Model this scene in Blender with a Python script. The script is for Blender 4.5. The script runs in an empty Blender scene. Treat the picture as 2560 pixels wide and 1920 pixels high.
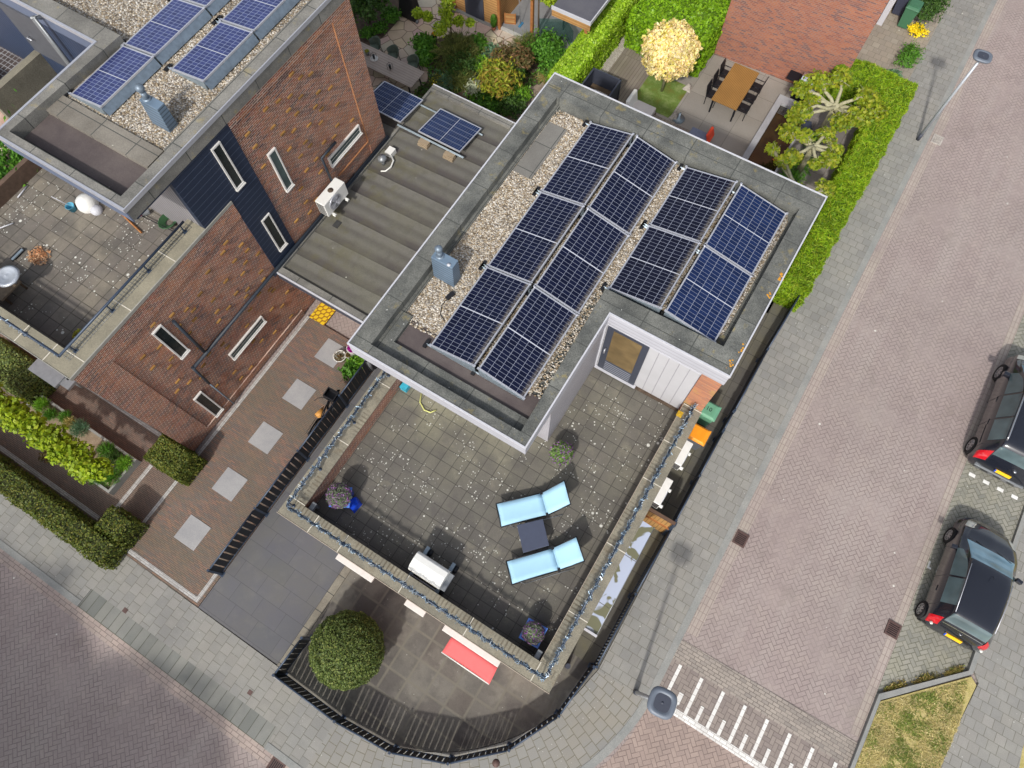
import bpy, math, random
import numpy as np
from mathutils import Vector, Matrix
R = math.radians
random.seed(7); rng = np.random.default_rng(11)
C = bpy.context.scene.collection
SC = bpy.context.scene
# ---------------------------------------------------------------- camera
FPX, HC = 1698.0, 22.0
_A = np.array([.8516, -.485, .1988]); _A /= np.linalg.norm(_A)
_V = np.array([-.0126, .3603, .9328]); _V -= _A*(_A@_V); _V /= np.linalg.norm(_V)
_B = np.cross(_V, _A); MC = np.array([_A, _B, _V])
cam = bpy.data.cameras.new('camera'); co = bpy.data.objects.new('camera', cam); C.objects.link(co)
cam.sensor_width = 36; cam.lens = FPX/2560*36; cam.clip_start = .1; cam.clip_end = 600
mw = Matrix.Identity(4)
for i in range(3):
    for j in range(3): mw[i][j] = MC[i][j]
mw[2][3] = HC
co.matrix_world = mw; SC.camera = co
SC.render.resolution_x = 1024; SC.render.resolution_y = 768
# ---------------------------------------------------------------- light
SUN = Vector((.16, -1.05, 1.0)).normalized()
world = bpy.data.worlds.new('World'); SC.world = world; world.use_nodes = True
wn = world.node_tree; bg = wn.nodes['Background']
sky = wn.nodes.new('ShaderNodeTexSky'); sky.sky_type = 'NISHITA'; sky.sun_disc = False
sky.sun_elevation = math.asin(SUN.z); sky.sun_rotation = math.atan2(SUN.x, SUN.y)
sky.air_density = 1.0; sky.dust_density = 2.5; sky.ozone_density = .8
bw = wn.nodes.new('ShaderNodeRGBToBW'); wn.links.new(sky.outputs[0], bw.inputs[0])
mxw = wn.nodes.new('ShaderNodeMix'); mxw.data_type = 'RGBA'; mxw.inputs[0].default_value = .65      # bright broken cloud whitens the sky light
wn.links.new(sky.outputs[0], mxw.inputs[6]); wn.links.new(bw.outputs[0], mxw.inputs[7]); wn.links.new(mxw.outputs[2], bg.inputs[0]); bg.inputs[1].default_value = .15
sl = bpy.data.lights.new('sun', 'SUN'); sl.energy = 2.05; sl.angle = R(2.2); sl.color = (1, .95, .87)
so = bpy.data.objects.new('sun', sl); C.objects.link(so); so.rotation_euler = SUN.to_track_quat('Z', 'Y').to_euler()
SC.view_settings.view_transform = 'Standard'; SC.view_settings.look = 'None'
SC.view_settings.exposure = .5; SC.view_settings.gamma = 1
# ---------------------------------------------------------------- helpers
def P(px, py, z=0.):
    """world point at height z seen at photo pixel (2560 wide): used to read off measured positions"""
    d = MC @ np.array([(px-1280)/FPX, -(py-960)/FPX, -1.]); t = (z-HC)/d[2]
    return (d[0]*t, d[1]*t, z)
def thing(name, label, cat, loc=(0, 0, 0), rz=0, group=None, rot=None):
    o = bpy.data.objects.new(name, None); C.objects.link(o); o.location = loc
    o.rotation_euler = rot or (0, 0, rz); o.empty_display_size = .2
    o['label'] = label; o['category'] = cat
    if group: o['group'] = group
    return o
def tag(o, label, cat, group=None):
    o['label'] = label; o['category'] = cat
    if group: o['group'] = group
    return o
class MB:
    def __init__(s): s.v = []; s.f = []; s.sm = []; s.uv = {}
    def add(s, vs, fs, smooth=False, uvs=None):
        n = len(s.v); s.v += [tuple(map(float, p)) for p in vs]
        for k, f in enumerate(fs):
            if uvs: s.uv[len(s.f)] = uvs[k]
            s.f.append(tuple(n+i for i in f)); s.sm.append(smooth)
        return s
    def box(s, x0, y0, z0, x1, y1, z1):
        if x0 > x1: x0, x1 = x1, x0
        if y0 > y1: y0, y1 = y1, y0
        return s.prism([(x0, y0), (x1, y0), (x1, y1), (x0, y1)], z0, z1)
    def prism(s, pts, z0, z1, top=None):
        n = len(pts); a = sum(pts[i][0]*pts[(i+1) % n][1]-pts[(i+1) % n][0]*pts[i][1] for i in range(n))
        if a < 0: pts = pts[::-1]; top = top[::-1] if top else None
        t = top or pts
        vs = [(p[0], p[1], z0) for p in pts]+[(p[0], p[1], z1) for p in t]
        fs = [tuple(range(n))[::-1], tuple(range(n, 2*n))]+[(i, (i+1) % n, n+(i+1) % n, n+i) for i in range(n)]
        return s.add(vs, fs)
    def obox(s, c, h, ax=None):
        """box from centre, half sizes, 3x3 axes"""
        ax = ax or ((1, 0, 0), (0, 1, 0), (0, 0, 1)); c = Vector(c); A = [Vector(a).normalized() for a in ax]
        vs = []
        for k in (-1, 1):
            for x, y in ((-1, -1), (1, -1), (1, 1), (-1, 1)): vs.append(c+A[0]*(h[0]*x)+A[1]*(h[1]*y)+A[2]*(h[2]*k))
        return s.add(vs, [(3, 2, 1, 0), (4, 5, 6, 7), (0, 1, 5, 4), (1, 2, 6, 5), (2, 3, 7, 6), (3, 0, 4, 7)])
    def tube(s, pts, r, n=8, caps=True, smooth=True):
        pts = [Vector(p) for p in pts]; rr = r if isinstance(r, (list, tuple)) else [r]*len(pts)
        vs = []; up0 = None
        for i, p in enumerate(pts):
            d = (pts[min(i+1, len(pts)-1)]-pts[max(i-1, 0)]).normalized()
            if up0 is None: up0 = Vector((0, 0, 1)) if abs(d.z) < .9 else Vector((1, 0, 0))
            a = d.cross(up0).normalized(); b = a.cross(d).normalized(); up0 = b
            for k in range(n):
                t = 2*math.pi*k/n; vs.append(p+a*(math.cos(t)*rr[i])+b*(math.sin(t)*rr[i]))
        fs = []
        for i in range(len(pts)-1):
            for k in range(n): fs.append((i*n+k, i*n+(k+1) % n, (i+1)*n+(k+1) % n, (i+1)*n+k))
        s.add(vs, fs, smooth)
        if caps:
            m = len(s.v)-len(vs); s.f.append(tuple(m+k for k in range(n))[::-1]); s.sm.append(False)
            s.f.append(tuple(m+(len(pts)-1)*n+k for k in range(n))); s.sm.append(False)
        return s
    def lathe(s, prof, c=(0, 0, 0), n=20, smooth=True, axis='z'):
        vs = []
        for r, z in prof:
            for k in range(n):
                t = 2*math.pi*k/n
                q = (r*math.cos(t), r*math.sin(t), z) if axis == 'z' else (z, r*math.cos(t), r*math.sin(t))
                vs.append((c[0]+q[0], c[1]+q[1], c[2]+q[2]))
        fs = [(i*n+k, i*n+(k+1) % n, (i+1)*n+(k+1) % n, (i+1)*n+k) for i in range(len(prof)-1) for k in range(n)]
        return s.add(vs, fs, smooth)
    def build(s, name, mat, parent=None, bevel=0, kind=None):
        me = bpy.data.meshes.new(name); me.from_pydata(s.v, [], s.f); me.polygons.foreach_set('use_smooth', s.sm)
        if s.uv:
            ul = me.uv_layers.new(name='UVMap')
            for p in me.polygons:
                if p.index in s.uv:
                    for li, q in zip(p.loop_indices, s.uv[p.index]): ul.data[li].uv = q
        me.materials.append(mat); me.update()
        o = bpy.data.objects.new(name, me); C.objects.link(o)
        if parent is not None: o.parent = parent
        if bevel:
            b = o.modifiers.new('bevel', 'BEVEL'); b.width = bevel; b.segments = 2; b.limit_method = 'ANGLE'
        if kind: o['kind'] = kind
        return o
def copy_tree(o, parent=None):
    c = o.copy(); C.objects.link(c); c.parent = parent
    for ch in list(o.children): copy_tree(ch, c)
    return c
# ---------------------------------------------------------------- materials
def rgb(c): return (c[0], c[1], c[2], 1)
def srgb(r, g, b):
    f = lambda v: ((v/255+.055)/1.055)**2.4 if v > 10 else v/255/12.92
    return (f(r), f(g), f(b))
class G:
    def __init__(s, name, rough=.85, spec=.3):
        s.m = bpy.data.materials.new(name); s.m.use_nodes = True; s.t = s.m.node_tree; s.b = s.t.nodes['Principled BSDF']
        s.b.inputs['Roughness'].default_value = rough; s.b.inputs['Specular IOR Level'].default_value = spec
    def put(s, sock, v):
        if isinstance(v, bpy.types.NodeSocket): s.t.links.new(v, sock)
        elif isinstance(v, (tuple, list)): sock.default_value = rgb(v) if len(sock.default_value) == 4 else v
        else: sock.default_value = v
    def M(s, op, a, b=0., c=0.):
        n = s.t.nodes.new('ShaderNodeMath'); n.operation = op
        s.put(n.inputs[0], a); s.put(n.inputs[1], b); s.put(n.inputs[2], c); return n.outputs[0]
    def mix(s, f, a, b, mode='MIX'):
        n = s.t.nodes.new('ShaderNodeMix'); n.data_type = 'RGBA'; n.blend_type = mode
        s.put(n.inputs[0], f); s.put(n.inputs[6], a); s.put(n.inputs[7], b); return n.outputs[2]
    def vec(s, x, y, z=0.):
        n = s.t.nodes.new('ShaderNodeCombineXYZ'); s.put(n.inputs[0], x); s.put(n.inputs[1], y); s.put(n.inputs[2], z); return n.outputs[0]
    def pos(s, obj=False):
        if obj: n = s.t.nodes.new('ShaderNodeTexCoord'); v = n.outputs['Object']
        else: n = s.t.nodes.new('ShaderNodeNewGeometry'); v = n.outputs['Position']
        q = s.t.nodes.new('ShaderNodeSeparateXYZ'); s.t.links.new(v, q.inputs[0]); s.P = v
        return q.outputs[0], q.outputs[1], q.outputs[2]
    def uv(s, plane='xy', ang=0, off=(0, 0), obj=False):
        x, y, z = s.pos(obj); d = {'x': x, 'y': y, 'z': z}; u, v = d[plane[0]], d[plane[1]]
        if off != (0, 0): u = s.M('SUBTRACT', u, off[0]); v = s.M('SUBTRACT', v, off[1])
        if ang:
            c, k = math.cos(R(ang)), math.sin(R(ang))
            u, v = s.M('ADD', s.M('MULTIPLY', u, c), s.M('MULTIPLY', v, k)), s.M('SUBTRACT', s.M('MULTIPLY', v, c), s.M('MULTIPLY', u, k))
        return u, v
    def noise(s, scale, detail=3, rough=.6, vec=None, dist=0):
        n = s.t.nodes.new('ShaderNodeTexNoise'); n.inputs['Scale'].default_value = scale; n.inputs['Detail'].default_value = detail
        n.inputs['Roughness'].default_value = rough; n.inputs['Distortion'].default_value = dist
        s.t.links.new(vec or s.P, n.inputs['Vector']); return n.outputs[0]
    def rnd(s, v):
        n = s.t.nodes.new('ShaderNodeTexWhiteNoise'); n.noise_dimensions = '3D'; s.put(n.inputs[0], v); return n.outputs[0]
    def map(s, v, a, b, c=0., d=1.):
        n = s.t.nodes.new('ShaderNodeMapRange'); n.clamp = True; s.put(n.inputs[0], v)
        for i, q in enumerate((a, b, c, d)): s.put(n.inputs[i+1], q)
        return n.outputs[0]
    def ramp(s, v, cols, const=False):
        n = s.t.nodes.new('ShaderNodeValToRGB'); e = n.color_ramp.elements; k = len(cols)
        n.color_ramp.interpolation = 'CONSTANT' if const else 'LINEAR'
        while len(e) < k: e.new(.5)
        for i, c in enumerate(cols): e[i].position = i/(k if const else k-1); e[i].color = rgb(c)
        s.put(n.inputs[0], v); return n.outputs[0]
    def voro(s, scale, feature='F1', vec=None, rand=1):
        n = s.t.nodes.new('ShaderNodeTexVoronoi'); n.feature = feature; n.inputs['Scale'].default_value = scale
        n.inputs['Randomness'].default_value = rand; s.t.links.new(vec or s.P, n.inputs['Vector']); return n
    # patterns -> (mask 1 on the unit / 0 in the joint, random 0..1 per unit)
    def tiles(s, u, v, w, h, stag=.5, joint=.008, soft=.008):
        vr = s.M('DIVIDE', v, h); row = s.M('FLOOR', vr)
        ur = s.M('ADD', s.M('DIVIDE', u, w), s.M('MULTIPLY', row, stag)); col = s.M('FLOOR', ur)
        fu = s.M('SUBTRACT', ur, col); fv = s.M('SUBTRACT', vr, row)
        du = s.M('MULTIPLY', s.M('MINIMUM', fu, s.M('SUBTRACT', 1, fu)), w)
        dv = s.M('MULTIPLY', s.M('MINIMUM', fv, s.M('SUBTRACT', 1, fv)), h)
        d = s.M('MINIMUM', du, dv)
        return s.map(d, joint/2, joint/2+soft), s.rnd(s.vec(col, row, 3.3))
    def herring(s, u, v, w=.1, joint=.006, soft=.008):
        uu, vv = s.M('DIVIDE', u, w), s.M('DIVIDE', v, w); i, j = s.M('FLOOR', uu), s.M('FLOOR', vv)
        fx, fy = s.M('SUBTRACT', uu, i), s.M('SUBTRACT', vv, j); m = s.M('FLOORED_MODULO', s.M('SUBTRACT', i, j), 4)
        m = s.M('ROUND', m); h = s.M('LESS_THAN', m, 1.5); m1 = s.M('COMPARE', m, 1, .1); m2 = s.M('COMPARE', m, 2, .1)
        lerp = lambda t, a, b: s.M('ADD', s.M('MULTIPLY', t, a), s.M('MULTIPLY', s.M('SUBTRACT', 1, t), b))
        a = lerp(h, s.M('ADD', fx, m1), s.M('ADD', fy, m2)); b = lerp(h, fy, fx)
        d = s.M('MINIMUM', s.M('MINIMUM', a, s.M('SUBTRACT', 2, a)), s.M('MINIMUM', b, s.M('SUBTRACT', 1, b)))
        d = s.M('MULTIPLY', d, w)
        return s.map(d, joint/2, joint/2+soft), s.rnd(s.vec(s.M('SUBTRACT', i, m1), s.M('SUBTRACT', j, m2), s.M('ADD', h, .5)))
    def spots(s, col, scale, size, c=(.62, .62, .58), dens=.5, dn=.6):
        v = s.voro(scale); r = s.t.nodes.new('ShaderNodeSeparateColor'); s.t.links.new(v.outputs['Color'], r.inputs[0])
        pick = s.M('MULTIPLY', s.M('MULTIPLY', s.M('GREATER_THAN', r.outputs[0], 1-dens), s.map(r.outputs[1], 0, 1, .35, 1)), s.map(s.noise(dn, 3), .45, .55))
        rad = s.M('MULTIPLY', pick, size*scale)
        k = s.map(s.M('SUBTRACT', rad, v.outputs['Distance']), 0, .12*size*scale+.01)
        return s.mix(k, col, c)
    def grime(s, col, scale=1., amt=.3, c=(.3, .3, .3), lo=.45, hi=.7):
        return s.mix(s.M('MULTIPLY', s.map(s.noise(scale, 4), lo, hi), amt), col, c)
    def speck(s, col, scale=90, amt=.25):
        n = s.map(s.noise(scale, 2, .7), .3, .7, 1-amt, 1+amt); return s.mul(col, n)
    def mul(s, col, f):
        n = s.t.nodes.new('ShaderNodeVectorMath'); n.operation = 'SCALE'; s.put(n.inputs[0], col); s.put(n.inputs['Scale'], f); return n.outputs[0]
    def bump(s, h, strength=.4, dist=.01):
        n = s.t.nodes.new('ShaderNodeBump'); n.inputs['Strength'].default_value = strength; n.inputs['Distance'].default_value = dist
        s.put(n.inputs['Height'], h); s.t.links.new(n.outputs[0], s.b.inputs['Normal'])
    def out(s, col): s.put(s.b.inputs['Base Color'], col); return s.m
def plain(name, c, rough=.6, metal=0., var=.12, scale=8, spec=.4, coat=0):
    g = G(name, rough, spec); g.pos(True); g.b.inputs['Metallic'].default_value = metal
    if coat: g.b.inputs['Coat Weight'].default_value = coat; g.b.inputs['Coat Roughness'].default_value = .05
    return g.out(g.mul(c, g.map(g.noise(scale, 4), .3, .7, 1-var, 1+var)))
def paving(name, kind, w, h, cols, joint, plane='xy', ang=0, off=(0, 0), stag=.5, jw=.012, grime=None, spots=None, var=.2, speck=.15, rough=.88, bump=.3, soft=.008, extra=None, worn=.45):
    g = G(name, rough); u, v = g.uv(plane, ang, off)
    mk, r = g.herring(u, v, w, jw, soft) if kind == 'h' else g.tiles(u, v, w, h, stag, jw, soft)
    c = g.ramp(r, cols); c = g.mul(c, g.map(g.noise(.5, 4), .3, .7, 1-var, 1+var))
    if extra: c = extra(g, c)
    for gr in (grime or []): c = g.grime(c, *gr)
    c = g.speck(c, 70, speck)
    if kind == 'h' and name == 'road_clinker': mk = g.M('MAXIMUM', mk, g.M('MULTIPLY', g.map(g.noise(.6, 4), .46, .6), .75))
    if worn: mk = g.M('MAXIMUM', mk, g.M('MULTIPLY', g.map(g.noise(1.9, 4, .7), .44, .6), worn))
    c = g.mix(mk, joint, c)
    for sp in (spots or []): c = g.spots(c, *sp)
    if bump: g.bump(mk, bump, .006)
    return g.out(c)
# ---------------------------------------------------------------- setting materials
M = {}
def roadx(g, c):
    x, y, z = g.pos(); v = g.vec(g.M('MULTIPLY', x, 1.3), g.M('MULTIPLY', y, .16)); n = g.noise(1., 3, vec=v)
    c = g.mix(g.M('MULTIPLY', g.map(n, .48, .68), .45), c, srgb(168, 159, 154))
    c = g.mix(g.M('MULTIPLY', g.map(g.noise(.9, 5, .7), .56, .7), .4), c, srgb(128, 118, 112))
    return c
def sandx(g, c):
    return c
M['road'] = paving('road_clinker', 'h', .126, 0, [srgb(150, 137, 134), srgb(157, 144, 141), srgb(153, 140, 137), srgb(160, 147, 143), srgb(154, 141, 138)], srgb(118, 106, 104), ang=45+3, var=.09, jw=.006, soft=.012,
    grime=[(.25, .4, srgb(140, 134, 128), .4, .7), (1.6, .25, srgb(176, 164, 152), .5, .8)], spots=[(3, .05, srgb(205, 203, 195), .2)], extra=roadx)
M['course'] = paving('road_course', 't', .25, .12, [srgb(156, 144, 138), srgb(170, 154, 146), srgb(152, 138, 133)], srgb(118, 105, 101), var=.12, jw=.010, grime=[(.7, .4, srgb(170, 160, 148), .4, .7)])
M['courseY'] = paving('road_course_long', 't', .115, .25, [srgb(158, 145, 140), srgb(165, 153, 147), srgb(152, 140, 136)], srgb(134, 122, 118), var=.12, jw=.010, stag=0, grime=[(.7, .5, srgb(172, 164, 150), .35, .65)])
sw = [srgb(138, 137, 133), srgb(143, 142, 138), srgb(134, 133, 130), srgb(140, 138, 133), srgb(146, 144, 140)]
swo = dict(worn=.6, joint=srgb(104, 102, 92), jw=.007, var=.1, speck=.2, grime=[(.5, .35, srgb(140, 136, 124), .45, .7), (2.5, .3, srgb(168, 167, 160), .5, .8)],
    spots=[(5, .03, srgb(196, 196, 188), .3), (14, .016, srgb(190, 190, 184), .35)])
M['walkY'] = paving('pavement_tiles_side', 't', .3, .3, sw, off=(2.35, .1), **swo)
M['walkX'] = paving('pavement_tiles_front', 't', .3, .325, sw, ang=90, off=(-3.5, -4.3), **dict(swo, spots=[(16, .012, srgb(190, 190, 184), .3)]))
def polar(name, cx, cy):
    g = G(name, .88); x, y, z = g.pos(); dx, dy = g.M('SUBTRACT', x, cx), g.M('SUBTRACT', y, cy)
    r = g.M('SQRT', g.M('ADD', g.M('MULTIPLY', dx, dx), g.M('MULTIPLY', dy, dy))); th = g.M('MULTIPLY', g.M('ARCTAN2', dy, dx), 7.)
    mk, rr = g.tiles(r, th, .3, .31, .5, .012); c = g.ramp(rr, sw); c = g.speck(c, 70, .16); c = g.grime(c, .5, .35, srgb(150, 140, 120), .45, .7)
    c = g.mix(mk, srgb(112, 108, 94), c); c = g.spots(c, 14, .014, srgb(198, 198, 190), .4); g.bump(mk, .3, .006); return g.out(c)
M['walkC'] = polar('pavement_tiles_corner', -3.55, 1.35)
def conc(name, a, b, spots=None, yellow=0, speck=.3, rough=.9, scale=1.3, joint=None, plane='xy'):
    g = G(name, rough); u, v = g.uv(plane); c = g.mix(g.map(g.noise(scale, 5, .65), .35, .65), a, b); c = g.speck(c, 45, speck)
    if yellow: c = g.mix(g.M('MULTIPLY', g.map(g.noise(3.1, 4), .6, .72), yellow), c, srgb(168, 150, 78))
    if joint:
        mk, r = g.tiles(u, v, joint[0], joint[1], 0, .014, .01); c = g.mix(mk, srgb(70, 72, 70), g.mul(c, g.map(r, 0, 1, .88, 1.1)))
    for sp in (spots or []): c = g.spots(c, *sp)
    g.bump(g.noise(60, 3), .25, .01); return g.out(c)
M['kerb'] = conc('kerb_concrete', srgb(134, 136, 134), srgb(150, 150, 146), speck=.15)
M['slab'] = paving('ramp_slabs', 't', .305, .62, [srgb(112, 114, 110), srgb(124, 125, 121), srgb(132, 132, 126)], srgb(84, 84, 74), off=(-12.3, -6.23), stag=0, jw=.014, var=.15, grime=[(.8, .5, srgb(146, 145, 138), .45, .7)])
M['drive'] = paving('drive_clinker', 't', .21, .052, [srgb(112, 98, 92), srgb(142, 110, 98), srgb(112, 108, 104), srgb(150, 116, 96), srgb(124, 108, 102), srgb(106, 100, 99), srgb(152, 114, 100), srgb(120, 108, 96)], srgb(96, 84, 76), stag=.37, jw=.008, soft=.012, var=.12,
    grime=[(.35, .7, srgb(114, 108, 92), .40, .62)])
M['yard'] = paving('yard_clinker', 't', .21, .052, [srgb(112, 96, 88), srgb(124, 104, 94), srgb(108, 98, 92), srgb(134, 110, 98), srgb(116, 100, 94)], srgb(88, 76, 70), stag=.37, jw=.008, soft=.012, var=.12, grime=[(.35, .6, srgb(132, 118, 104), .42, .66)])
M['anth'] = paving('anthracite_tiles', 't', .9, .6, [srgb(97, 97, 103), srgb(101, 101, 106), srgb(95, 96, 100)], srgb(80, 80, 84), off=(-9.05, -4.2), stag=.33, jw=.006, var=.06, speck=.06,
    grime=[(.5, .55, srgb(104, 102, 92), .42, .68), (1.8, .25, srgb(126, 124, 118), .52, .75)], rough=.7, bump=.15)
M['patio'] = paving('patio_tiles', 't', .66, .66, [srgb(102, 99, 94), srgb(112, 108, 102), srgb(95, 92, 89), srgb(106, 100, 94), srgb(82, 79, 78), srgb(104, 100, 95)], srgb(118, 114, 104), ang=0, off=(-5.7, -.6), stag=0, jw=.02, soft=.04, var=.15, speck=.14,
    grime=[(.6, .8, srgb(136, 132, 122), .46, .66), (2.2, .45, srgb(78, 74, 71), .5, .7), (1.5, .6, srgb(150, 146, 136), .6, .75)], spots=[(4, .028, srgb(190, 189, 180), .35), (9, .016, srgb(180, 178, 170), .4)], bump=.12)
M['patioedge'] = conc('patio_edging', srgb(118, 112, 102), srgb(150, 145, 132), spots=[(9, .02, srgb(190, 189, 180), .3)], joint=(.5, .6), speck=.15)
M['pass'] = paving('passage_tiles', 't', .62, .62, [srgb(92, 90, 86), srgb(100, 98, 90), srgb(84, 82, 80)], srgb(66, 64, 60), off=(1.15, 0), stag=0, jw=.012, var=.14, grime=[(.7, .6, srgb(110, 106, 84), .45, .65)])
M['white_paint'] = paving('white_marking_bricks', 't', .2, .1, [srgb(226, 226, 222), srgb(208, 206, 202), srgb(232, 231, 228)], srgb(160, 152, 146), stag=.5, jw=.008, var=.05, bump=.1)
M['white_paintY'] = paving('white_marking_bricks_long', 't', 40, .2, [srgb(222, 222, 218), srgb(212, 210, 206), srgb(228, 227, 224)], srgb(170, 162, 156), off=(-10, .93), stag=0, jw=.006, var=.05, bump=.1)
M['hump'] = paving('speed_table_clinker', 't', .2, .1, [srgb(150, 142, 134), srgb(162, 153, 144), srgb(140, 133, 127)], srgb(106, 98, 92), jw=.010, var=.1)
M['humpdark'] = paving('speed_table_darker_clinker', 'h', .126, 0, [srgb(138, 128, 122), srgb(148, 138, 131), srgb(130, 120, 116)], srgb(104, 95, 90), ang=90, jw=.010, var=.12)
M['road2'] = paving('junction_clinker', 'h', .126, 0, [srgb(156, 139, 131), srgb(163, 146, 137), srgb(150, 134, 127)], srgb(116, 102, 96), ang=45, jw=.010, var=.12)
M['park'] = paving('parking_clinker', 'h', .126, 0, [srgb(138, 137, 128), srgb(148, 146, 136), srgb(128, 128, 121)], srgb(100, 100, 86), ang=45, jw=.012, var=.12, grime=[(1.2, .4, srgb(150, 146, 124), .5, .7)], spots=[(10, .02, srgb(190, 190, 180), .3)])
M['sets'] = paving('white_edging_bricks', 't', .2, .06, [srgb(176, 174, 172), srgb(188, 187, 184), srgb(160, 158, 156)], srgb(132, 126, 122), jw=.008, var=.1)
M['setsY'] = paving('white_edging_bricks_long', 't', .06, .2, [srgb(176, 174, 172), srgb(188, 187, 184), srgb(160, 158, 156)], srgb(132, 126, 122), stag=0, jw=.008, var=.1)
M['stoneplate'] = conc('stone_plate', srgb(150, 150, 152), srgb(164, 163, 163), speck=.1)
M['soil'] = conc('soil', srgb(72, 60, 50), srgb(96, 82, 70), speck=.4, scale=5)
M['dirtpath'] = conc('dirt_path', srgb(126, 112, 100), srgb(148, 134, 120), speck=.25, scale=3)
def flag():
    g = G('flagstones', .85); g.pos(); n = g.noise(1.2, 2); sc = g.t.nodes.new('ShaderNodeVectorMath'); sc.operation = 'MULTIPLY_ADD'
    v = g.voro(1.7, 'DISTANCE_TO_EDGE'); v2 = g.voro(1.7); c = g.mix(.5, g.ramp(g.noise(1.5, 4), [srgb(166, 148, 130), srgb(198, 180, 160), srgb(182, 166, 148)]), v2.outputs['Color'], 'SOFT_LIGHT')
    c = g.mix(.75, c, g.ramp(g.noise(2.6, 4), [srgb(160, 143, 126), srgb(206, 188, 168)])); k = g.map(v.outputs['Distance'], .012, .035); return g.out(g.mix(k, srgb(112, 98, 86), g.speck(c, 60, .1)))
M['flag'] = flag()
M['bigtile'] = paving('garden_slabs', 't', 1.15, 1.15, [srgb(142, 137, 130), srgb(150, 145, 138), srgb(136, 131, 125)], srgb(112, 107, 100), off=(-5.2, 14), stag=0, jw=.014, var=.08, grime=[(.6, .3, srgb(128, 120, 108), .45, .7)], bump=.1)
M['bigtile2'] = paving('garden_tiles', 't', .62, .62, [srgb(128, 122, 118), srgb(136, 130, 126), srgb(122, 117, 113)], srgb(104, 98, 92), off=(.5, 14), stag=0, jw=.01, var=.08)
M['nbtile'] = paving('neighbour_tiles', 't', .3, .3, [srgb(150, 140, 128), srgb(142, 134, 124), srgb(156, 148, 136)], srgb(122, 114, 100), ang=0, jw=.01, var=.1, grime=[(.8, .4, srgb(164, 154, 136), .45, .7)], spots=[(6, .03, srgb(210, 206, 196), .3)])
M['deckwood'] = paving('weathered_deck_boards', 't', .14, 3.2, [srgb(130, 120, 110), srgb(120, 111, 104), srgb(140, 131, 120)], srgb(92, 84, 78), jw=.01, var=.15, ang=0, grime=[(.8, .4, srgb(116, 112, 88), .45, .7)])
M['pebble'] = conc('pebble_strip', srgb(150, 142, 134), srgb(176, 170, 160), speck=.5, scale=12)
M['moss'] = None
def mossm():
    g = G('moss', .95); g.pos(); c = g.ramp(g.noise(2.2, 5), [srgb(132, 92, 48), srgb(108, 100, 44), srgb(100, 122, 56), srgb(140, 152, 96), srgb(116, 132, 64)]); return g.out(g.speck(c, 60, .35))
M['moss'] = mossm()
def grassm():
    g = G('dry_grass_ground', .95); g.pos(); c = g.ramp(g.noise(4.5, 6, .7), [srgb(84, 100, 40), srgb(120, 122, 58), srgb(168, 156, 98), srgb(184, 170, 116), srgb(142, 126, 104), srgb(176, 162, 108)]); return g.out(g.speck(c, 50, .4))
M['grassg'] = grassm()
# ---------------------------------------------------------------- setting geometry
def S(name, mb, mat): return mb.build(name, mat, kind='structure')
S('ground', MB().box(-90, -60, -.4, 90, 90, -.12), conc('ground_earth', srgb(120, 112, 100), srgb(140, 134, 124)))
Z0 = -.08
S('road', MB().box(-60, -40, -.115, 60, 70, Z0), M['road'])
S('road_edge_band', MB().box(4.08, 3.0, -.1, 4.42, 60, Z0+.004), M['courseY'])
S('road_edge_band', MB().box(-60, -6.58, -.1, -3.0, -6.24, Z0+.004), M['course'])
S('road_edge_band', MB().box(9.3, 3.0, -.1, 9.58, 60, Z0+.004), M['courseY'])
S('parking_bay', MB().prism([(9.58, 4.2), (9.6, 4.35), (11.75, 6.5), (11.75, 60), (9.58, 60)], -.1, Z0+.012), M['park'])
# speed table and junction
S('junction_paving', MB().prism([(4.05, .95), (3.97, -.4), (3.72, -1.3), (3.0, -2.8), (1.6, -4.6), (-1, -6.0), (-3, -6.3), (-3, -30), (40, -30), (40, .95)], -.1, Z0+.004), M['road2'])
S('speed_table', MB().prism([(4.05, .74), (40, .74), (40, 2.12), (4.05, 2.12)], -.1, Z0+.012), M['humpdark'])
S('speed_table_edge', MB().prism([(4.05, 2.12), (40, 2.12), (40, 3.6), (4.05, 2.72)], -.1, Z0+.016), M['hump'])
mk = MB(); mk.box(4.72, .73, -.09, 40, .93, Z0+.020)
S('white_road_marking', mk, M['white_paint'])
mk = MB()
for k in range(8):
    x = 4.34+.702*k; mk.box(x-.05, .935, -.09, x+.05, 2.06, Z0+.021)
    if k: mk.box(x-.35-.05, .935, -.09, x-.35+.05, 1.38, Z0+.021)
    else: mk.box(4.68, 1.05, -.09, 4.78, 1.38, Z0+.0215)
S('white_road_marking', mk, M['white_paintY'])
mk = MB()
for k in range(5): mk.box(9.78+.465*k, 12.18, -.09, 9.98+.465*k, 12.30, Z0+.017)
mk.box(9.62, 8.62, -.09, 9.74, 8.68, Z0+.017); mk.box(9.62, 8.68, -.09, 9.67, 8.86, Z0+.0172)
S('white_road_marking', mk, plain('marking_white', srgb(225, 225, 222)))
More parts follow.
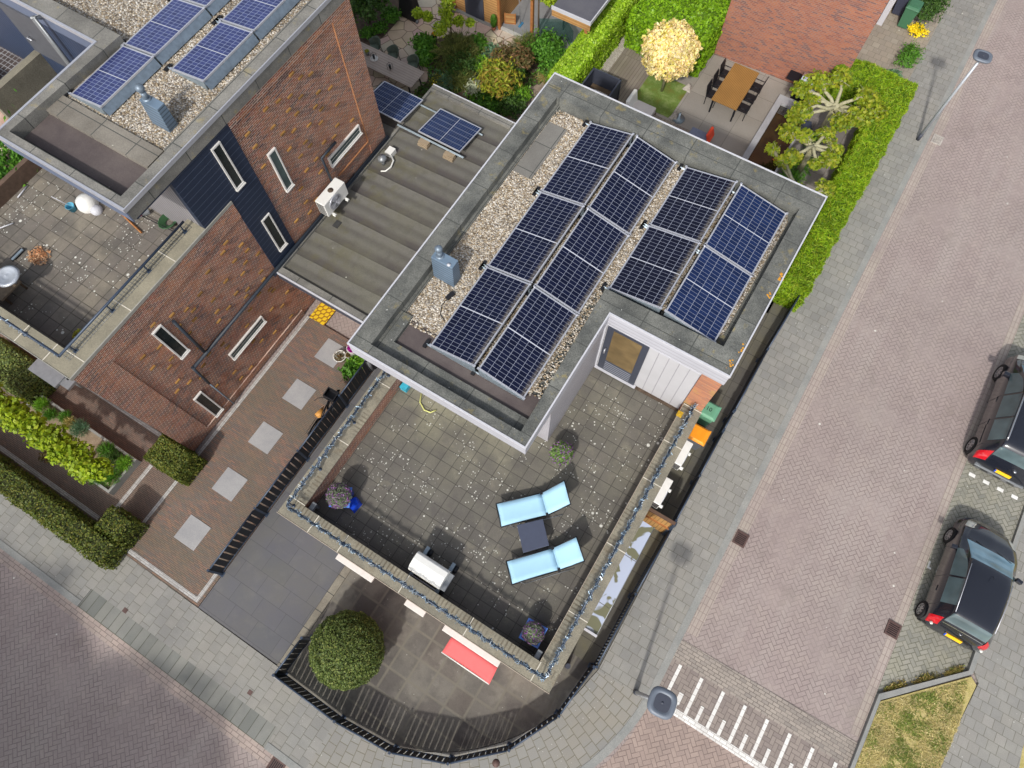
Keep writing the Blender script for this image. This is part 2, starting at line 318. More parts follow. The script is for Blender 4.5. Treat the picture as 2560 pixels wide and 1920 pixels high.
# pavements
S('pavement', MB().box(2.3, .64, -.12, 3.83, 60, 0), M['walkY'])
S('kerb', MB().box(3.83, .64, -.12, 4.04, 60, .008), M['kerb'])
def arc(cx, cy, r, a0, a1, n=24): return [(cx+r*math.cos(R(a0+(a1-a0)*i/n)), cy+r*math.sin(R(a0+(a1-a0)*i/n))) for i in range(n+1)]
A_in = arc(-3.55, 1.35, 5.86, -6.9, -90); A_out = arc(-3.55, 1.35, 7.40, -5.5, -90)
S('pavement', MB().prism([(2.3, .64)]+A_in[1:-1]+[(-3.55, -4.5)]+[(-3.55, -6.04)]+A_out[::-1][1:-1]+[(3.83, .64)], -.12, 0), M['walkC'])
A_k = arc(-3.55, 1.35, 7.62, -5.3, -90)
S('kerb', MB().prism(A_out+A_k[::-1], -.12, .012), M['kerb'])
S('pavement', MB().prism([(-60, -6.05), (-12.35, -6.05), (-12.35, -5.62), (-4.9, -5.62), (-4.9, -6.05), (-3.55, -6.05), (-3.55, -4.49), (-5.72, -4.32), (-12.42, -4.28), (-12.42, -4.9), (-60, -4.9)], -.12, 0), M['walkX'])
S('kerb', MB().box(-60, -6.24, -.12, -12.35, -6.05, .012), M['kerb'])
S('kerb', MB().box(-4.9, -6.24, -.12, -3.55, -6.05, .012), M['kerb'])
S('drive_ramp_slabs', MB().prism([(-12.35, -6.24), (-4.9, -6.24), (-4.9, -5.62), (-12.35, -5.62)], -.12, -.03, ), M['slab'])
S('pavement_far', MB().prism([(11.75, 6.5), (12.0, 6.2), (11.85, 4.8), (11.78, 3.5), (11.9, -3), (14.6, -3), (13.6, 5.1), (13.6, 60), (11.9, 60), (11.75, 60)], -.12, .0), M['walkY'])
S('kerb', MB().box(11.62, 7.0, -.12, 11.75, 60, .03), M['kerb'])
S('kerb', MB().prism([(9.6, 4.38), (9.70, 4.25), (9.70, -4), (9.58, -4)], -.12, .05), M['kerb'])
S('kerb', MB().prism([(9.6, 4.38), (11.62, 6.36), (11.62, 7.0), (11.75, 7.0), (11.75, 6.33), (9.70, 4.25)], -.12, .05), M['kerb'])
S('verge', MB().prism([(9.72, 4.22), (11.75, 6.25), (11.95, 6.1), (11.83, 4.8), (11.76, 3.5), (11.9, -4), (9.72, -4)], -.12, .02), M['grassg'])
# forecourts
S('driveway', MB().box(-12.3, -4.28, -.12, -9.12, 5.5, .002), M['drive'])
S('driveway_edging', MB().box(-12.42, -4.2, -.1, -12.30, 5.5, .014), M['setsY'])
S('driveway_edging', MB().box(-12.28, -4.2, -.1, -9.34, -4.06, .014), M['sets'])
S('driveway_edging', MB().box(-9.34, -4.2, -.1, -9.22, -3.1, .014), M['setsY'])
for y in (4.34, 2.52, .62+.9-.86, -1.16+.83-.9, -3.04):
    pass
for y0 in (4.33, 2.51, .67, -1.20, -3.05):
    S('stone_plate', MB().box(-11.21, y0, -.1, -10.37, y0+.85, .016), M['stoneplate'])
S('front_yard', MB().box(-60, -4.9, -.12, -12.42, -.6, .0), M['yard'])
S('front_yard_edging', MB().box(-60, -.78, -.1, -13.9, -.64, .014), M['sets'])
S('front_yard_edging', MB().box(-13.52, -3.45, -.1, -13.38, -1.65, .014), M['setsY'])
S('front_yard_edging', MB().box(-60, -3.95, -.1, -13.7, -3.81, .014), M['sets'])
S('driveway', MB().box(-9.10, -4.28, -.12, -5.98, 5.5, .004), M['anth'])
pin = arc(-3.55, 1.35, 5.84, -6.9, -90)
S('patio', MB().prism([(2.28, .64)]+pin[1:-1]+[(-3.6, -4.48), (-5.72, -4.34), (-5.72, -.5), (1.2, -.5), (1.2, .64)], -.12, .006), M['patio'])
S('patio_edging', MB().box(-5.97, -4.3, -.12, -5.73, -.5, .010), M['patioedge'])
S('side_passage', MB().box(1.1, .64, -.12, 2.28, 16.4, .006), M['pass'])
# gardens
S('garden_soil', MB().box(-24, 14.2, -.12, -9.2, 24.5, 0), M['soil'])
S('flagstone_terrace', MB().prism([(-18.1, 14.3), (-18.1, 17.2), (-17.9, 18.0), (-17.9, 19.1), (-18.5, 20), (-18.5, 21), (-13.85, 21), (-13.85, 20.98), (-11.9, 20.98), (-12.6, 20.3), (-13.4, 19.85), (-14.6, 19.8), (-15.5, 19.5), (-16.2, 18.6), (-16.0, 17.9), (-15.2, 17.4), (-14.9, 16.9), (-14.9, 14.3)], -.1, .012), M['flag'])
S('dirt_path', MB().prism([(-11.6, 14.3), (-9.9, 14.3), (-9.9, 19.2), (-10.6, 19.4), (-11.3, 18.4)], -.1, .010), M['dirtpath'])
S('garden_deck', MB().box(-8.9, 14.2, -.1, -7.05, 24.4, .012), M['deckwood'])
S('pebble_strip', MB().box(-9.2, 14.2, -.1, -8.62, 24.4, .016), M['pebble'])
S('moss_bed', MB().box(-7.05, 20.3, -.1, -5.3, 22.2, .02), M['moss'])
S('garden_paving', MB().prism([(-7.05, 14.2), (-.45, 14.2), (-.45, 24.6), (-5.25, 24.4), (-7.05, 24.4)], -.11, .010), M['bigtile'])
S('garden_paving', MB().box(-.45, 14.2, -.11, 1.75, 25.0, .006), M['bigtile2'])
S('neighbour_drive', MB().prism([(-.2, 24.9), (2.3, 25.0), (2.3, 60), (-.2, 60)], -.11, .010), M['nbtile'])
S('shed_floor', MB().box(-13.85, 21.0, -.1, -9.3, 24.6, .08), conc('shed_floor_concrete', srgb(118, 120, 122), srgb(134, 136, 138), speck=.08))
S('pavement', MB().box(13.6, -3, -.12, 40, 60, -.02), M['grassg'])
# ---------------------------------------------------------------- building materials
brown = [srgb(130, 82, 64), srgb(148, 94, 68), srgb(104, 74, 68), srgb(160, 102, 68), srgb(138, 76, 62), srgb(112, 86, 72), srgb(86, 68, 70), srgb(154, 98, 78), srgb(92, 78, 76)]
brickx = lambda g, c: g.mul(c, g.map(g.noise(9, 3, .7), .3, .7, .72, 1.3))
M['brickX'] = paving('brown_brick', 't', .21, .060, brown, srgb(196, 174, 160), plane='yz', stag=.43, jw=.012, soft=.004, var=.18, speck=.1, extra=brickx, grime=[(.5, .4, srgb(162, 104, 62), .45, .68)])
M['brickY'] = paving('brown_brick_front', 't', .21, .062, brown, srgb(190, 168, 154), plane='xz', stag=.43, jw=.012, soft=.004, var=.16, speck=.1)
M['brickhead'] = plain('projecting_brick', srgb(146, 110, 60), .85, var=.5, scale=1.6)
M['orangebrick'] = paving('orange_brick', 't', .21, .066, [srgb(150, 92, 72), srgb(164, 102, 76), srgb(142, 86, 70), srgb(108, 84, 84), srgb(156, 98, 78), srgb(168, 108, 80), srgb(148, 92, 76)], srgb(148, 122, 112), plane='xz', stag=.43, jw=.012, soft=.010, var=.08, speck=.08)
M['orangebrickX'] = paving('orange_brick_side', 't', .21, .066, [srgb(176, 106, 78), srgb(190, 118, 84), srgb(166, 98, 76)], srgb(178, 156, 146), plane='yz', jw=.012, var=.08)
M['rowlock'] = paving('pier_brick', 't', .62, .075, [srgb(170, 112, 86), srgb(186, 126, 92), srgb(158, 104, 84)], srgb(150, 126, 108), plane='xz', stag=.43, jw=.014, var=.15, grime=[(2.2, .6, srgb(176, 150, 70), .55, .7)])
cap_a, cap_b = srgb(122, 118, 106), srgb(144, 138, 122)
def capmat(name, plane, seam):
    """weathered coping: gravel roofing strip outside, strip of worn transverse ribs inside"""
    g = G(name, .9); x, y, z = g.pos(); c = g.mix(g.map(g.noise(1.6, 5, .65), .35, .65), cap_a, cap_b); c = g.speck(c, 45, .26)
    c = g.grime(c, 3.0, .4, srgb(118, 100, 74), .55, .75); c = g.spots(c, 6, .02, srgb(190, 186, 172), .2)
    L, T = (x, y) if plane == 'x' else (y, x)
    rib = g.M('FRACT', g.M('DIVIDE', L, .115)); rib = g.map(g.M('ABSOLUTE', g.M('SUBTRACT', rib, .5)), .22, .45)
    lo, hi = seam; inside = g.M('MULTIPLY', g.M('GREATER_THAN', T, lo), g.M('LESS_THAN', T, hi))
    rib = g.M('MULTIPLY', g.M('MULTIPLY', rib, inside), g.map(g.noise(1.1, 3), .4, .6))
    c = g.mix(g.M('MULTIPLY', rib, .75), c, srgb(82, 74, 60)); g.bump(g.noise(60, 3), .25, .01)
    return g.out(c)
M['capX'] = capmat('coping_front', 'x', (-.26, -.06)); M['capL'] = capmat('coping_left', 'y', (-7.14, -6.9)); M['capR'] = capmat('coping_right', 'y', (.58, .82))
M['roofcap'] = conc('roof_edge_felt', srgb(82, 84, 82), srgb(116, 117, 112), spots=[(6, .025, srgb(190, 192, 188), .25)], yellow=.35, speck=.42, joint=(1.38, 1.38))
M['roofcap2'] = conc('roof_edge_felt_old', srgb(104, 103, 99), srgb(132, 130, 124), spots=[(6, .02, srgb(176, 176, 168), .2)], yellow=.3, speck=.3, joint=(1.3, 1.3))
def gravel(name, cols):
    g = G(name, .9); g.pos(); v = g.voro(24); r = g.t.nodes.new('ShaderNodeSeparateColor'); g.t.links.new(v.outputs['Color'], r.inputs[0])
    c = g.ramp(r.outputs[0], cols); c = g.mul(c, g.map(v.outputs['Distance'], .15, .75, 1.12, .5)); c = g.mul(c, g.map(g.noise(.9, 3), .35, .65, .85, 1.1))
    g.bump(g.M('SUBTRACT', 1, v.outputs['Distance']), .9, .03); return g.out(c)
gc = [srgb(112, 98, 80), srgb(156, 138, 112), srgb(196, 186, 168), srgb(132, 120, 106), srgb(214, 206, 192), srgb(104, 96, 90), srgb(166, 148, 118), srgb(184, 176, 166), srgb(224, 220, 212), srgb(140, 130, 118)]
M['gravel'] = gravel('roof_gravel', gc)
M['membrane'] = conc('roof_membrane', srgb(84, 76, 76), srgb(98, 90, 88), spots=[(5, .02, srgb(150, 146, 140), .15)], speck=.12)
M['wclad'] = None
def clad(name, base, plane, w, line, ph=0, lw=.012, rough=.5, var=.05, shade=.0):
    g = G(name, rough, .4); x, y, z = g.pos(); q = {'x': x, 'y': y, 'z': z}[plane]
    f = g.M('FRACT', g.M('DIVIDE', g.M('ADD', q, ph), w)); d = g.M('MULTIPLY', g.M('MINIMUM', f, g.M('SUBTRACT', 1, f)), w)
    k = g.map(d, lw/2, lw/2+.006); c = g.mul(base, g.map(g.noise(1.2, 4), .3, .7, 1-var, 1+var)); c = g.mix(k, line, c); g.bump(k, .5, .01)
    return g.out(c)
M['whitev'] = clad('white_vertical_boards', srgb(184, 184, 188), 'x', .3, srgb(150, 148, 156), ph=.05)
M['whitelapX'] = clad('white_lap_boards_side', srgb(178, 176, 182), 'z', .11, srgb(118, 116, 122), lw=.02)
M['whitetrim'] = plain('white_trim', srgb(192, 193, 200), .5, var=.04)
M['whiteframe'] = plain('white_window_frame', srgb(214, 212, 208), .45, var=.05)
M['fasciaw'] = clad('white_fascia', srgb(180, 181, 189), 'z', .16, srgb(150, 148, 156), lw=.014)
M['blueclad'] = clad('dark_blue_boards', srgb(38, 48, 68), 'z', .2, srgb(66, 78, 98), lw=.012)
M['blueboardY'] = clad('blue_boards_rear', srgb(52, 64, 88), 'x', .14, srgb(30, 38, 54), lw=.02)
M['bluetrim'] = plain('blue_grey_fascia', srgb(96, 106, 128), .5, var=.05)
M['greyboard'] = clad('grey_boards', srgb(136, 134, 138), 'x', .13, srgb(98, 92, 88), lw=.02)
M['alu'] = plain('aluminium_edge', srgb(196, 198, 206), .35, .5, var=.04)
M['zinc'] = plain('zinc', srgb(118, 132, 146), .45, .35, var=.2)
M['pipe'] = plain('dark_downpipe', srgb(44, 52, 62), .5, var=.1)
M['tubeblue'] = plain('blue_grey_tube', srgb(58, 70, 88), .4, .2, var=.1)
M['anthm'] = plain('anthracite_frame', srgb(62, 66, 78), .5, var=.05)
M['black'] = plain('black_metal', srgb(20, 24, 32), .45, .1, var=.15)
M['grey'] = plain('grey_metal', srgb(138, 142, 146), .4, .4, var=.1)
M['galv'] = plain('galvanised_rail', srgb(146, 160, 170), .4, .5, var=.15)
M['blackpl'] = plain('black_plastic', srgb(30, 30, 34), .5, var=.1)
M['whitepl'] = plain('white_enamel', srgb(226, 226, 222), .35, var=.04)
def glassm(name, c, rough=.06):
    g = G(name, rough, .6); g.pos(True); return g.out(g.mul(c, g.map(g.noise(1.5, 2), .3, .7, .7, 1.3)))
M['glass'] = glassm('window_glass', srgb(70, 84, 84)); M['glassdk'] = glassm('dark_glass', srgb(40, 46, 46)); M['carglass'] = glassm('car_glass', srgb(84, 100, 104), .05)
M['windshield'] = glassm('windshield_sky_tint', srgb(118, 152, 170), .04)  # pale blue base colour stands in for the sky reflected in the glass
terr = [srgb(102, 99, 93), srgb(108, 104, 97), srgb(94, 91, 87), srgb(105, 102, 95), srgb(99, 95, 91)]
tspots = [(2.2, .075, srgb(204, 204, 196), .32), (3.6, .055, srgb(212, 212, 204), .28), (8, .032, srgb(208, 208, 200), .30), (16, .026, srgb(190, 190, 182), .4, 1.1)]
def terrx(g, c):
    x, y, z = g.pos()
    k = g.M('MULTIPLY', g.map(y, 2.2, 4.6), g.map(g.noise(.8, 3), .35, .6)); k = g.M('MULTIPLY', k, g.map(x, -5.4, -2.2, 1, .25))
    c = g.mix(g.M('MULTIPLY', k, .75), c, srgb(150, 147, 122))
    return g.mix(g.M('MULTIPLY', g.map(g.noise(2.1, 4), .56, .7), .4), c, srgb(142, 138, 120))
M['terr'] = paving('terrace_tiles', 't', .383, .383, terr, srgb(66, 64, 60), off=(-6.93, .04), worn=.35, stag=0, jw=.008, soft=.010, var=.15, speck=.16, grime=[(.45, .55, srgb(90, 87, 84), .45, .62), (2.6, .45, srgb(88, 86, 80), .5, .68), (1.3, .35, srgb(128, 126, 114), .52, .7)], spots=tspots, extra=terrx)
M['terrL'] = paving('upper_terrace_tiles', 't', .40, .40, [srgb(112, 107, 101), srgb(119, 113, 106), srgb(104, 99, 95), srgb(128, 121, 110), srgb(108, 102, 98)], srgb(72, 68, 62), off=(-13.1, 0), worn=.6, stag=0, jw=.012, soft=.010, var=.14, speck=.14,
    grime=[(.5, .5, srgb(144, 137, 120), .5, .68), (.9, .6, srgb(88, 85, 81), .48, .66), (3, .4, srgb(92, 90, 84), .5, .7)], spots=tspots)
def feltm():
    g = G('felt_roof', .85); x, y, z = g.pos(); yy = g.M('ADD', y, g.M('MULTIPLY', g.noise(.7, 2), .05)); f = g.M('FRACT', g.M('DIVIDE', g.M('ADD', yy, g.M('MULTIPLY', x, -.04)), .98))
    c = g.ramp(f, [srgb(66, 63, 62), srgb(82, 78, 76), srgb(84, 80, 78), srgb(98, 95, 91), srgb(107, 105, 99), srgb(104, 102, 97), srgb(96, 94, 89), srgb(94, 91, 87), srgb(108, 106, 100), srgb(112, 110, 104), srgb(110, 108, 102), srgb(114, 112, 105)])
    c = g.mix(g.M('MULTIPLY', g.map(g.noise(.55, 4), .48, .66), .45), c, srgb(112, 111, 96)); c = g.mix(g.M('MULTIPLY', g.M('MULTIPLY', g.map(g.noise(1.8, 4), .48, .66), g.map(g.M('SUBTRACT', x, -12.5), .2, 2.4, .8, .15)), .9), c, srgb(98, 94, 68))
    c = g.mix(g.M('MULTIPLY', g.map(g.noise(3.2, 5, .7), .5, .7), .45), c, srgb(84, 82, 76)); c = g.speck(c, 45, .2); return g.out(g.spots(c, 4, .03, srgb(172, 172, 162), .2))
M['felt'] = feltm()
M['seam'] = plain('dark_seam', srgb(62, 62, 62), .8)
# ---------------------------------------------------------------- corner house
ZT, ZP, ZR = 2.75, 3.5, 6.3
house = thing('corner_house', 'flat roofed white and brick corner house with a tiled roof terrace and gravel roof', 'house', (-3, 5, 0))
def part(name, mb, mat, parent, bevel=0, label=None):
    if parent is not None and parent.parent is None:
        l = Vector(parent.location)
        mb.v = [tuple(Vector(p)-l) for p in mb.v]
    # parts are written in world coordinates: materials that use world position stay aligned
    o = mb.build(name, mat, parent, bevel)
    if label: o['label'] = label
    return o
w = MB(); w.box(-7.43, -.55, 0, 1.13, 14.2, ZT-.06)
# parapet walls
w.box(-7.43, -.55, ZT-.06, 1.13, -.07, ZP-.04); w.box(-7.43, -.07, ZT-.06, -6.95, 5.2, ZP-.04); w.box(.62, -.07, ZT-.06, 1.13, 8.06, ZP-.04)
part('brick_wall', w, M['brickX'], house)
part('terrace_floor', MB().box(-6.95, -.07, ZT-.06, .62, 8.06, ZT), M['terr'], house)
part('parapet_coping', MB().box(-7.46, -.57, ZP-.04, 1.16, -.05, ZP), M['capX'], house, .01)
part('parapet_coping', MB().box(-7.46, -.05, ZP-.04, -6.92, 5.2, ZP-.001), M['capL'], house)
part('parapet_coping', MB().box(.6, -.05, ZP-.04, 1.16, 8.06, ZP-.001), M['capR'], house)
pj = plain('pale_joint', srgb(206, 200, 186), .7)
for x in (-6.42, -5.42, -3.42, -1.4, .62): part('coping_joint', MB().box(x-.012, -.571, ZP-.01, x+.012, -.05, ZP+.006), pj, house)
for y in (-.03, 1.97, 4.0): part('coping_joint', MB().box(-7.46, y-.012, ZP-.01, -6.92, y+.012, ZP+.006), pj, house)
for y in (1.38, 3.42, 5.5, 6.76, 8.02): part('coping_joint', MB().box(.6, y-.012, ZP-.01, 1.16, y+.012, ZP+.006), pj, house)
part('coping_edge', MB().box(-7.47, -.585, ZP-.05, 1.17, -.57, ZP+.012).box(.59, -.05, ZP-.02, .60, 8.0, ZP+.01), plain('pale_edge', srgb(180, 166, 150), .6), house)
# upper storey
part('white_side_wall', MB().box(-7.40, 5.2, ZT, -2.26, 8.1, 5.72), M['whitelapX'], house)
part('white_side_wall', MB().prism([(-7.40, 8.1), (-2.26, 8.1), (-2.26, 8.08), (.56, 8.08), (.56, 14.15), (-7.40, 14.15)], ZT, 5.72), M['whitev'], house)
part('brick_pier', MB().box(.57, 8.06, ZT-.1, 1.13, 14.18, 5.74), M['rowlock'], house)
part('threshold', MB().box(-2.25, 8.0, ZT, .6, 8.08, ZT+.07), M['soil'], house)
OUT = [(-7.48, 3.85), (-2.23, 3.85), (-2.23, 8.05), (1.15, 8.05), (1.15, 14.25), (-7.48, 14.25)]
def inset(p, d): pass
IN = [(-6.98, 4.12), (-2.52, 4.12), (-2.66, 8.62), (.68, 8.70), (.68, 13.55), (-6.98, 13.50)]
def ring(mb, o, i, z0, z1):
    n = len(o); vs = [(p[0], p[1], z0) for p in o]+[(p[0], p[1], z1) for p in o]+[(p[0], p[1], z0) for p in i]+[(p[0], p[1], z1) for p in i]
    fs = []
    for k in range(n):
        m = (k+1) % n; fs += [(k, m, n+m, n+k), (n+k, n+m, 3*n+m, 3*n+k), (2*n+m, 2*n+k, 3*n+k, 3*n+m), (k, 2*n+k, 2*n+m, m)]
    return mb.add(vs, fs)
rf = part('roof', ring(MB(), [(x+(.015 if x < 0 else -.015)*(1 if x != -2.23 else 1), y+.01) for x, y in OUT], IN, 5.8, ZR), M['roofcap'], house)
def sub(name, mb, mat, pt, bevel=0, label=None):
    l = Vector(pt.parent.location); mb.v = [tuple(Vector(p)-l) for p in mb.v]; o = mb.build(name, mat, pt, bevel)
    if label: o['label'] = label
    return o
OUT2 = [(-7.50, 3.83), (-2.21, 3.83), (-2.21, 8.03), (1.17, 8.03), (1.17, 14.27), (-7.50, 14.27)]
sub('fascia', ring(MB(), OUT2, OUT, 5.72, ZR-.06), M['fasciaw'], rf)
sub('roof_edge_trim', ring(MB(), [(-7.515, 3.815), (-2.195, 3.815), (-2.195, 8.015), (1.185, 8.015), (1.185, 14.285), (-7.515, 14.285)], [(-7.475, 3.855), (-2.235, 3.855), (-2.235, 8.055), (1.145, 8.055), (1.145, 14.245), (-7.475, 14.245)], ZR-.06, ZR+.02), M['whitetrim'], rf)
sub('soffit', MB().prism([(x, y) for x, y in OUT], 5.70, 5.80), M['whitetrim'], rf)
sub('roof_deck', MB().prism([(-7.1, 4.0), (-2.4, 4.0), (-2.4, 8.4), (.8, 8.4), (.8, 13.8), (-7.1, 13.8)], 5.80, 5.93), M['roofcap'], rf)
sub('membrane_strip', MB().prism([(-6.6, 4.55), (-2.6, 4.55), (-2.6, 5.2), (-6.6, 5.45)], 5.93, 5.955), M['membrane'], rf)
sub('roof_ledge', MB().prism([(-6.98, 4.12), (-2.56, 4.12), (-2.56, 4.55), (-6.62, 4.55), (-6.62, 5.4), (-6.98, 5.4)], 5.93, 6.06), M['roofcap'], rf)
sub('roof_ledge', MB().box(-6.98, 5.4, 5.93, -6.86, 13.5, 6.03), M['roofcap'], rf)
gv = MB()
nb = 60
edge = [(-6.86+(4.0)*i/nb, 5.35-.28*i/nb+.09*math.sin(i*1.3)*random.random()+.05*random.random()) for i in range(nb+1)]
gv.prism(edge+[(-2.86, 9.0), (.30, 9.0), (.55, 9.2), (.60, 13.2), (.5, 13.42), (-5.6, 13.40), (-6.6, 13.4), (-6.86, 13.0)], 5.93, 5.985)
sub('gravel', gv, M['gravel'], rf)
# loose stones over the gravel so that it has relief
def stones(n, reg, z, s=.02):
    mb = MB(); 
    for i in range(n):
        x, y = reg(); r = s*random.uniform(.6, 1.3); a = random.random()*3; h = r*.8
        c, q = math.cos(a)*r, math.sin(a)*r
        mb.add([(x+c, y+q, z), (x-q, y+c*.7, z), (x-c, y-q, z), (x+q, y-c*.8, z), (x+random.uniform(-.3, .3)*r, y+random.uniform(-.3, .3)*r, z+h)], [(0, 1, 4), (1, 2, 4), (2, 3, 4), (3, 0, 4)])
    return mb
g_ = G('loose_stones', .9); rn = g_.t.nodes.new('ShaderNodeNewGeometry'); M['stones'] = g_.out(g_.ramp(rn.outputs['Random Per Island'], gc[::-1]))
def regA():
    if random.random() < .8: return random.uniform(-6.86, -5.75), random.uniform(5.2, 13.4)
    return random.uniform(-2.9, -2.62), random.uniform(5.2, 13.4)
sub('loose_gravel', stones(6500, regA, 5.982, .03), M['stones'], rf)
sub('paving_slab', MB().box(-6.84, 10.78, 5.95, -6.23, 12.83, 6.01), conc('roof_slab', srgb(112, 110, 106), srgb(124, 122, 117), spots=[(7, .03, srgb(200, 198, 188), .5)], joint=(.7, 1.0), speck=.14), rf)
def chimney(parent, x, y, z, sx=.33, sy=.14, h=.95, lean=0):
    """slate clad vent housing whose top steps back, with a steel flue and cowl"""
    c = MB(); c.prism([(x-sx, y-sy*1.5), (x+sx, y-sy*1.5), (x+sx, y+sy), (x-sx, y+sy)], z, z+h, [(x-sx, y-sy), (x+sx, y-sy), (x+sx, y+sy), (x-sx, y+sy)])
    ch = sub('chimney', c, clad('slate_cladding'+str(x), srgb(98, 116, 134), 'z', .1, srgb(66, 80, 94), lw=.02, rough=.5, var=.25), parent, .01)
    l = Vector(parent.parent.location)
    f = MB().tube([(x-.14, y, z+h), (x-.14, y, z+h+.22)], .07, 14).lathe([(0, -.10), (.07, -.085), (.105, -.03), (.105, .03), (.07, .085), (0, .10)], (x-.14, y, z+h+.33), 16)
    f.lathe([(.11, 0), (.11, .03), (0, .03)], (x-.14, y, z+h), 16)
    return ch, f
ch, f = chimney(rf, -6.52, 6.92, 5.93)
part('flue', f, M['zinc'], house, label='steel flue with round cowl on the gravel roof')
part('vent_cap', MB().lathe([(.05, 0), (.05, .02), (0, .03)], (-6.32, 6.82, 6.88), 12), M['whitetrim'], house)
ob = MB().obox((-6.13, 6.44, 6.02), (.06, .13, .035), ((1, -.2, 0), (.2, 1, 0), (0, 0, 1))); ob.tube([(-6.15, 6.3, 6.0), (-6.17, 6.1, 6.0), (-6.05, 5.85, 6.0), (-5.85, 5.75, 6.0)], .012, 6)
part('cable_box', ob, M['blackpl'], house)
# terrace door
d = part('terrace_door', MB().box(-2.17, 8.02, 2.86, -.93, 8.08, 5.66), M['anthm'], house, .01)
sub('door_glass', MB().box(-1.97, 8.005, 3.62, -1.12, 8.03, 5.53), glassm('door_glass', srgb(110, 92, 62), .12), d)
sub('door_panel', MB().box(-1.97, 8.008, 2.96, -1.12, 8.03, 3.54), clad('door_grille', srgb(74, 78, 90), 'z', .12, srgb(150, 154, 166), lw=.03), d)
sub('door_handle', MB().tube([(-2.06, 8.0, 4.15), (-2.06, 7.93, 4.15), (-2.06, 7.93, 4.35), (-2.06, 8.0, 4.35)], .022, 8), M['alu'], d)
part('door_sill', MB().box(-2.24, 7.96, 2.82, -.86, 8.06, 2.86), M['whitetrim'], house)
part('wall_trim', MB().box(-2.25, 8.03, 5.62, .56, 8.07, 5.70).box(-2.255, 8.02, ZT+.07, -2.2, 8.07, 5.7), M['whitetrim'], house)
part('yellow_lichen', MB().box(.56, 8.08-.5, ZP+.001, .72, 8.12-.36, ZP+.02), plain('lichen', srgb(186, 150, 40), .9, var=.4, scale=20), house)
# front windows, seen only as their frames below the coping
for x0, x1 in ((-5.62, -4.38), (-3.28, -2.65), (-2.03, -.26)):
    wn_ = part('window', MB().box(x0+.04, -.60, 1.0, x1-.04, -.55, 2.5), M['glass'], house)
    sub('window_frame', MB().box(x0, -.77, 2.5, x1, -.551, 2.6).box(x0, -.62, .95, x0+.04, -.551, 2.5).box(x1-.04, -.62, .95, x1, -.551, 2.5).box(x0, -.66, .9, x1, -.551, .95), M['whiteframe'], wn_, .01)
part('garage_door', MB().box(-7.2, -.60, 0.02, -5.9, -.55, 2.4), M['anthm'], house)
for (x, y, a) in ((-6.80, .02, 1), (.48, .02, -1)):
    dr = MB(); dr.box(x-.07, y-.08, ZP-.32, x+.07, y+.16, ZP-.18); dr.tube([(x, y+.06, ZP-.2), (x, y+.12, ZT+.1)], .05, 10)
    part('drain_hopper', dr, M['grey'], house, .01)
yp = MB()
for i in range(40):
    x, y = random.choice(((1.02, 8.4), (1.08, 8.9), (1.1, 11.3), (1.06, 10.6))); yp.lathe([(random.uniform(.01, .035), 0), (0, .012)], (x+random.gauss(0, .03), y+random.gauss(0, .09), ZR+.001), 7)
part('lichen_patches', yp, plain('orange_lichen', srgb(196, 140, 44), .9), house)['kind'] = 'stuff'
# ---------------------------------------------------------------- flat link roof
link = thing('link_building', 'low flat felt roofed link between the two houses with two solar panels', 'outbuilding', (-10, 10, 0))
part('wall', MB().box(-12.5, 6.5, 0, -7.47, 14.3, 2.78), M['brickY'], link)
lr = part('roof', ring(MB(), [(-12.50, 5.45), (-7.46, 5.45), (-7.46, 14.45), (-12.50, 14.45)], [(-12.42, 5.68), (-7.60, 5.68), (-7.60, 14.2), (-12.42, 14.2)], 2.8, 3.12), M['roofcap2'], link)
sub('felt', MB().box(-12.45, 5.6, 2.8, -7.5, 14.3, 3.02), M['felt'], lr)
sub('roof_edge_trim', MB().box(-12.50, 5.42, 3.02, -7.47, 5.452, 3.14), M['whitetrim'], lr); sub('roof_edge_trim', MB().box(-12.5, 14.448, 3.0, -7.47, 14.48, 3.14), M['whitetrim'], lr)
sub('fascia', MB().box(-12.50, 5.43, 2.72, -7.47, 5.449, 3.02), M['anthm'], lr)
sm_ = MB()
sub('ballast_tile', MB().obox((-11.9, 7.0, 3.03), (.13, .2, .03), ((1, .3, 0), (-.3, 1, 0), (0, 0, 1))).obox((-9.4, 10.6, 3.03), (.35, .5, .015)), M['soil'], lr) if 0 else None
# ---------------------------------------------------------------- left row house
row = thing('row_house', 'tall brown brick house with dark blue cladding, roof terrace and gravel roof', 'house', (-16, 8, 0))
XW = -12.55
w = MB(); w.box(-24, -.52, 0, XW-.04, 11.58, 5.70)
w.box(-24, -.52, 5.7, XW-.04, -.08, 6.64); w.box(-13.16, -.08, 5.7, XW-.04, 5.5, 6.64)
w.box(XW-.2, 6.55, 5.7, XW-.04, 11.62, 9.0)
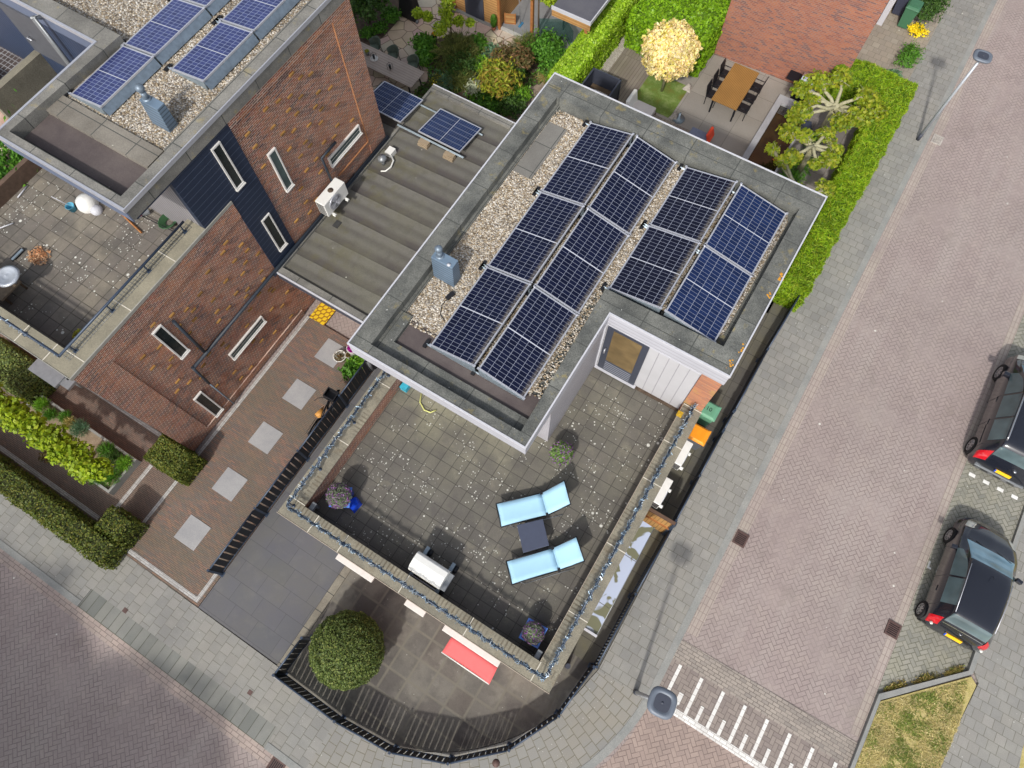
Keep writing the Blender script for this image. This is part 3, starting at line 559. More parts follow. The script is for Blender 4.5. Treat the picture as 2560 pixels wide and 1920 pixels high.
# proud brick borders
w.box(XW-.04, -.55, 0, XW, .34, 6.6); w.box(XW-.04, .34, 5.98, XW, 5.5, 6.6); w.box(XW-.04, .34, 0, XW, 5.5, .3)
w.box(XW-.04, 6.55, 8.45, XW, 11.6, 9.0); w.box(XW-.04, 10.8, 3.1, XW, 11.6, 8.45)
part('brick_wall', w, M['brickX'], row)
hd = MB()
wins = [(5.95, 7.65, .33, 1.6), (7.3, 6.06, .33, 1.6), (9.8, 4.58, 1.6, .36), (6.12, 4.42, .36, 1.6), (1.66, 4.71, .36, 1.65), (3.36, 1.89, 1.65, .36), (.95, 1.16, .36, 1.65)]
i = 0
for zr in range(0, 30):
    for yc in range(0, 16):
        z = .5+zr*.31+random.choice((0, .062, -.062)); y = .45+yc*.78+(zr % 2)*.39+random.uniform(-.2, .2)
        inlow = .45 < y < 5.35 and .4 < z < 5.8; inup = 6.7 < y < 10.65 and 3.5 < z < 8.3; mid = 5.6 < y < 5.5
        if not (inlow or inup) or random.random() < .38: continue
        if any(abs(y-a) < c/2+.2 and abs(z-b) < e/2+.12 for a, b, c, e in wins): continue
        hd.box(XW-.045, y, z, XW+.012, y+.18, z+.045); i += 1
part('projecting_bricks', hd, M['brickhead'], row)['kind'] = 'stuff'
part('rowlock_course', MB().box(XW-.05, 10.785, 3.8, XW+.003, 10.80, 8.4).box(XW-.05, 9.15, 3.76, XW+.012, 10.78, 3.79), plain('pale_brick', srgb(170, 120, 84), .8, var=.3, scale=20), row)
part('blue_cladding', MB().box(XW-.2, 5.5, 3.1, XW-.01, 6.55, 6.6).box(XW-.2, 4.45, 6.6, XW-.012, 5.5, 8.62).box(XW-.2, 5.5, 6.6, XW-.014, 6.55, 8.62), M['blueclad'], row)
part('blue_cladding', MB().box(XW-.25, 3.28, 8.60, XW-.005, 6.55, 8.99), M['blueclad'], row)
part('front_wall', MB().box(-16.75, 4.45, 5.75, XW-.2, 4.6, 8.65), M['greyboard'], row)
part('wall_core', MB().box(-16.7, 4.6, 5.75, XW-.21, 11.5, 8.65), M['greyboard'], row)
part('rear_boards', MB().box(-24, 6.6, 5.72, -16.75, 6.7, 8.7), M['blueboardY'], row)
part('wall_core', MB().box(-24, 6.7, 5.72, -16.75, 11.5, 8.7), M['blueboardY'], row)
part('terrace_floor', MB().box(-18.9, -.08, 5.70, -13.16, 4.5, 5.75), M['terrL'], row)
capLm = conc('terrace_coping', srgb(128, 123, 108), srgb(148, 142, 124), spots=[(9, .015, srgb(190, 186, 170), .3)], speck=.2)
part('parapet_coping', MB().box(-24, -.57, 6.62, XW-.02, -.05, 6.70), capLm, row, .01)
part('parapet_coping', MB().box(-13.2, -.05, 6.62, XW-.02, 5.52, 6.70), capLm, row, .01)
part('coping_edge', MB().box(XW-.02, -.57, 6.60, XW+.012, 5.5, 6.71).box(-24, -.59, 6.6, XW, -.57, 6.71), plain('grey_edge', srgb(150, 148, 140), .7), row)
for y in (3.28, 1.6, -.06): part('coping_joint', MB().box(-13.2, y-.012, 6.68, XW-.02, y+.012, 6.706), pj, row)
for x in (-13.5, -14.5, -16.0, -17.5): part('coping_joint', MB().box(x-.012, -.57, 6.68, x+.012, -.05, 6.706), pj, row)
RO = [(-16.72, 3.2), (XW+.012, 3.2), (XW+.012, 11.65), (-23.9, 11.65), (-23.9, 6.62), (-16.72, 6.62)]
RI = [(-16.50, 3.42), (-12.86, 3.42), (-12.86, 11.2), (-23.4, 11.2), (-23.4, 7.1), (-16.36, 7.1)]
rl = part('roof', ring(MB(), RO, RI, 8.66, 9.1), M['roofcap2'], row)
sub('fascia', MB().box(-16.75, 3.17, 8.62, XW, 3.199, 9.0), M['bluetrim'], rl); sub('fascia', MB().box(-23.9, 6.59, 8.62, -16.75, 6.619, 9.0), M['bluetrim'], rl)
sub('roof_edge_trim', ring(MB(), [(-16.77, 3.15), (XW+.03, 3.15), (XW+.03, 11.70), (-23.95, 11.70), (-23.95, 6.57), (-16.77, 6.57)], [(-16.71, 3.21), (XW+.0, 3.21), (XW+.0, 11.64), (-23.89, 11.64), (-23.89, 6.63), (-16.71, 6.63)], 9.0, 9.12), M['alu'], rl)
sub('soffit', MB().prism([(-16.7, 3.25), (XW-.05, 3.25), (XW-.05, 4.5), (-16.7, 4.5)], 8.60, 8.66), M['greyboard'], rl)
sub('roof_deck', MB().prism([(-16.6, 3.3), (-12.8, 3.3), (-12.8, 11.4), (-23.6, 11.4), (-23.6, 6.9), (-16.6, 6.9)], 8.66, 8.74), M['roofcap2'], rl)
sub('membrane_strip', MB().box(-16.45, 3.55, 8.74, -12.95, 4.42, 8.765), M['membrane'], rl)
sub('roof_slabs', MB().box(-16.5, 4.42, 8.74, -13.1, 4.98, 8.90), conc('roof_slab_band', srgb(116, 111, 103), srgb(132, 127, 118), spots=[(5, .035, srgb(186, 184, 170), .4)], joint=(1.15, .6), speck=.2), rl)
sub('gravel', MB().prism([(-16.5, 4.98), (-13.05, 4.98), (-13.0, 11.1), (-23.4, 11.1), (-23.4, 7.1), (-16.5, 7.1)], 8.74, 8.84), M['gravel'], rl)
sub('ledge', MB().box(-13.05, 4.98, 8.74, -12.86, 11.2, 8.97), M['roofcap2'], rl)
def regB(): return (random.uniform(-16.3, -13.1), random.uniform(5.0, 9.5)) if random.random() < .75 else (random.uniform(-21, -16.3), random.uniform(7.2, 10))
sub('loose_gravel', stones(5000, regB, 8.838, .03), M['stones'], rl)
ch, f = chimney(rl, -13.67, 5.68, 8.84, .29, .12, .72)
part('flue', f, M['zinc'], row, label='steel flue on slate clad housing')
# windows of the side wall
for k, (y, z, ww, hh) in enumerate(wins):
    pn = part('window', MB().box(XW-.05, y-ww/2+.03, z-hh/2+.03, XW+.012, y+ww/2-.03, z+hh/2-.03), M['glass'] if k in (1, 2, 5) else M['glassdk'], row)
    fr = MB(); t = .05; o_ = .03
    fr.box(XW-.04, y-ww/2, z+hh/2-t, XW+o_, y+ww/2, z+hh/2).box(XW-.04, y-ww/2, z-hh/2, XW+o_+.012, y+ww/2, z-hh/2+t)
    fr.box(XW-.04, y-ww/2, z-hh/2+t, XW+o_-.002, y-ww/2+t, z+hh/2-t).box(XW-.04, y+ww/2-t, z-hh/2+t, XW+o_-.002, y+ww/2, z+hh/2-t)
    sub('window_frame', fr, M['whiteframe'], pn, .006)
    if ww > hh: sub('sill', MB().add([(XW-.02, y-ww/2+t, z-hh/2+t), (XW-.02, y+ww/2-t, z-hh/2+t), (XW+.02, y+ww/2-t, z+.02), (XW+.02, y-ww/2+t, z+.02)], [(0, 1, 2, 3)]), M['whiteframe'], pn)
    sub('sill_edge', MB().box(XW-.02, y-ww/2-.01, z-hh/2-.03, XW+.07, y+ww/2+.01, z-hh/2), M['whiteframe'], pn)
pp = MB(); X = XW+.06
pp.tube([(X, 2.11, 5.3), (X, 2.08, 3.3)], .05, 10); pp.tube([(X, 11.65, 3.22), (X, 5.6, 3.2), (X, 1.5, 3.18)], .055, 10); pp.tube([(X, 1.5, 3.25), (X, 1.46, 2.0)], .045, 10)
pp.tube([(X, 9.45, 5.12), (X, 8.74, 5.12), (X, 8.76, 4.0)], .045, 10)
part('downpipe', pp, M['pipe'], row)
part('downpipe', MB().tube([(X, 1.46, 2.0), (X, 1.48, .02)], .025, 8), M['zinc'], row, label='thin lower pipe on the brick wall')
part('roof_gutter', MB().box(XW+.0, 5.3, 3.02, XW+.10, 11.65, 3.16), M['tubeblue'], row, .01)
part('rain_spout', MB().box(-16.0, -1.0, 2.9, -15.4, -.55, 3.0).tube([(-15.65, -.72, 3.0), (-15.65, -.72, 2.3)], .06, 8), M['grey'], row)
part('service_pipe', MB().tube([(-18.75, 6.55, 9.0), (-18.75, 6.38, 9.12), (-18.8, 6.4, 7.2), (-18.8, 6.4, 5.8)], .065, 12), M['grey'], row)
part('entrance_canopy', MB().box(-16.9, -1.15, 2.95, -15.75, -.55, 3.05), M['grey'], row)
# recessed neighbour terrace in the far corner
t_ = MB(); t_.box(-19.05, 1.0, 5.6, -18.9, 6.6, 6.25)
part('timber_edge', t_, plain('brown_timber', srgb(96, 78, 66), .8, var=.2), row)
t_ = MB(); t_.box(-21.1, 4.6, 5.7, -20.85, 6.6, 6.8).box(-24, 4.9, 5.7, -21.1, 5.1, 6.6)
part('terrace_wall', t_, conc('old_concrete', srgb(112, 108, 96), srgb(134, 129, 114)), row)
part('mesh_floor', MB().box(-24, 5.1, 5.7, -19.05, 6.6, 5.76), paving('mesh', 't', .16, .16, [srgb(70, 62, 60), srgb(78, 68, 66)], srgb(148, 148, 150), stag=0, jw=.02, soft=.006), row)
dd = part('rear_door', MB().box(-20.9, 6.55, 6.9, -19.3, 6.6, 8.6), plain('grey_door', srgb(84, 86, 92), .5), row)
sub('door_handle', MB().tube([(-20.5, 6.53, 7.6), (-20.5, 6.47, 7.6), (-20.3, 6.47, 7.6)], .02, 6), M['alu'], dd)
# ---------------------------------------------------------------- brick house beyond the garden
nb = thing('brick_house', 'orange brick house with a blank end wall beyond the garden', 'house', (-2.6, 30, 0))
part('brick_wall', MB().prism([(-5.25, 24.40), (.0, 24.72), (.0, 45), (-5.25, 45)], 0, 6.2), M['orangebrick'], nb)
part('roof', MB().prism([(-5.4, 24.3), (.1, 24.6), (.1, 45), (-5.4, 45)], 6.2, 6.5), M['roofcap'], nb)
part('plinth', MB().prism([(-5.25, 24.36), (0, 24.68), (0, 24.73), (-5.25, 24.43)], 0, .12), M['orangebrick'], nb)
part('white_post', MB().box(.02, 29.5, 0, .25, 29.75, 2.4).box(.0, 29.5, 2.2, .26, 34, 2.5), M['whitetrim'], nb)
# ---------------------------------------------------------------- garden shed
shed = thing('garden_shed', 'timber garden shed with anthracite door, glass veranda and flat roof', 'shed', (-12, 22, 0))
M['wood'] = clad('larch_boards', srgb(176, 134, 84), 'z', .12, srgb(128, 92, 54), lw=.014, rough=.7, var=.2)
M['woodpost'] = plain('timber_post', srgb(160, 106, 60), .7, var=.2)
part('timber_wall', MB().box(-16.2, 20.95, 0, -13.85, 21.1, 2.3).box(-13.95, 21.1, 0, -13.85, 24.4, 2.3).box(-16.2, 24.3, 0, -9.3, 24.4, 2.3), M['wood'], shed)
sd = part('door', MB().box(-15.58, 20.91, .05, -14.62, 20.95, 2.1), M['anthm'], shed)
sub('door_glass', MB().box(-15.42, 20.895, 1.05, -14.80, 20.915, 1.95), glassm('frosted_glass', srgb(150, 160, 160), .3), sd)
part('step', MB().box(-16.2, 20.80, 0, -13.85, 20.95, .05), M['kerb'], shed)
part('floor_edge', MB().box(-13.85, 20.90, 0, -9.3, 21.02, .10), plain('pale_concrete_edge', srgb(172, 172, 168), .8), shed)
for x in (-16.15, -13.82, -12.2): part('post', MB().box(x-.06, 20.86, 0, x+.06, 20.98, 2.3), M['woodpost'], shed)
part('brace', MB().tube([(-9.55, 20.95, 1.2), (-9.95, 20.95, 2.25)], .07, 4, smooth=False), M['woodpost'], shed)
sr = part('roof', MB().box(-11.1, 20.62, 2.32, -9.42, 24.6, 2.5), conc('shed_felt', srgb(84, 84, 92), srgb(94, 94, 100), speck=.1), shed)
sub('roof_edge_trim', MB().box(-11.14, 20.58, 2.38, -9.38, 20.62, 2.54).box(-9.42, 20.62, 2.38, -9.38, 24.6, 2.54), M['whitetrim'], sr)
sub('fascia', MB().box(-11.12, 20.60, 2.1, -9.40, 20.64, 2.38), M['wood'], sr)
gl = MB()
for (a, b) in (((-12.1, 21.3), (-11.1, 21.85)), ((-11.1, 21.85), (-10.5, 21.4))):
    gl.prism([a, b, (b[0], b[1]+.02), (a[0], a[1]+.02)], .08, 1.0)
gg = G('screen_glass', .05, .6); tr_ = gg.t.nodes.new('ShaderNodeBsdfTransparent'); tr_.inputs[0].default_value = (.8, .9, .88, 1); mxx = gg.t.nodes.new('ShaderNodeMixShader'); mxx.inputs[0].default_value = .72
gg.t.links.new(gg.b.outputs[0], mxx.inputs[1]); gg.t.links.new(tr_.outputs[0], mxx.inputs[2]); gg.t.links.new(mxx.outputs[0], gg.t.nodes['Material Output'].inputs[0]); gg.b.inputs['Base Color'].default_value = rgb(srgb(60, 90, 86))
part('glass_screen', gl, gg.m, shed)
# ---------------------------------------------------------------- solar panels
def panelmat(name, nx, ny, base, line, mid=True, lw=.022, rough=.10, dust=0):
    g = G(name, rough, .55); t = g.t.nodes.new('ShaderNodeUVMap'); t.uv_map = 'UVMap'
    q = g.t.nodes.new('ShaderNodeSeparateXYZ'); g.t.links.new(t.outputs[0], q.inputs[0]); u, v = q.outputs[0], q.outputs[1]; g.P = t.outputs[0]
    def ln(c, n, w):
        f = g.M('FRACT', g.M('MULTIPLY', c, n)); d = g.M('MINIMUM', f, g.M('SUBTRACT', 1, f)); return g.map(d, w, w*1.7)
    k = g.M('MULTIPLY', ln(u, nx, lw*.8), ln(v, ny, lw*1.15))
    idn = g.rnd(g.vec(g.M('FLOOR', g.M('MULTIPLY', u, nx)), g.M('FLOOR', g.M('MULTIPLY', v, ny)), 1.7))
    c = g.mul(base, g.map(idn, 0, 1, .85, 1.18)); c = g.mix(k, line, c)
    if mid: c = g.mix(g.map(g.M('ABSOLUTE', g.M('SUBTRACT', v, .5)), .004, .007), srgb(190, 194, 204), c)
    if dust:
        e = g.M('MULTIPLY', g.map(u, .90, 1.0), g.map(g.noise(30, 3), .35, .6)); c = g.mix(g.M('MULTIPLY', e, .65), c, srgb(150, 142, 128))
        g.put(g.b.inputs['Roughness'], g.map(e, 0, 1, rough, .7))
    g.b.inputs['Specular IOR Level'].default_value = .32
    return g.out(c)
dk = srgb(15, 20, 44); ln_ = srgb(138, 144, 160)
M['pvA'] = panelmat('solar_cells_dark', 6, 24, dk, ln_, dust=1); M['pvB'] = panelmat('solar_cells_dark_wide', 6, 20, srgb(18, 20, 38), ln_, dust=1)
M['pvB2'] = panelmat('solar_cells_blue', 6, 20, srgb(24, 38, 74), ln_); M['pvL'] = panelmat('solar_cells_sky_tint', 6, 18, srgb(52, 60, 104), srgb(150, 160, 192))  # pvL: violet base colour stands in for sky reflected at those panels' angle
M['pvK'] = panelmat('solar_cells_link', 6, 20, srgb(22, 40, 78), srgb(150, 158, 176))
def panel(label, p00, p10, p11, p01, mat, group, legs=True, zfloor=5.98, skirt=False):
    """tilted module: corners given (u along width, v along length); origin at its centre"""
    c = sum((Vector(p) for p in (p00, p10, p11, p01)), Vector())/4
    t = thing('solar_panel', label, 'solar panel', c, group=group)
    p = [Vector(q)-c for q in (p00, p10, p11, p01)]
    n = (p[1]-p[0]).cross(p[3]-p[0]).normalized()
    if n.z < 0: n = -n
    def inn(d):
        r = []
        for i in range(4):
            a = (p[(i+1) % 4]-p[i]).normalized(); b = (p[(i-1) % 4]-p[i]).normalized(); r.append(p[i]+a*d+b*d)
        return r
    i1 = inn(.035); fs = []
    vs = [q-n*.04 for q in p]+[q+n*.004 for q in p]+[q+n*.004 for q in i1]+[q-n*.006 for q in i1]
    for k in range(4):
        m = (k+1) % 4; fs += [(k, m, 4+m, 4+k), (4+k, 4+m, 8+m, 8+k), (8+k, 8+m, 12+m, 12+k)]
    fs.append((3, 2, 1, 0)); MB().add(vs, fs).build('frame', M['alu'], t)
    MB().add([q-n*.003 for q in i1], [(0, 1, 2, 3)], uvs=[[(0, 0), (1, 0), (1, 1), (0, 1)]]).build('cell_sheet', mat, t)
    if legs:
        lo = zfloor-c.z
        for e, y in ((0, p[0].y+.02), (1, p[3].y-.02)):
            a, b = (p[0], p[1]) if e == 0 else (p[3], p[2]); mb = MB()
            mb.add([(a.x, y-.03, a.z-.05), (b.x, y-.03, b.z-.05), (b.x, y-.03, lo), (a.x, y-.03, lo), (a.x, y, a.z-.05), (b.x, y, b.z-.05), (b.x, y, lo), (a.x, y, lo)],
                   [(0, 1, 2, 3), (7, 6, 5, 4), (0, 4, 5, 1), (1, 5, 6, 2), (2, 6, 7, 3), (3, 7, 4, 0)])
            mb.build('side_plate', M['galv'], t)
            mb = MB(); mb.tube([(a.x-(.15 if a.x < b.x else -.15), y, lo+.03), (b.x, y, lo+.03)], .03, 4, smooth=False)
            mb.build('base_rail', M['galv'], t)
            mb = MB(); s_ = -1 if a.x < b.x else 1
            mb.box(a.x+s_*.16-.05, y-.12, lo, a.x+s_*.16+.05, y+.12, lo+.05); mb.build('rubber_foot', M['blackpl'], t)
    if skirt:
        a, b = p[1], p[2]; lo = zfloor-c.z+.04
        MB().add([(a.x, a.y, a.z-.04), (b.x, b.y, b.z-.04), (b.x+.12, b.y, lo), (a.x+.12, a.y, lo)], [(0, 1, 2, 3)]).build('wind_deflector', M['zinc'], t)
    for k in (0, 1, 2, 3):
        q = i1[k]; MB().obox(q+n*.012+(p[k]-i1[k])*1.0, (.03, .03, .012)).build('clamp', M['alu'], t) if legs else None
    return t
zl, zh = 6.12, 6.42
ys = [4.92, 7.67, 10.50, 13.36]; nm = ['front end of the white house roof', 'middle of its row', 'garden end of the white house roof']
for k in range(3):
    a, b = ys[k]+.02, ys[k+1]-.02
    panel('dark solar panel in outer left row, '+nm[k], (-5.73, a, zl), (-4.37, a, zh), (-4.37, b, zh), (-5.73, b, zl), M['pvA'], 'long solar panels on the white house roof')
    panel('dark dusty edged solar panel in second row, '+nm[k], (-4.25, a, zh), (-2.93, a, zl), (-2.93, b, zl), (-4.25, b, zh), M['pvA'], 'long solar panels on the white house roof')
ys = [8.76, 11.07, 13.37]; nm = ['above the terrace door', 'at the garden end of the roof']
for k in range(2):
    a, b = ys[k]+.015, ys[k+1]-.015
    panel('near black solar panel in third row, '+nm[k], (-2.62, a, zl), (-1.15, a, zh), (-1.15, b, zh), (-2.62, b, zl), M['pvB'], 'short solar panels on the white house roof')
    panel('bluer solar panel in the street side row, '+nm[k], (-1.02, a, zh), (.45, a, zl), (.45, b, zl), (-1.02, b, zh), M['pvB2'], 'short solar panels on the white house roof')
zl, zh = 8.92, 9.12
for k, (x0, x1, y0, y1, l) in enumerate([(-16.28, -15.10, 5.10, 6.98, 'violet blue solar panel of the outer row nearest the roof front corner'), (-16.28, -15.10, 7.03, 8.94, 'violet blue solar panel of the outer row behind the front one'), (-16.28, -15.10, 8.99, 10.95, 'violet blue solar panel of the outer row cut by the top of the picture'),
        (-14.66, -13.48, 7.02, 8.92, 'violet blue solar panel of the inner row nearest the slate clad chimney'), (-14.66, -13.48, 8.97, 10.90, 'violet blue solar panel of the inner row cut by the top of the picture')]):
    panel(l, (x0, y0, zl), (x1, y0, zh), (x1, y1, zh), (x0, y1, zl), M['pvL'], 'solar panels on the tall brick house roof', zfloor=8.84, skirt=True)
for k, (x0, x1, l) in enumerate([(-14.0+1.47, -12.28, 0), (-11.62, -9.86, 'solar panel standing alone on the felt link roof on concrete blocks')]): pass
def kp(x0, x1, label):
    y0, y1, z0, z1 = 12.24, 13.6, 3.42, 3.24
    panel(label, (x1, y0, z0), (x1, y1, z1), (x0, y1, z1), (x0, y0, z0), M['pvK'], 'solar panels on the flat link roof', legs=False)
kp(-14.02+0.0, -12.33, 'solar panel half hidden by the tall brick wall above the link roof'); kp(-11.60, -9.88, 'solar panel standing on concrete blocks on the felt link roof')
sp = MB(); sp.tube([(-12.5, 13.45, 3.12), (-9.75, 13.45, 3.12)], .035, 4, smooth=False); sp.tube([(-12.5, 12.25, 3.2), (-9.75, 12.25, 3.2)], .045, 4, smooth=False)
tag(sp.build('mounting_rails', M['galv']), 'pale metal rails carrying the panels across the felt link roof', 'mounting rails')
for x, w_ in ((-11.3, 'left'), (-10.25, 'right')):
    b = MB(); b.box(x-.2, 11.98, 3.03, x+.2, 12.2, 3.13).box(x-.19, 12.02, 3.135, x+.19, 12.22, 3.20); tag(b.build('concrete_block', plain('block_'+w_, srgb(150, 134, 112), .9)), 'stacked ballast blocks under the %s half of the link roof panel' % w_, 'block', 'ballast blocks under the link roof panel')
tag(MB().box(-14.3, 11.66, 0, -12.56, 13.72, 2.98).build('lean_to', M['felt']), 'low felt roofed lean-to behind the tall brick wall', 'lean-to')
# ---------------------------------------------------------------- air conditioners
def fan(mb_t, cx, cy, cz, r, ax):
    """round grille with rings and blades facing along ax ('x' or 'y')"""
    g_ = MB(); n = 20
    def q(a, rr, d): return (cx+d, cy+rr*math.cos(a), cz+rr*math.sin(a))
    for rr in (.35, .6, .85, 1.0): g_.tube([q(2*math.pi*i/n, r*rr, .012) for i in range(n+1)], .006, 4)
    for i in range(10): g_.tube([q(2*math.pi*i/10, .03, .012), q(2*math.pi*i/10, r, .012)], .005, 4)
    return g_
def ac(label, x, y, z, dx, dy, dz, group, fan_face='+x', rotor=True, soil=False):
    t = thing('air_conditioner', label, 'air conditioner', (x, y, z), group=group)
    MB().box(-dx/2, -dy/2, .08, dx/2, dy/2, dz).build('casing', M['whitepl'], t, .02)
    f = MB().lathe([(dz*.40, 0), (dz*.40, .012), (dz*.36, .014), (0, .004)], (dx/2, -dy*.08, dz*.54), 24, axis='x'); f.build('fan_ring', M['alu'], t)
    blades = MB()
    for i in range(3):
        a = i*2.094+.4; b = MB()
        blades.add([(dx/2+.016, -dy*.08+.03*math.cos(a), dz*.54+.03*math.sin(a)), (dx/2+.018, -dy*.08+dz*.34*math.cos(a-.3), dz*.54+dz*.34*math.sin(a-.3)), (dx/2+.026, -dy*.08+dz*.35*math.cos(a+.35), dz*.54+dz*.35*math.sin(a+.35))], [(0, 1, 2)])
    blades.build('fan_blades', M['grey'], t)
    fan(None, dx/2, -dy*.08, dz*.54, dz*.38, 'x').build('fan_grille', M['alu'], t)
    sl_ = MB()
    for i in range(6): sl_.box(-dx*.4, -dy/2-.006, .14+i*dz*.13, dx*.4, -dy/2-.001, .14+i*dz*.13+.05)
    sl_.build('side_grille', M['blackpl'], t)
    for s in (-.32, .32):
        b = MB(); b.box(-dx/2-.1, s*dy-.025, 0, dx/2+.12, s*dy+.025, .07).box(dx/2+.02, s*dy-.05, .0, dx/2+.12, s*dy+.05, .03); b.build('wall_bracket', M['whitepl'], t)
    if soil: MB().lathe([(0, 0), (.10, .001), (.1, .003), (0, .004)], (0, .05, dz+.001), 10).build('leaf_litter', M['soil'], t)
    return t
ac('large white outdoor unit with round fan on the brown brick wall above the link roof', -12.27, 8.38, 3.36, .38, 1.08, .68, 'white outdoor air conditioning units', soil=True)
ac('white outdoor unit on the side passage wall beside the orange lidded bin', 1.33, 7.12, 1.75, .24, .82, .6, 'white outdoor air conditioning units')
ac('white outdoor unit on the side passage wall beside the timber gate', 1.33, 5.78, 1.75, .24, .86, .6, 'white outdoor air conditioning units')
v = MB().tube([(-12.05, 10.72, 3.02), (-12.05, 10.72, 3.25)], .06, 10).lathe([(0, .14), (.14, .10), (.16, .0), (.08, -.03)], (-12.05, 10.72, 3.28), 16)
tag(v.build('roof_vent', M['grey']), 'domed grey vent on the felt link roof beside the brick wall', 'roof vent')
v = MB().box(-12.2, 11.05, 3.02, -11.95, 11.35, 3.22); v.tube([(-11.97, 11.1, 3.1), (-11.78, 10.95, 3.12), (-11.72, 10.7, 3.1), (-11.80, 10.5, 3.06), (-11.95, 10.42, 3.04)], .025, 8)
tag(v.build('white_cable_box', M['whitepl']), 'small white box with white curved hose on the link roof', 'cable box')
tag(MB().box(-12.05, 7.8, 3.02, -11.85, 8.05, 3.05).build('felt_patch', M['seam']), 'small dark square patch on the felt link roof', 'felt patch')
# ---------------------------------------------------------------- terrace railing with garland, handrail of the other house
rr = thing('terrace_railing', 'blue grey tube railing wound with silvery garland round the lower roof terrace', 'railing', (-3, 3, ZP))
path = [(-7.18, 5.1, ZP+.42), (-7.18, -.29, ZP+.42), (.87, -.33, ZP+.42), (.87, 7.98, ZP+.42)]
l = Vector((-3, 3, ZP)); pa = [Vector(p)-l for p in path]
for a, b in zip(pa, pa[1:]): MB().tube([a, b], .028, 10).build('rail', M['tubeblue'], rr)
for (x, y) in ((-7.18, 4.3), (-7.18, 2.6), (-7.18, 1.0), (-7.18, -.2), (-5.4, -.3), (-3.4, -.3), (-1.4, -.3), (.8, -.3), (.87, 1.5), (.87, 3.6), (.87, 5.7), (.87, 7.9)):
    m = MB(); m.tube([Vector((x, y, ZP))-l, Vector((x, y, ZP+.42))-l], .018, 6).lathe([(.05, 0), (.05, .012), (0, .012)], tuple(Vector((x, y, ZP))-l), 10); m.build('post', M['tubeblue'], rr)
gm = G('tinsel_garland', .35, .6); gm.b.inputs['Metallic'].default_value = .4; rn = gm.t.nodes.new('ShaderNodeNewGeometry')
M['tinsel'] = gm.out(gm.ramp(rn.outputs['Random Per Island'], [srgb(30, 40, 54), srgb(92, 116, 140), srgb(170, 196, 214), srgb(40, 52, 68), srgb(214, 226, 234), srgb(70, 96, 124)]))
gd = MB()
for a, b in zip(pa, pa[1:]):
    L = (b-a).length; n = int(L/.0045); d = (b-a).normalized(); s_ = Vector((0, 0, 1)).cross(d)
    for i in range(n):
        t = i/n; p = a+(b-a)*t; w_ = math.sin(t*L*2*math.pi/.34); ph = t*L*2*math.pi/.34
        o_ = (s_*math.cos(ph)+Vector((0, 0, 1))*math.sin(ph))*.028; q = p+o_+Vector(rng.normal(0, .022, 3))
        e = Vector(rng.normal(0, 1, 3)).normalized()*.045; f2 = Vector(rng.normal(0, 1, 3)).normalized()*.010
        gd.add([q-e-f2, q+e-f2, q+e+f2, q-e+f2], [(0, 1, 2, 3)])
gd.build('garland', M['tinsel'], rr)
hr = thing('handrail', 'plain blue grey tube handrail on short posts along the high roof terrace wall', 'handrail', (-13, 2, 6.7))
l = Vector((-13, 2, 6.7))
for a, b in (((-12.97, 4.25, 7.0), (-12.97, -.26, 7.0)), ((-12.97, -.26, 7.0), (-20, -.28, 7.0))): MB().tube([Vector(a)-l, Vector(b)-l], .034, 10).build('rail', M['tubeblue'], hr)
for (x, y) in ((-12.97, 4.1), (-12.97, 2.7), (-12.97, 1.35), (-12.97, .05), (-14.4, -.28), (-16, -.28)):
    m = MB(); m.tube([Vector((x, y, 6.7))-l, Vector((x, y, 7.0))-l], .02, 6); m.box(x-.05-l.x, y-.06-l.y, 0, x+.05-l.x, y+.06-l.y, .012); m.build('post', M['tubeblue'], hr)
m = MB()
for i in range(46): m.tube([Vector((-13.16, -.2+i*.1, 6.71))-l, Vector((-12.90, -.2+i*.1, 6.71))-l], .004, 3)
for x in (-13.1, -13.0, -12.92): m.tube([Vector((x, -.25, 6.712))-l, Vector((x, 4.3, 6.712))-l], .004, 3)
m.build('wire_mesh', M['grey'], hr)
gd = MB()
for i in range(500):
    q = Vector((-12.97-i*.014, -.28, 7.0))-l+Vector(rng.normal(0, .02, 3)); e = Vector(rng.normal(0, 1, 3)).normalized()*.035; f2 = Vector(rng.normal(0, 1, 3)).normalized()*.007
    gd.add([q-e-f2, q+e-f2, q+e+f2, q-e+f2], [(0, 1, 2, 3)])
gd.build('garland', M['tinsel'], hr)
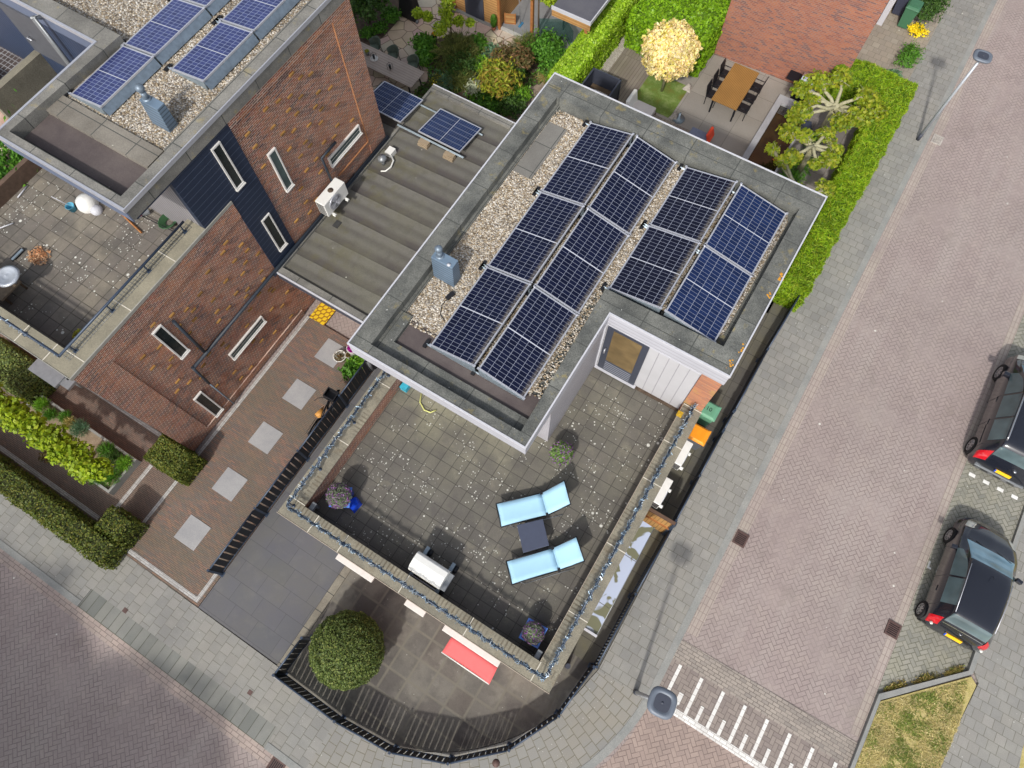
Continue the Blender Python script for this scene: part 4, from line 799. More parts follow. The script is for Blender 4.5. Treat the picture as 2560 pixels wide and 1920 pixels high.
# ---------------------------------------------------------------- terrace furniture
fab = plain('light_blue_sling', srgb(166, 208, 232), .8, var=.03, scale=3)
def lounger(label, foot_l, foot_r, hinge_l, hinge_r, head_l, head_r):
    """four measured corner pairs; z given"""
    o = (Vector(foot_l)+Vector(hinge_r))/2; o.z = ZT
    t = thing('sun_lounger', label, 'sun lounger', o, group='light blue sun loungers on the lower roof terrace')
    p = {k: Vector(v)-o for k, v in dict(fl=foot_l, fr=foot_r, hl=hinge_l, hr=hinge_r, tl=head_l, tr=head_r).items()}
    def strip(a, b, c, d, name, n=8, sag=.02, curl=0):
        vs = []; fs = []
        for i in range(n+1):
            for j in range(5):
                u, v_ = i/n, j/4; q = (a*(1-v_)+b*v_)*(1-u)+(c*(1-v_)+d*v_)*u
                q = q+Vector((0, 0, -sag*math.sin(math.pi*v_)-curl*4*u*(1-u)*.25)); vs.append(q)
        for i in range(n):
            for j in range(4): k = i*5+j; fs.append((k, k+1, k+6, k+5))
        o_ = MB().add(vs, fs, True).build(name, fab, t); m_ = o_.modifiers.new('solid', 'SOLIDIFY'); m_.thickness = .012; return o_
    strip(p['fl'], p['fr'], p['hl'], p['hr'], 'seat_sling', 8, .02, .06); strip(p['hl'], p['hr'], p['tl'], p['tr'], 'back_sling', 6, .02, .12)
    for s in 'lr':
        MB().tube([p['f'+s]+Vector((0, 0, -.015)), p['h'+s]+Vector((0, 0, -.02))], .02, 8).build('side_rail', M['blackpl'], t)
        MB().tube([p['h'+s]+Vector((0, 0, -.02)), (p['h'+s]+p['t'+s])/2+Vector((0, 0, -.045)), p['t'+s]], .018, 8).build('back_rail', M['blackpl'], t)
        d = (p['h'+s]-p['f'+s]).normalized(); sd = (p['fr']-p['fl']).normalized()*(.05 if s == 'r' else -.05)
        MB().tube([p['f'+s]+d*.25+sd*.2, p['f'+s]+d*.35+sd+Vector((0, 0, -p['f'+s].z)), p['h'+s]-d*.15+sd+Vector((0, 0, -p['h'+s].z)), p['h'+s]+d*.45+sd+Vector((0, 0, -p['h'+s].z+.02))], .014, 6).build('leg_frame', M['grey'], t)
        MB().obox(p['h'+s]+Vector((0, 0, .01)), (.035, .05, .02), (tuple(d), (-d.y, d.x, 0), (0, 0, 1))).build('hinge', M['blackpl'], t)
    MB().tube([p['tl'], p['tr']], .016, 6).build('head_bar', M['blackpl'], t); MB().tube([p['fl'], p['fr']], .016, 6).build('foot_bar', M['blackpl'], t)
    return t
def L(px, py, z, ox=1240, oy=930, s=.31645): return P(ox+px*s, oy+py*s, z)
lounger('light blue sun lounger nearer the lavender bush by the white wall', L(0, 1040, 3.08), L(40, 1225, 3.08), L(357, 955, 3.05), L(405, 1130, 3.05), L(540, 855, 3.50), L(590, 1045, 3.50))
lounger('light blue sun lounger nearer the front corner and the blue planter', L(80, 1495, 3.08), L(125, 1680, 3.08), L(445, 1390, 3.05), L(498, 1565, 3.05), L(635, 1300, 3.50), L(700, 1495, 3.50))
q = [Vector(L(*a, 3.15)) for a in ((165, 1210), (370, 1160), (420, 1370), (215, 1430))]; o = sum(q, Vector())/4; o.z = ZT
t = thing('side_table', 'square dark grey table between the two light blue sun loungers', 'table', o)
tm = plain('slate_grey_top', srgb(70, 76, 94), .45, var=.06)
MB().prism([(v_-o)[:2] for v_ in q], .385, .42).build('table_top', tm, t, .01)
for v_ in q: w_ = (v_-o)*.9; MB().tube([(w_.x, w_.y, 0), (w_.x, w_.y, .385)], .02, 6).build('leg', M['blackpl'], t)
# gas barbecue with white hood seen from above, standing against the front parapet
t = thing('gas_barbecue', 'white hooded trolley barbecue with black wheels against the front terrace parapet', 'barbecue', (-3.06, .35, ZT))
hm = MB(); prof = [(-.30, .60), (-.27, .74), (-.16, .86), (.02, .90), (.18, .88), (.24, .82), (.26, .60)]
n = len(prof); vs = [(-.50, y, z) for y, z in prof]+[(.50, y, z) for y, z in prof]
hm.add(vs, [(i, i+1, n+i+1, n+i) for i in range(n-1)]+[tuple(range(n))[::-1], tuple(range(n, 2*n)), (0, n, 2*n-1, n-1)], False); hm.build('hood', M['whitepl'], t, .01)
MB().box(-.5, -.28, .30, .5, .26, .59).build('body', M['grey'], t, .01)
MB().box(.50, -.27, .5, .64, .22, .62).build('side_shelf', M['grey'], t, .008)
for (x, y) in ((-.42, -.30), (-.42, .36), (.42, -.30), (.42, .36)):
    MB().box(x-.05, y-.14, 0.02, x+.05, y+.14, .30).build('wheel_fork', M['galv'], t); MB().lathe([(0, -.06), (.11, -.05), (.11, .05), (0, .06)], (x+.1, y+.02, .11), 14, axis='x').build('wheel', M['black'], t)
MB().tube([(-.4, -.36, .45), (.4, -.36, .45)], .02, 8).build('handle', M['alu'], t)
# ---------------------------------------------------------------- bins
def bin_(label, x, y, rz, body, lid, group, num=None, h=1.06):
    t = thing('wheelie_bin', label, 'wheelie bin', (x, y, .01), rz, group)
    MB().prism([(-.20, -.24), (.20, -.24), (.20, .24), (-.20, .24)], .06, h-.10, [(-.27, -.30), (.27, -.30), (.27, .30), (-.27, .30)]).build('body', body, t, .02)
    l_ = MB().prism([(-.29, -.34), (.29, -.34), (.29, .34), (-.29, .34)], h-.10, h-.06); l_.prism([(-.28, -.33), (.28, -.33), (.28, .33), (-.28, .33)], h-.059, h, [(-.22, -.24), (.22, -.24), (.22, .27), (-.22, .27)])
    lo = l_.build('lid', lid, t, .015); MB().box(-.16, -.18, h+.001, .16, -.14, h+.012).build('lid_ridge', lid, lo)
    MB().tube([(-.2, .37, h-.12), (.2, .37, h-.12)], .018, 8).build('handle', body, t)
    for s in (-.22, .22): MB().lathe([(0, -.03), (.1, -.03), (.1, .03), (0, .03)], (s, .24, .1), 14, axis='x').build('wheel', M['black'], t)
    if num:
        tx = bpy.data.curves.new('house_number', 'FONT'); tx.body = num; tx.size = .2; tx.extrude = .002; tx.align_x = 'CENTER'; tx.align_y = 'CENTER'
        to = bpy.data.objects.new('house_number', tx); C.objects.link(to); to.parent = lo; to.location = (0, .05, h+.006); tx.materials.append(M['black'])
        me = bpy.data.meshes.new_from_object(to); bpy.data.objects.remove(to); to = bpy.data.objects.new('house_number', me); C.objects.link(to); to.parent = lo; to.location = (0, .05, h+.006); to.rotation_euler = (0, 0, -math.pi/2)
    return t
M['bingreen'] = plain('pale_green_plastic', srgb(104, 158, 128), .5, var=.08); M['bingreen2'] = plain('green_plastic', srgb(66, 112, 84), .45, var=.06); M['binorange'] = plain('orange_plastic', srgb(240, 152, 32), .45, var=.06); M['bingrey'] = plain('grey_plastic', srgb(96, 100, 108), .5, var=.06); M['bindark'] = plain('dark_slate_plastic', srgb(62, 66, 84), .5, var=.06)
bin_('pale green wheelie bin numbered 110 in the side passage', 1.46, 9.33, R(90), M['bingreen'], M['bingreen'], 'bins in the side passage', '110')
bin_('orange lidded grey wheelie bin in the side passage beside the wall unit', 1.53, 8.42, R(90), M['bingrey'], M['binorange'], 'bins in the side passage')
bin_('green wheelie bin by the brick house at the top of the picture', 1.02, 30.0, R(0), M['bingreen2'], M['bingreen2'], 'bins beside the brick house')
bin_('dark grey wheelie bin by the brick house beside the green one', .55, 30.6, R(0), M['bindark'], M['bindark'], 'bins beside the brick house')
# timber gate screen across the side passage
t = thing('timber_gate', 'low timber gate across the side passage between wall and fence', 'gate', (1.7, 5.25, 0))
MB().box(-.45, -.03, .1, .40, .0, 1.75).build('boards', clad('gate_boards', srgb(176, 136, 84), 'x', .12, srgb(120, 88, 54), lw=.015, var=.2), t)
MB().box(-.47, -.05, 1.75, .42, .05, 1.82).build('top_rail', plain('brown_rail', srgb(96, 74, 60), .7), t); MB().box(-.45, -.07, 1.0, .40, -.03, 1.1).build('cross_rail', M['woodpost'], t)
MB().box(.36, -.06, 0, .46, .06, 1.8).build('post', M['tubeblue'], t)
# pale translucent canopy along the passage wall
t = thing('passage_canopy', 'narrow stained translucent canopy along the side passage wall', 'canopy', (1.4, 3.0, 2.2))
gcan = G('stained_canopy_sheet', .25, .5); x, y, z = gcan.pos(); k = gcan.map(gcan.noise(1.7, 2, dist=.6), .50, .53); cc_ = gcan.mix(k, srgb(176, 186, 206), srgb(112, 112, 88)); gcan.out(cc_)
for y0, y1 in ((-1.68, -.9), (-.88, .6), (.62, 1.72)):
    MB().add([(-.23, y0, .10), (.2, y0, .02), (.2, y1, .02), (-.23, y1, .10), (-.23, y0, .085), (.2, y0, .005), (.2, y1, .005), (-.23, y1, .085)], [(0, 1, 2, 3), (7, 6, 5, 4), (0, 4, 5, 1), (1, 5, 6, 2), (2, 6, 7, 3), (3, 7, 4, 0)]).build('sheet', gcan.m, t)
MB().box(-.24, -1.74, -.02, .22, -1.68, .12).build('end_trim', M['whitetrim'], t); MB().tube([(.2, -1.7, 0), (.2, 1.75, 0)], .02, 6).build('front_rail', M['grey'], t)
for y_ in (-1.6, 0, 1.6): MB().tube([(-.25, y_, -.25), (.18, y_, -.01)], .012, 6).build('bracket', M['grey'], t)
# awning
t = thing('awning', 'salmon red awning half rolled out above a front window', 'awning', (-1.0, -.57, 2.35))
vs = []; fs = []; na = 12
for i in range(na+1):
    for j in range(5):
        u, v_ = i/na, j/4; x = -.72+1.46*u+(0 if v_ < .99 else 0); y = -.20-.46*v_; z = .18-.28*v_-.015*math.sin(math.pi*u)*v_
        vs.append((x*(1+.04*v_), y-.03*abs(2*u-1)**4*v_, z))
for i in range(na):
    for j in range(4): k = i*5+j; fs.append((k, k+5, k+6, k+1))
o_ = MB().add(vs, fs, True).build('cloth', plain('salmon_cloth', srgb(214, 96, 96), .8, var=.04), t); o_.modifiers.new('s', 'SOLIDIFY').thickness = .01
MB().tube([(-.76, -.68, -.10), (.76, -.68, -.10)], .022, 8).build('front_bar', M['whiteframe'], t); MB().box(-1.0, -.2, .16, .74, -.02, .26).build('cassette', M['whiteframe'], t, .01)
for s in (-.72, .72): MB().tube([(s, -.1, .12), (s, -.67, -.10)], .014, 6).build('arm', M['alu'], t)
tag(MB().tube([(1.44, .25, 0), (1.42, .25, .9)], .075, 16).lathe([(.055, .901), (0, .86)], (1.42, .25, 0), 16).build('standpipe', M['anthm']), 'short dark pipe standing in the passage near the house corner', 'pipe')
# ---------------------------------------------------------------- fences
def fence_run(name, label, pts, group, gate=None, h=1.0, pitch=.145, sw_=.10):
    t = thing('metal_fence', label, 'fence', (pts[0][0], pts[0][1], 0), group=group); l = Vector((pts[0][0], pts[0][1], 0))
    for a, b in zip(pts, pts[1:]):
        A_, B_ = Vector((*a, 0))-l, Vector((*b, 0))-l; d = (B_-A_).normalized(); n = Vector((-d.y, d.x, 0)); Ln = (B_-A_).length
        m = MB(); k = max(1, int(Ln/pitch))
        for i in range(k):
            c_ = A_+d*((i+.5)*Ln/k); m.obox(c_+Vector((0, 0, h*.5+.02)), (sw_/2, .012, h/2-.06), (tuple(d), tuple(n), (0, 0, 1)))
        m.build('slats', M['black'], t)
        MB().tube([A_+d*.07+Vector((0, 0, h)), B_-d*.07+Vector((0, 0, h))], .028, 8).build('top_rail', M['tubeblue'], t)
        MB().tube([A_+d*.07+Vector((0, 0, .10)), B_-d*.07+Vector((0, 0, .10))], .026, 8).build('bottom_rail', M['tubeblue'], t)
    for a in pts:
        A_ = Vector((*a, 0))-l; m = MB(); m.box(A_.x-.035, A_.y-.035, 0, A_.x+.035, A_.y+.035, h+.05); m.box(A_.x-.08, A_.y-.08, 0, A_.x+.08, A_.y+.08, .015); m.build('post', M['tubeblue'], t)
    return t
fence_run('f', 'dark slatted metal fence between the brick drive and the anthracite drive', [(-9.13, -3.12), (-9.13, -.92), (-9.13, 1.24), (-9.13, 3.45), (-9.13, 5.3)], None, pitch=.2, sw_=.172)
fence_run('f', 'dark slatted metal fence curving round the patio corner past the round bush', [(-5.55, -3.15), (-5.62, -4.36), (-3.42, -4.40), (-1.66, -4.22), (-.15, -3.60), (1.10, -2.45), (1.84, -1.0), (2.05, .62)], None, pitch=.165, sw_=.138)
fence_run('f', 'dark metal fence along the side passage and pavement', [(2.12, .66), (2.13, 3.0), (2.18, 5.50)], None, pitch=.1, sw_=.05)
fence_run('f', 'dark metal fence along the pavement between gate and bamboo hedge', [(2.18, 5.56), (2.18, 7.2), (2.18, 8.9)], None, pitch=.1, sw_=.05)
fence_run('f', 'dark metal fence running up behind the bamboo hedge', [(2.20, 9.75), (2.22, 12.3), (2.36, 15.6)], None, pitch=.1, sw_=.05)
fence_run('f', 'short grey barred gate in the pavement fence beside the bins', [(2.18, 8.96), (2.18, 9.69)], None, pitch=.075, sw_=.03)
# ---------------------------------------------------------------- foliage
def leafmat(name, cols, trans=.3, rough=.55, k=1.):
    g = G(name, rough, .35); rn = g.t.nodes.new('ShaderNodeNewGeometry'); g.pos()
    c = g.ramp(rn.outputs['Random Per Island'], cols)
    c = g.mul(c, g.map(g.noise(1.6, 3), .35, .65, 1.08*k, 1.45*k))
    g.put(g.b.inputs['Base Color'], c)
    tr = g.t.nodes.new('ShaderNodeBsdfTranslucent'); g.put(tr.inputs[0], c); mx = g.t.nodes.new('ShaderNodeMixShader'); mx.inputs[0].default_value = trans
    g.t.links.new(g.b.outputs[0], mx.inputs[1]); g.t.links.new(tr.outputs[0], mx.inputs[2]); g.t.links.new(mx.outputs[0], g.t.nodes['Material Output'].inputs[0])
    return g.m
def foliage(name, pts, nrm, mat, parent=None, size=.05, asp=.55, wild=.6, sv=.35, blade=False):
    """many small leaf faces; pts/nrm arrays (N,3) in the parent's space"""
    pts = np.asarray(pts, float); N = len(pts); nrm = np.asarray(nrm, float)
    d = nrm+rng.normal(0, wild, (N, 3)); d /= np.linalg.norm(d, axis=1, keepdims=True)+1e-9
    r = rng.normal(0, 1, (N, 3))
    if blade: r = nrm*1.2+rng.normal(0, .5, (N, 3)); d = np.cross(r, rng.normal(0, 1, (N, 3))); d /= np.linalg.norm(d, axis=1, keepdims=True)+1e-9
    a = r-(r*d).sum(1, keepdims=True)*d; a /= np.linalg.norm(a, axis=1, keepdims=True)+1e-9; b = np.cross(d, a)
    s = size*(1+rng.uniform(-sv, sv, (N, 1))); a = a*s; b = b*s*asp
    V = np.empty((N, 4, 3)); V[:, 0] = pts-a; V[:, 1] = pts-b*1.0-a*.05; V[:, 2] = pts+a; V[:, 3] = pts+b*1.0-a*.05
    me = bpy.data.meshes.new(name); me.vertices.add(4*N); me.vertices.foreach_set('co', V.reshape(-1))
    me.loops.add(4*N); me.loops.foreach_set('vertex_index', np.arange(4*N, dtype=np.int32))
    me.polygons.add(N); me.polygons.foreach_set('loop_start', np.arange(0, 4*N, 4, dtype=np.int32)); me.polygons.foreach_set('loop_total', np.full(N, 4, dtype=np.int32))
    me.materials.append(mat); me.update(calc_edges=True); me.validate()
    o = bpy.data.objects.new(name, me); C.objects.link(o)
    if parent is not None: o.parent = parent
    return o
def wob(p, amp, sc, seed=0):
    """cheap smooth displacement field"""
    q = p*sc+seed
    return amp*(np.sin(q[:, 0]*2.1+np.sin(q[:, 1]*1.7))+np.sin(q[:, 1]*2.7+q[:, 2]*1.9)+np.sin(q[:, 2]*3.1+q[:, 0]*1.3))/3
def blob(n, c, r, fill=.35, lump=.12, lsc=4., flat=0, seed=0, gaps=0):
    """points through an uneven ellipsoid shell; flat = cut below"""
    u = rng.normal(0, 1, (n, 3)); u /= np.linalg.norm(u, axis=1, keepdims=True)
    if flat: u[:, 2] = np.where(u[:, 2] < -flat, -u[:, 2]*.5, u[:, 2])
    rad = (1-fill*rng.random(n)**2.2); rr_ = np.array(r); rad = rad+wob(u*3, lump, lsc/3, seed)
    p = u*rr_*rad[:, None]
    if gaps:
        k = wob(u*3, 1, lsc/2, seed+5)+rng.normal(0, .15, n) > -1+gaps; p = p[k]; u = u[k]
    return p+np.array(c), u
def boxpts(n, x0, y0, z0, x1, y1, z1, lump=.05, sc=3., tops=1.0, seed=0):
    """points over the top and sides of a clipped hedge"""
    dx, dy, dz = x1-x0, y1-y0, z1-z0; ar = np.array([dx*dy*tops, dy*dz, dy*dz, dx*dz, dx*dz]); f = rng.choice(5, n, p=ar/ar.sum()); a, b = rng.random(n), rng.random(n)
    p = np.zeros((n, 3)); m = np.zeros((n, 3))
    for k in range(5):
        i = f == k
        if k == 0: p[i] = np.c_[x0+dx*a[i], y0+dy*b[i], np.full(i.sum(), z1)]; m[i] = (0, 0, 1)
        elif k < 3: p[i] = np.c_[np.full(i.sum(), x0 if k == 1 else x1), y0+dy*a[i], z0+dz*b[i]]; m[i] = (-1 if k == 1 else 1, 0, 0)
        else: p[i] = np.c_[x0+dx*a[i], np.full(i.sum(), y0 if k == 3 else y1), z0+dz*b[i]]; m[i] = (0, -1 if k == 3 else 1, 0)
    # round the upper edges
    cx, cy = (x0+x1)/2, (y0+y1)/2; e = min(.16, dx/3, dy/3)
    ex = np.clip((np.abs(p[:, 0]-cx)-(dx/2-e))/e, 0, 1); ey = np.clip((np.abs(p[:, 1]-cy)-(dy/2-e))/e, 0, 1); ez = np.clip((p[:, 2]-(z1-e))/e, 0, 1)
    p[:, 2] -= e*.45*np.maximum(ex, ey)**2*ez; p[:, 0] -= np.sign(p[:, 0]-cx)*e*.35*ez**2*ex; p[:, 1] -= np.sign(p[:, 1]-cy)*e*.35*ez**2*ey
    p += m*(wob(p, lump, sc, seed)+rng.normal(0, .015, n)-.03*rng.random(n))[:, None]
    return p, m
lm = {}
lm['box'] = leafmat('box_leaves', [srgb(66, 82, 44), srgb(92, 110, 56), srgb(118, 132, 66), srgb(80, 96, 60), srgb(136, 142, 76)])
lm['boxbrown'] = leafmat('box_leaves_brownish', [srgb(62, 78, 32), srgb(88, 104, 40), srgb(112, 114, 46), srgb(74, 90, 36), srgb(124, 120, 52)])
lm['lime'] = leafmat('lime_leaves', [srgb(112, 150, 22), srgb(146, 182, 34), srgb(170, 200, 56), srgb(96, 134, 22), srgb(188, 212, 90), srgb(128, 168, 30)], .35, .4)
lm['lime2'] = leafmat('laurel_leaves', [srgb(104, 144, 22), srgb(132, 172, 32), srgb(86, 126, 24), srgb(150, 186, 44)], .35, .4)
lm['bamboo'] = leafmat('bamboo_leaves', [srgb(104, 142, 24), srgb(134, 166, 28), srgb(150, 178, 36), srgb(86, 124, 26), srgb(160, 164, 44)], .35, k=.92)
lm['plane'] = leafmat('plane_leaves', [srgb(122, 144, 30), srgb(152, 164, 34), srgb(92, 122, 28), srgb(168, 166, 50), srgb(136, 156, 36)], .3, k=.78)
lm['cream'] = leafmat('cream_maple_leaves', [srgb(240, 224, 142), srgb(250, 240, 196), srgb(222, 212, 96), srgb(248, 232, 184), srgb(238, 206, 160), srgb(214, 200, 84)], .2, k=.82)
lm['catalpa'] = leafmat('yellow_green_leaves', [srgb(150, 178, 24), srgb(176, 198, 40), srgb(128, 160, 26), srgb(180, 196, 56), srgb(104, 138, 28)], .3, k=.66)
lm['dark'] = leafmat('dark_green_leaves', [srgb(42, 66, 30), srgb(60, 90, 38), srgb(78, 108, 44), srgb(50, 78, 34)])
lm['mid'] = leafmat('mid_green_leaves', [srgb(60, 104, 32), srgb(80, 128, 40), srgb(96, 142, 44), srgb(52, 92, 32)])
lm['fresh'] = leafmat('fresh_green_leaves', [srgb(88, 140, 36), srgb(112, 160, 44), srgb(134, 176, 54), srgb(76, 122, 34)])
lm['olive'] = leafmat('olive_leaves', [srgb(78, 88, 42), srgb(98, 108, 54), srgb(120, 122, 64), srgb(62, 76, 36)])
lm['blue'] = leafmat('blue_green_leaves', [srgb(86, 120, 92), srgb(106, 138, 104), srgb(70, 104, 78)])
lm['sumac'] = leafmat('yellow_orange_leaves', [srgb(140, 160, 44), srgb(166, 174, 52), srgb(176, 150, 62), srgb(118, 144, 42), srgb(152, 112, 62)], k=.85)
lm['rust'] = leafmat('rust_leaves', [srgb(132, 98, 66), srgb(112, 96, 62), srgb(96, 104, 58), srgb(144, 104, 72)], k=.8)
lm['silver'] = leafmat('silver_leaves', [srgb(172, 178, 150), srgb(198, 202, 178), srgb(150, 160, 128)])
lm['lav'] = leafmat('lavender_leaves', [srgb(104, 120, 92), srgb(126, 140, 108), srgb(92, 108, 78), srgb(138, 146, 118), srgb(118, 104, 128)])
lm['lavg'] = leafmat('lavender_green_leaves', [srgb(98, 128, 66), srgb(120, 150, 78), srgb(84, 112, 60), srgb(138, 162, 96)])
lm['purple'] = leafmat('purple_flowers', [srgb(128, 80, 140), srgb(150, 96, 158), srgb(104, 68, 120)])
lm['magenta'] = leafmat('magenta_flowers', [srgb(160, 30, 140), srgb(186, 60, 166), srgb(130, 20, 110)])
lm['yellow'] = leafmat('yellow_leaves', [srgb(226, 206, 20), srgb(240, 222, 50), srgb(204, 186, 24)])
lm['straw'] = leafmat('dry_grass', [srgb(196, 172, 112), srgb(176, 154, 96), srgb(112, 124, 50), srgb(202, 182, 126), srgb(92, 114, 42), srgb(188, 164, 106)], k=.95)
lm['orangef'] = leafmat('orange_flowers', [srgb(186, 110, 30), srgb(206, 150, 34), srgb(120, 110, 40)])
lm['strawonly'] = leafmat('straw_blades', [srgb(192, 178, 118), srgb(174, 160, 102), srgb(204, 190, 138), srgb(150, 138, 86), srgb(184, 168, 108)], .2, k=.92)
lm['vgreen'] = leafmat('verge_green', [srgb(96, 116, 44), srgb(120, 132, 56), srgb(80, 102, 38), srgb(142, 142, 72)], .25, k=.95)
M['bark'] = conc('plane_bark', srgb(172, 168, 140), srgb(146, 142, 112), speck=.2, scale=6)
M['core'] = plain('inner_twigs', srgb(58, 64, 34), .95, var=.3)
M['corelime'] = plain('inner_twigs_lime', srgb(84, 112, 26), .95, var=.3)
M['wooddark'] = plain('dark_branches', srgb(86, 72, 56), .9, var=.2)
def hedge(label, boxes, mat, core, n, size, lump=.05, asp=.6, blade=False, wild=.6, group=None):
    b0 = boxes[0]; o = Vector(((b0[0]+b0[3])/2, (b0[1]+b0[4])/2, 0)); t = thing('hedge', label, 'hedge', o, group=group)
    P_, N_ = [], []; vol = [((b[3]-b[0])*(b[4]-b[1])+((b[3]-b[0])+(b[4]-b[1]))*2*b[5]) for b in boxes]; cm = MB()
    for k, b in enumerate(boxes):
        p, m = boxpts(int(n*vol[k]/sum(vol)), *b, lump=lump, seed=k); P_.append(p-np.array(o)); N_.append(m)
        e = .10; cm.box(b[0]+e-o.x, b[1]+e-o.y+(.003*k), 0, b[3]-e-o.x, b[4]-e-o.y, b[5]-e-.003*k)
    foliage('foliage', np.vstack(P_), np.vstack(N_), mat, t, size, asp, wild, blade=blade); cm.build('twigs', core, t); return t
def bush(label, c, r, mat, n=1500, size=.05, cat='shrub', name='shrub', group=None, lump=.34, core=None, blade=False, asp=.5, flat=.1, extra=None, wild=.8, fill=.7, lsc=5, gaps=.25):
    t = thing(name, label, cat, (c[0], c[1], 0), group=group)
    p, m = blob(n, (0, 0, c[2]), r, fill, lump, lsc, flat, seed=c[0]*3+c[1], gaps=gaps)
    if not core:
        k_ = rng.random(len(p)) < .12; p[k_] = p[k_]*rng.uniform(1.0, 1.35, (k_.sum(), 1))*np.array((1, 1, .9)); p = p+np.c_[wob(p+c[0], r[0]*.35, 4/r[0]), wob(p+7+c[1], r[1]*.35, 4/r[1]), p[:, 0]*0]
    foliage('foliage', p, m, mat, t, size, asp, wild, blade=blade)
    if extra:
        p, m = blob(extra[1], (0, 0, c[2]), [q*1.04 for q in r], .1, lump, 4, flat, seed=c[0]*3+c[1]); foliage('flowers', p, m, extra[0], t, extra[2], .7, .8)
    s = MB(); s.tube([(0, 0, 0), (0, 0, c[2]*.8)], .03, 6)
    for k in range(5):
        a = k*1.26+c[0]; s.tube([(0, 0, .02), (r[0]*.6*math.cos(a), r[1]*.6*math.sin(a), c[2]+r[2]*.3)], [.02, .006], 5)
    s.build('stems', M['wooddark'], t)
    if core: MB().lathe([(0, -.0), (r[0]*.8, r[2]*.3), (r[0]*.84, c[2]), (r[0]*.6, c[2]+r[2]*.62), (0, c[2]+r[2]*.84)], (0, 0, 0), 20).build('inner_twigs', core, t)
    return t
# hedges
hedge('bright lime green laurel hedge between the two rear gardens', [(-9.98, 18.4, 0, -8.98, 25.5, 1.6)], lm['lime'], M['corelime'], 34000, .055, wild=.45)
hedge('tall bright green hedge behind the cream leaved tree', [(-8.7, 22.75, 0, -5.25, 26.5, 1.75)], lm['lime2'], M['corelime'], 16000, .06, lump=.1)
hedge('feathery bright green bamboo hedge along the pavement turning the garden corner', [(1.48, 19.6, 0, 2.58, 25.3, 1.62), (1.58, 14.7, 0, 2.52, 19.7, 1.42), (-.45, 24.3, 0, 1.75, 25.35, 1.62)], lm['bamboo'], M['corelime'], 56000, .085, lump=.09, asp=.17, wild=.75)
hedge('clipped square box hedge block against the brick wall corner', [(-13.27, -1.55, 0, -11.9, -.58, 1.1)], lm['boxbrown'], M['core'], 8000, .035)
hedge('low clipped hedge along the front pavement with a raised end block', [(-30, -4.82, 0, -12.1, -4.0, .95), (-13.12, -4.0, 0, -12.12, -3.2, 1.0)], lm['boxbrown'], M['core'], 30000, .038)
hedge('clipped dark hedge block at the left edge beside the entrance', [(-21, -2.2, 0, -18.15, -.95, 1.0)], lm['box'], M['core'], 9000, .038)
# round clipped bush
t = bush('large round clipped evergreen bush on the patio corner', (-4.25, -2.72, .92), (1.06, 1.06, .9), lm['box'], 26000, .032, 'bush', 'round_bush', lump=.05, core=M['core'], fill=.16, flat=.6, lsc=8, gaps=0)
# trained yellow-green tree row
def canopy_tree(label, name, c, z, clusters, mat, n, size, trunks, asp=.7):
    t = thing(name, label, 'tree', (c[0], c[1], 0)); P_, N_ = [], []
    for k, (x, y, zz, r) in enumerate(clusters):
        p, m = blob(int(n/len(clusters)), (x-c[0], y-c[1], zz), (r, r, r*.7), .6, .2, 5, 0, seed=k); P_.append(p); N_.append(m*.6+np.array((0, 0, .5)))
    foliage('crown', np.vstack(P_), np.vstack(N_), mat, t, size, asp, .6)
    for pts, rad in trunks: MB().tube([(p[0]-c[0], p[1]-c[1], p[2]) for p in pts], rad, 8).build('trunk' if rad[0] > .05 else 'branch', M['bark'], t)
    return t
cl = []
for i in range(20):
    x = -18.6+i*.265; cl.append((x, -2.55+.12*math.sin(i*1.7), 1.95+.1*math.sin(i*2.3), .36+.08*random.random()))
tr = [([(-17.6, -2.5, 0), (-17.6, -2.5, 1.9)], [.07, .05]), ([(-15.2, -2.5, 0), (-15.2, -2.5, 1.9)], [.07, .05]), ([(-18.5, -2.5, 1.9), (-13.9, -2.5, 1.9)], [.03, .03])]
canopy_tree('row of trained yellow green trees over the raised front bed', 'trained_tree', (-15.9, -2.5), 1.9, cl, lm['catalpa'], 6400, .07, tr)
# cream leaved ball tree
t = thing('ornamental_tree', 'round headed cream and yellow leaved tree on the moss bed', 'tree', (-6.21, 21.43, 0))
P_, N_ = blob(12500, (.02, -.30, 2.3), (1.03, 1.0, .95), .4, .17, 8, .75, seed=3, gaps=.22); foliage('crown', P_, N_, lm['cream'], t, .075, .45, .55)
MB().tube([(0, 0, 0), (.02, -.1, 1.2), (.02, -.2, 1.8)], [.06, .05, .045], 10).build('trunk', M['bark'], t)
for k in range(6): MB().tube([(.02, -.2, 1.5), (.02+.6*math.cos(k), -.25+.6*math.sin(k), 2.3)], [.03, .01], 6).build('branch', M['bark'], t)
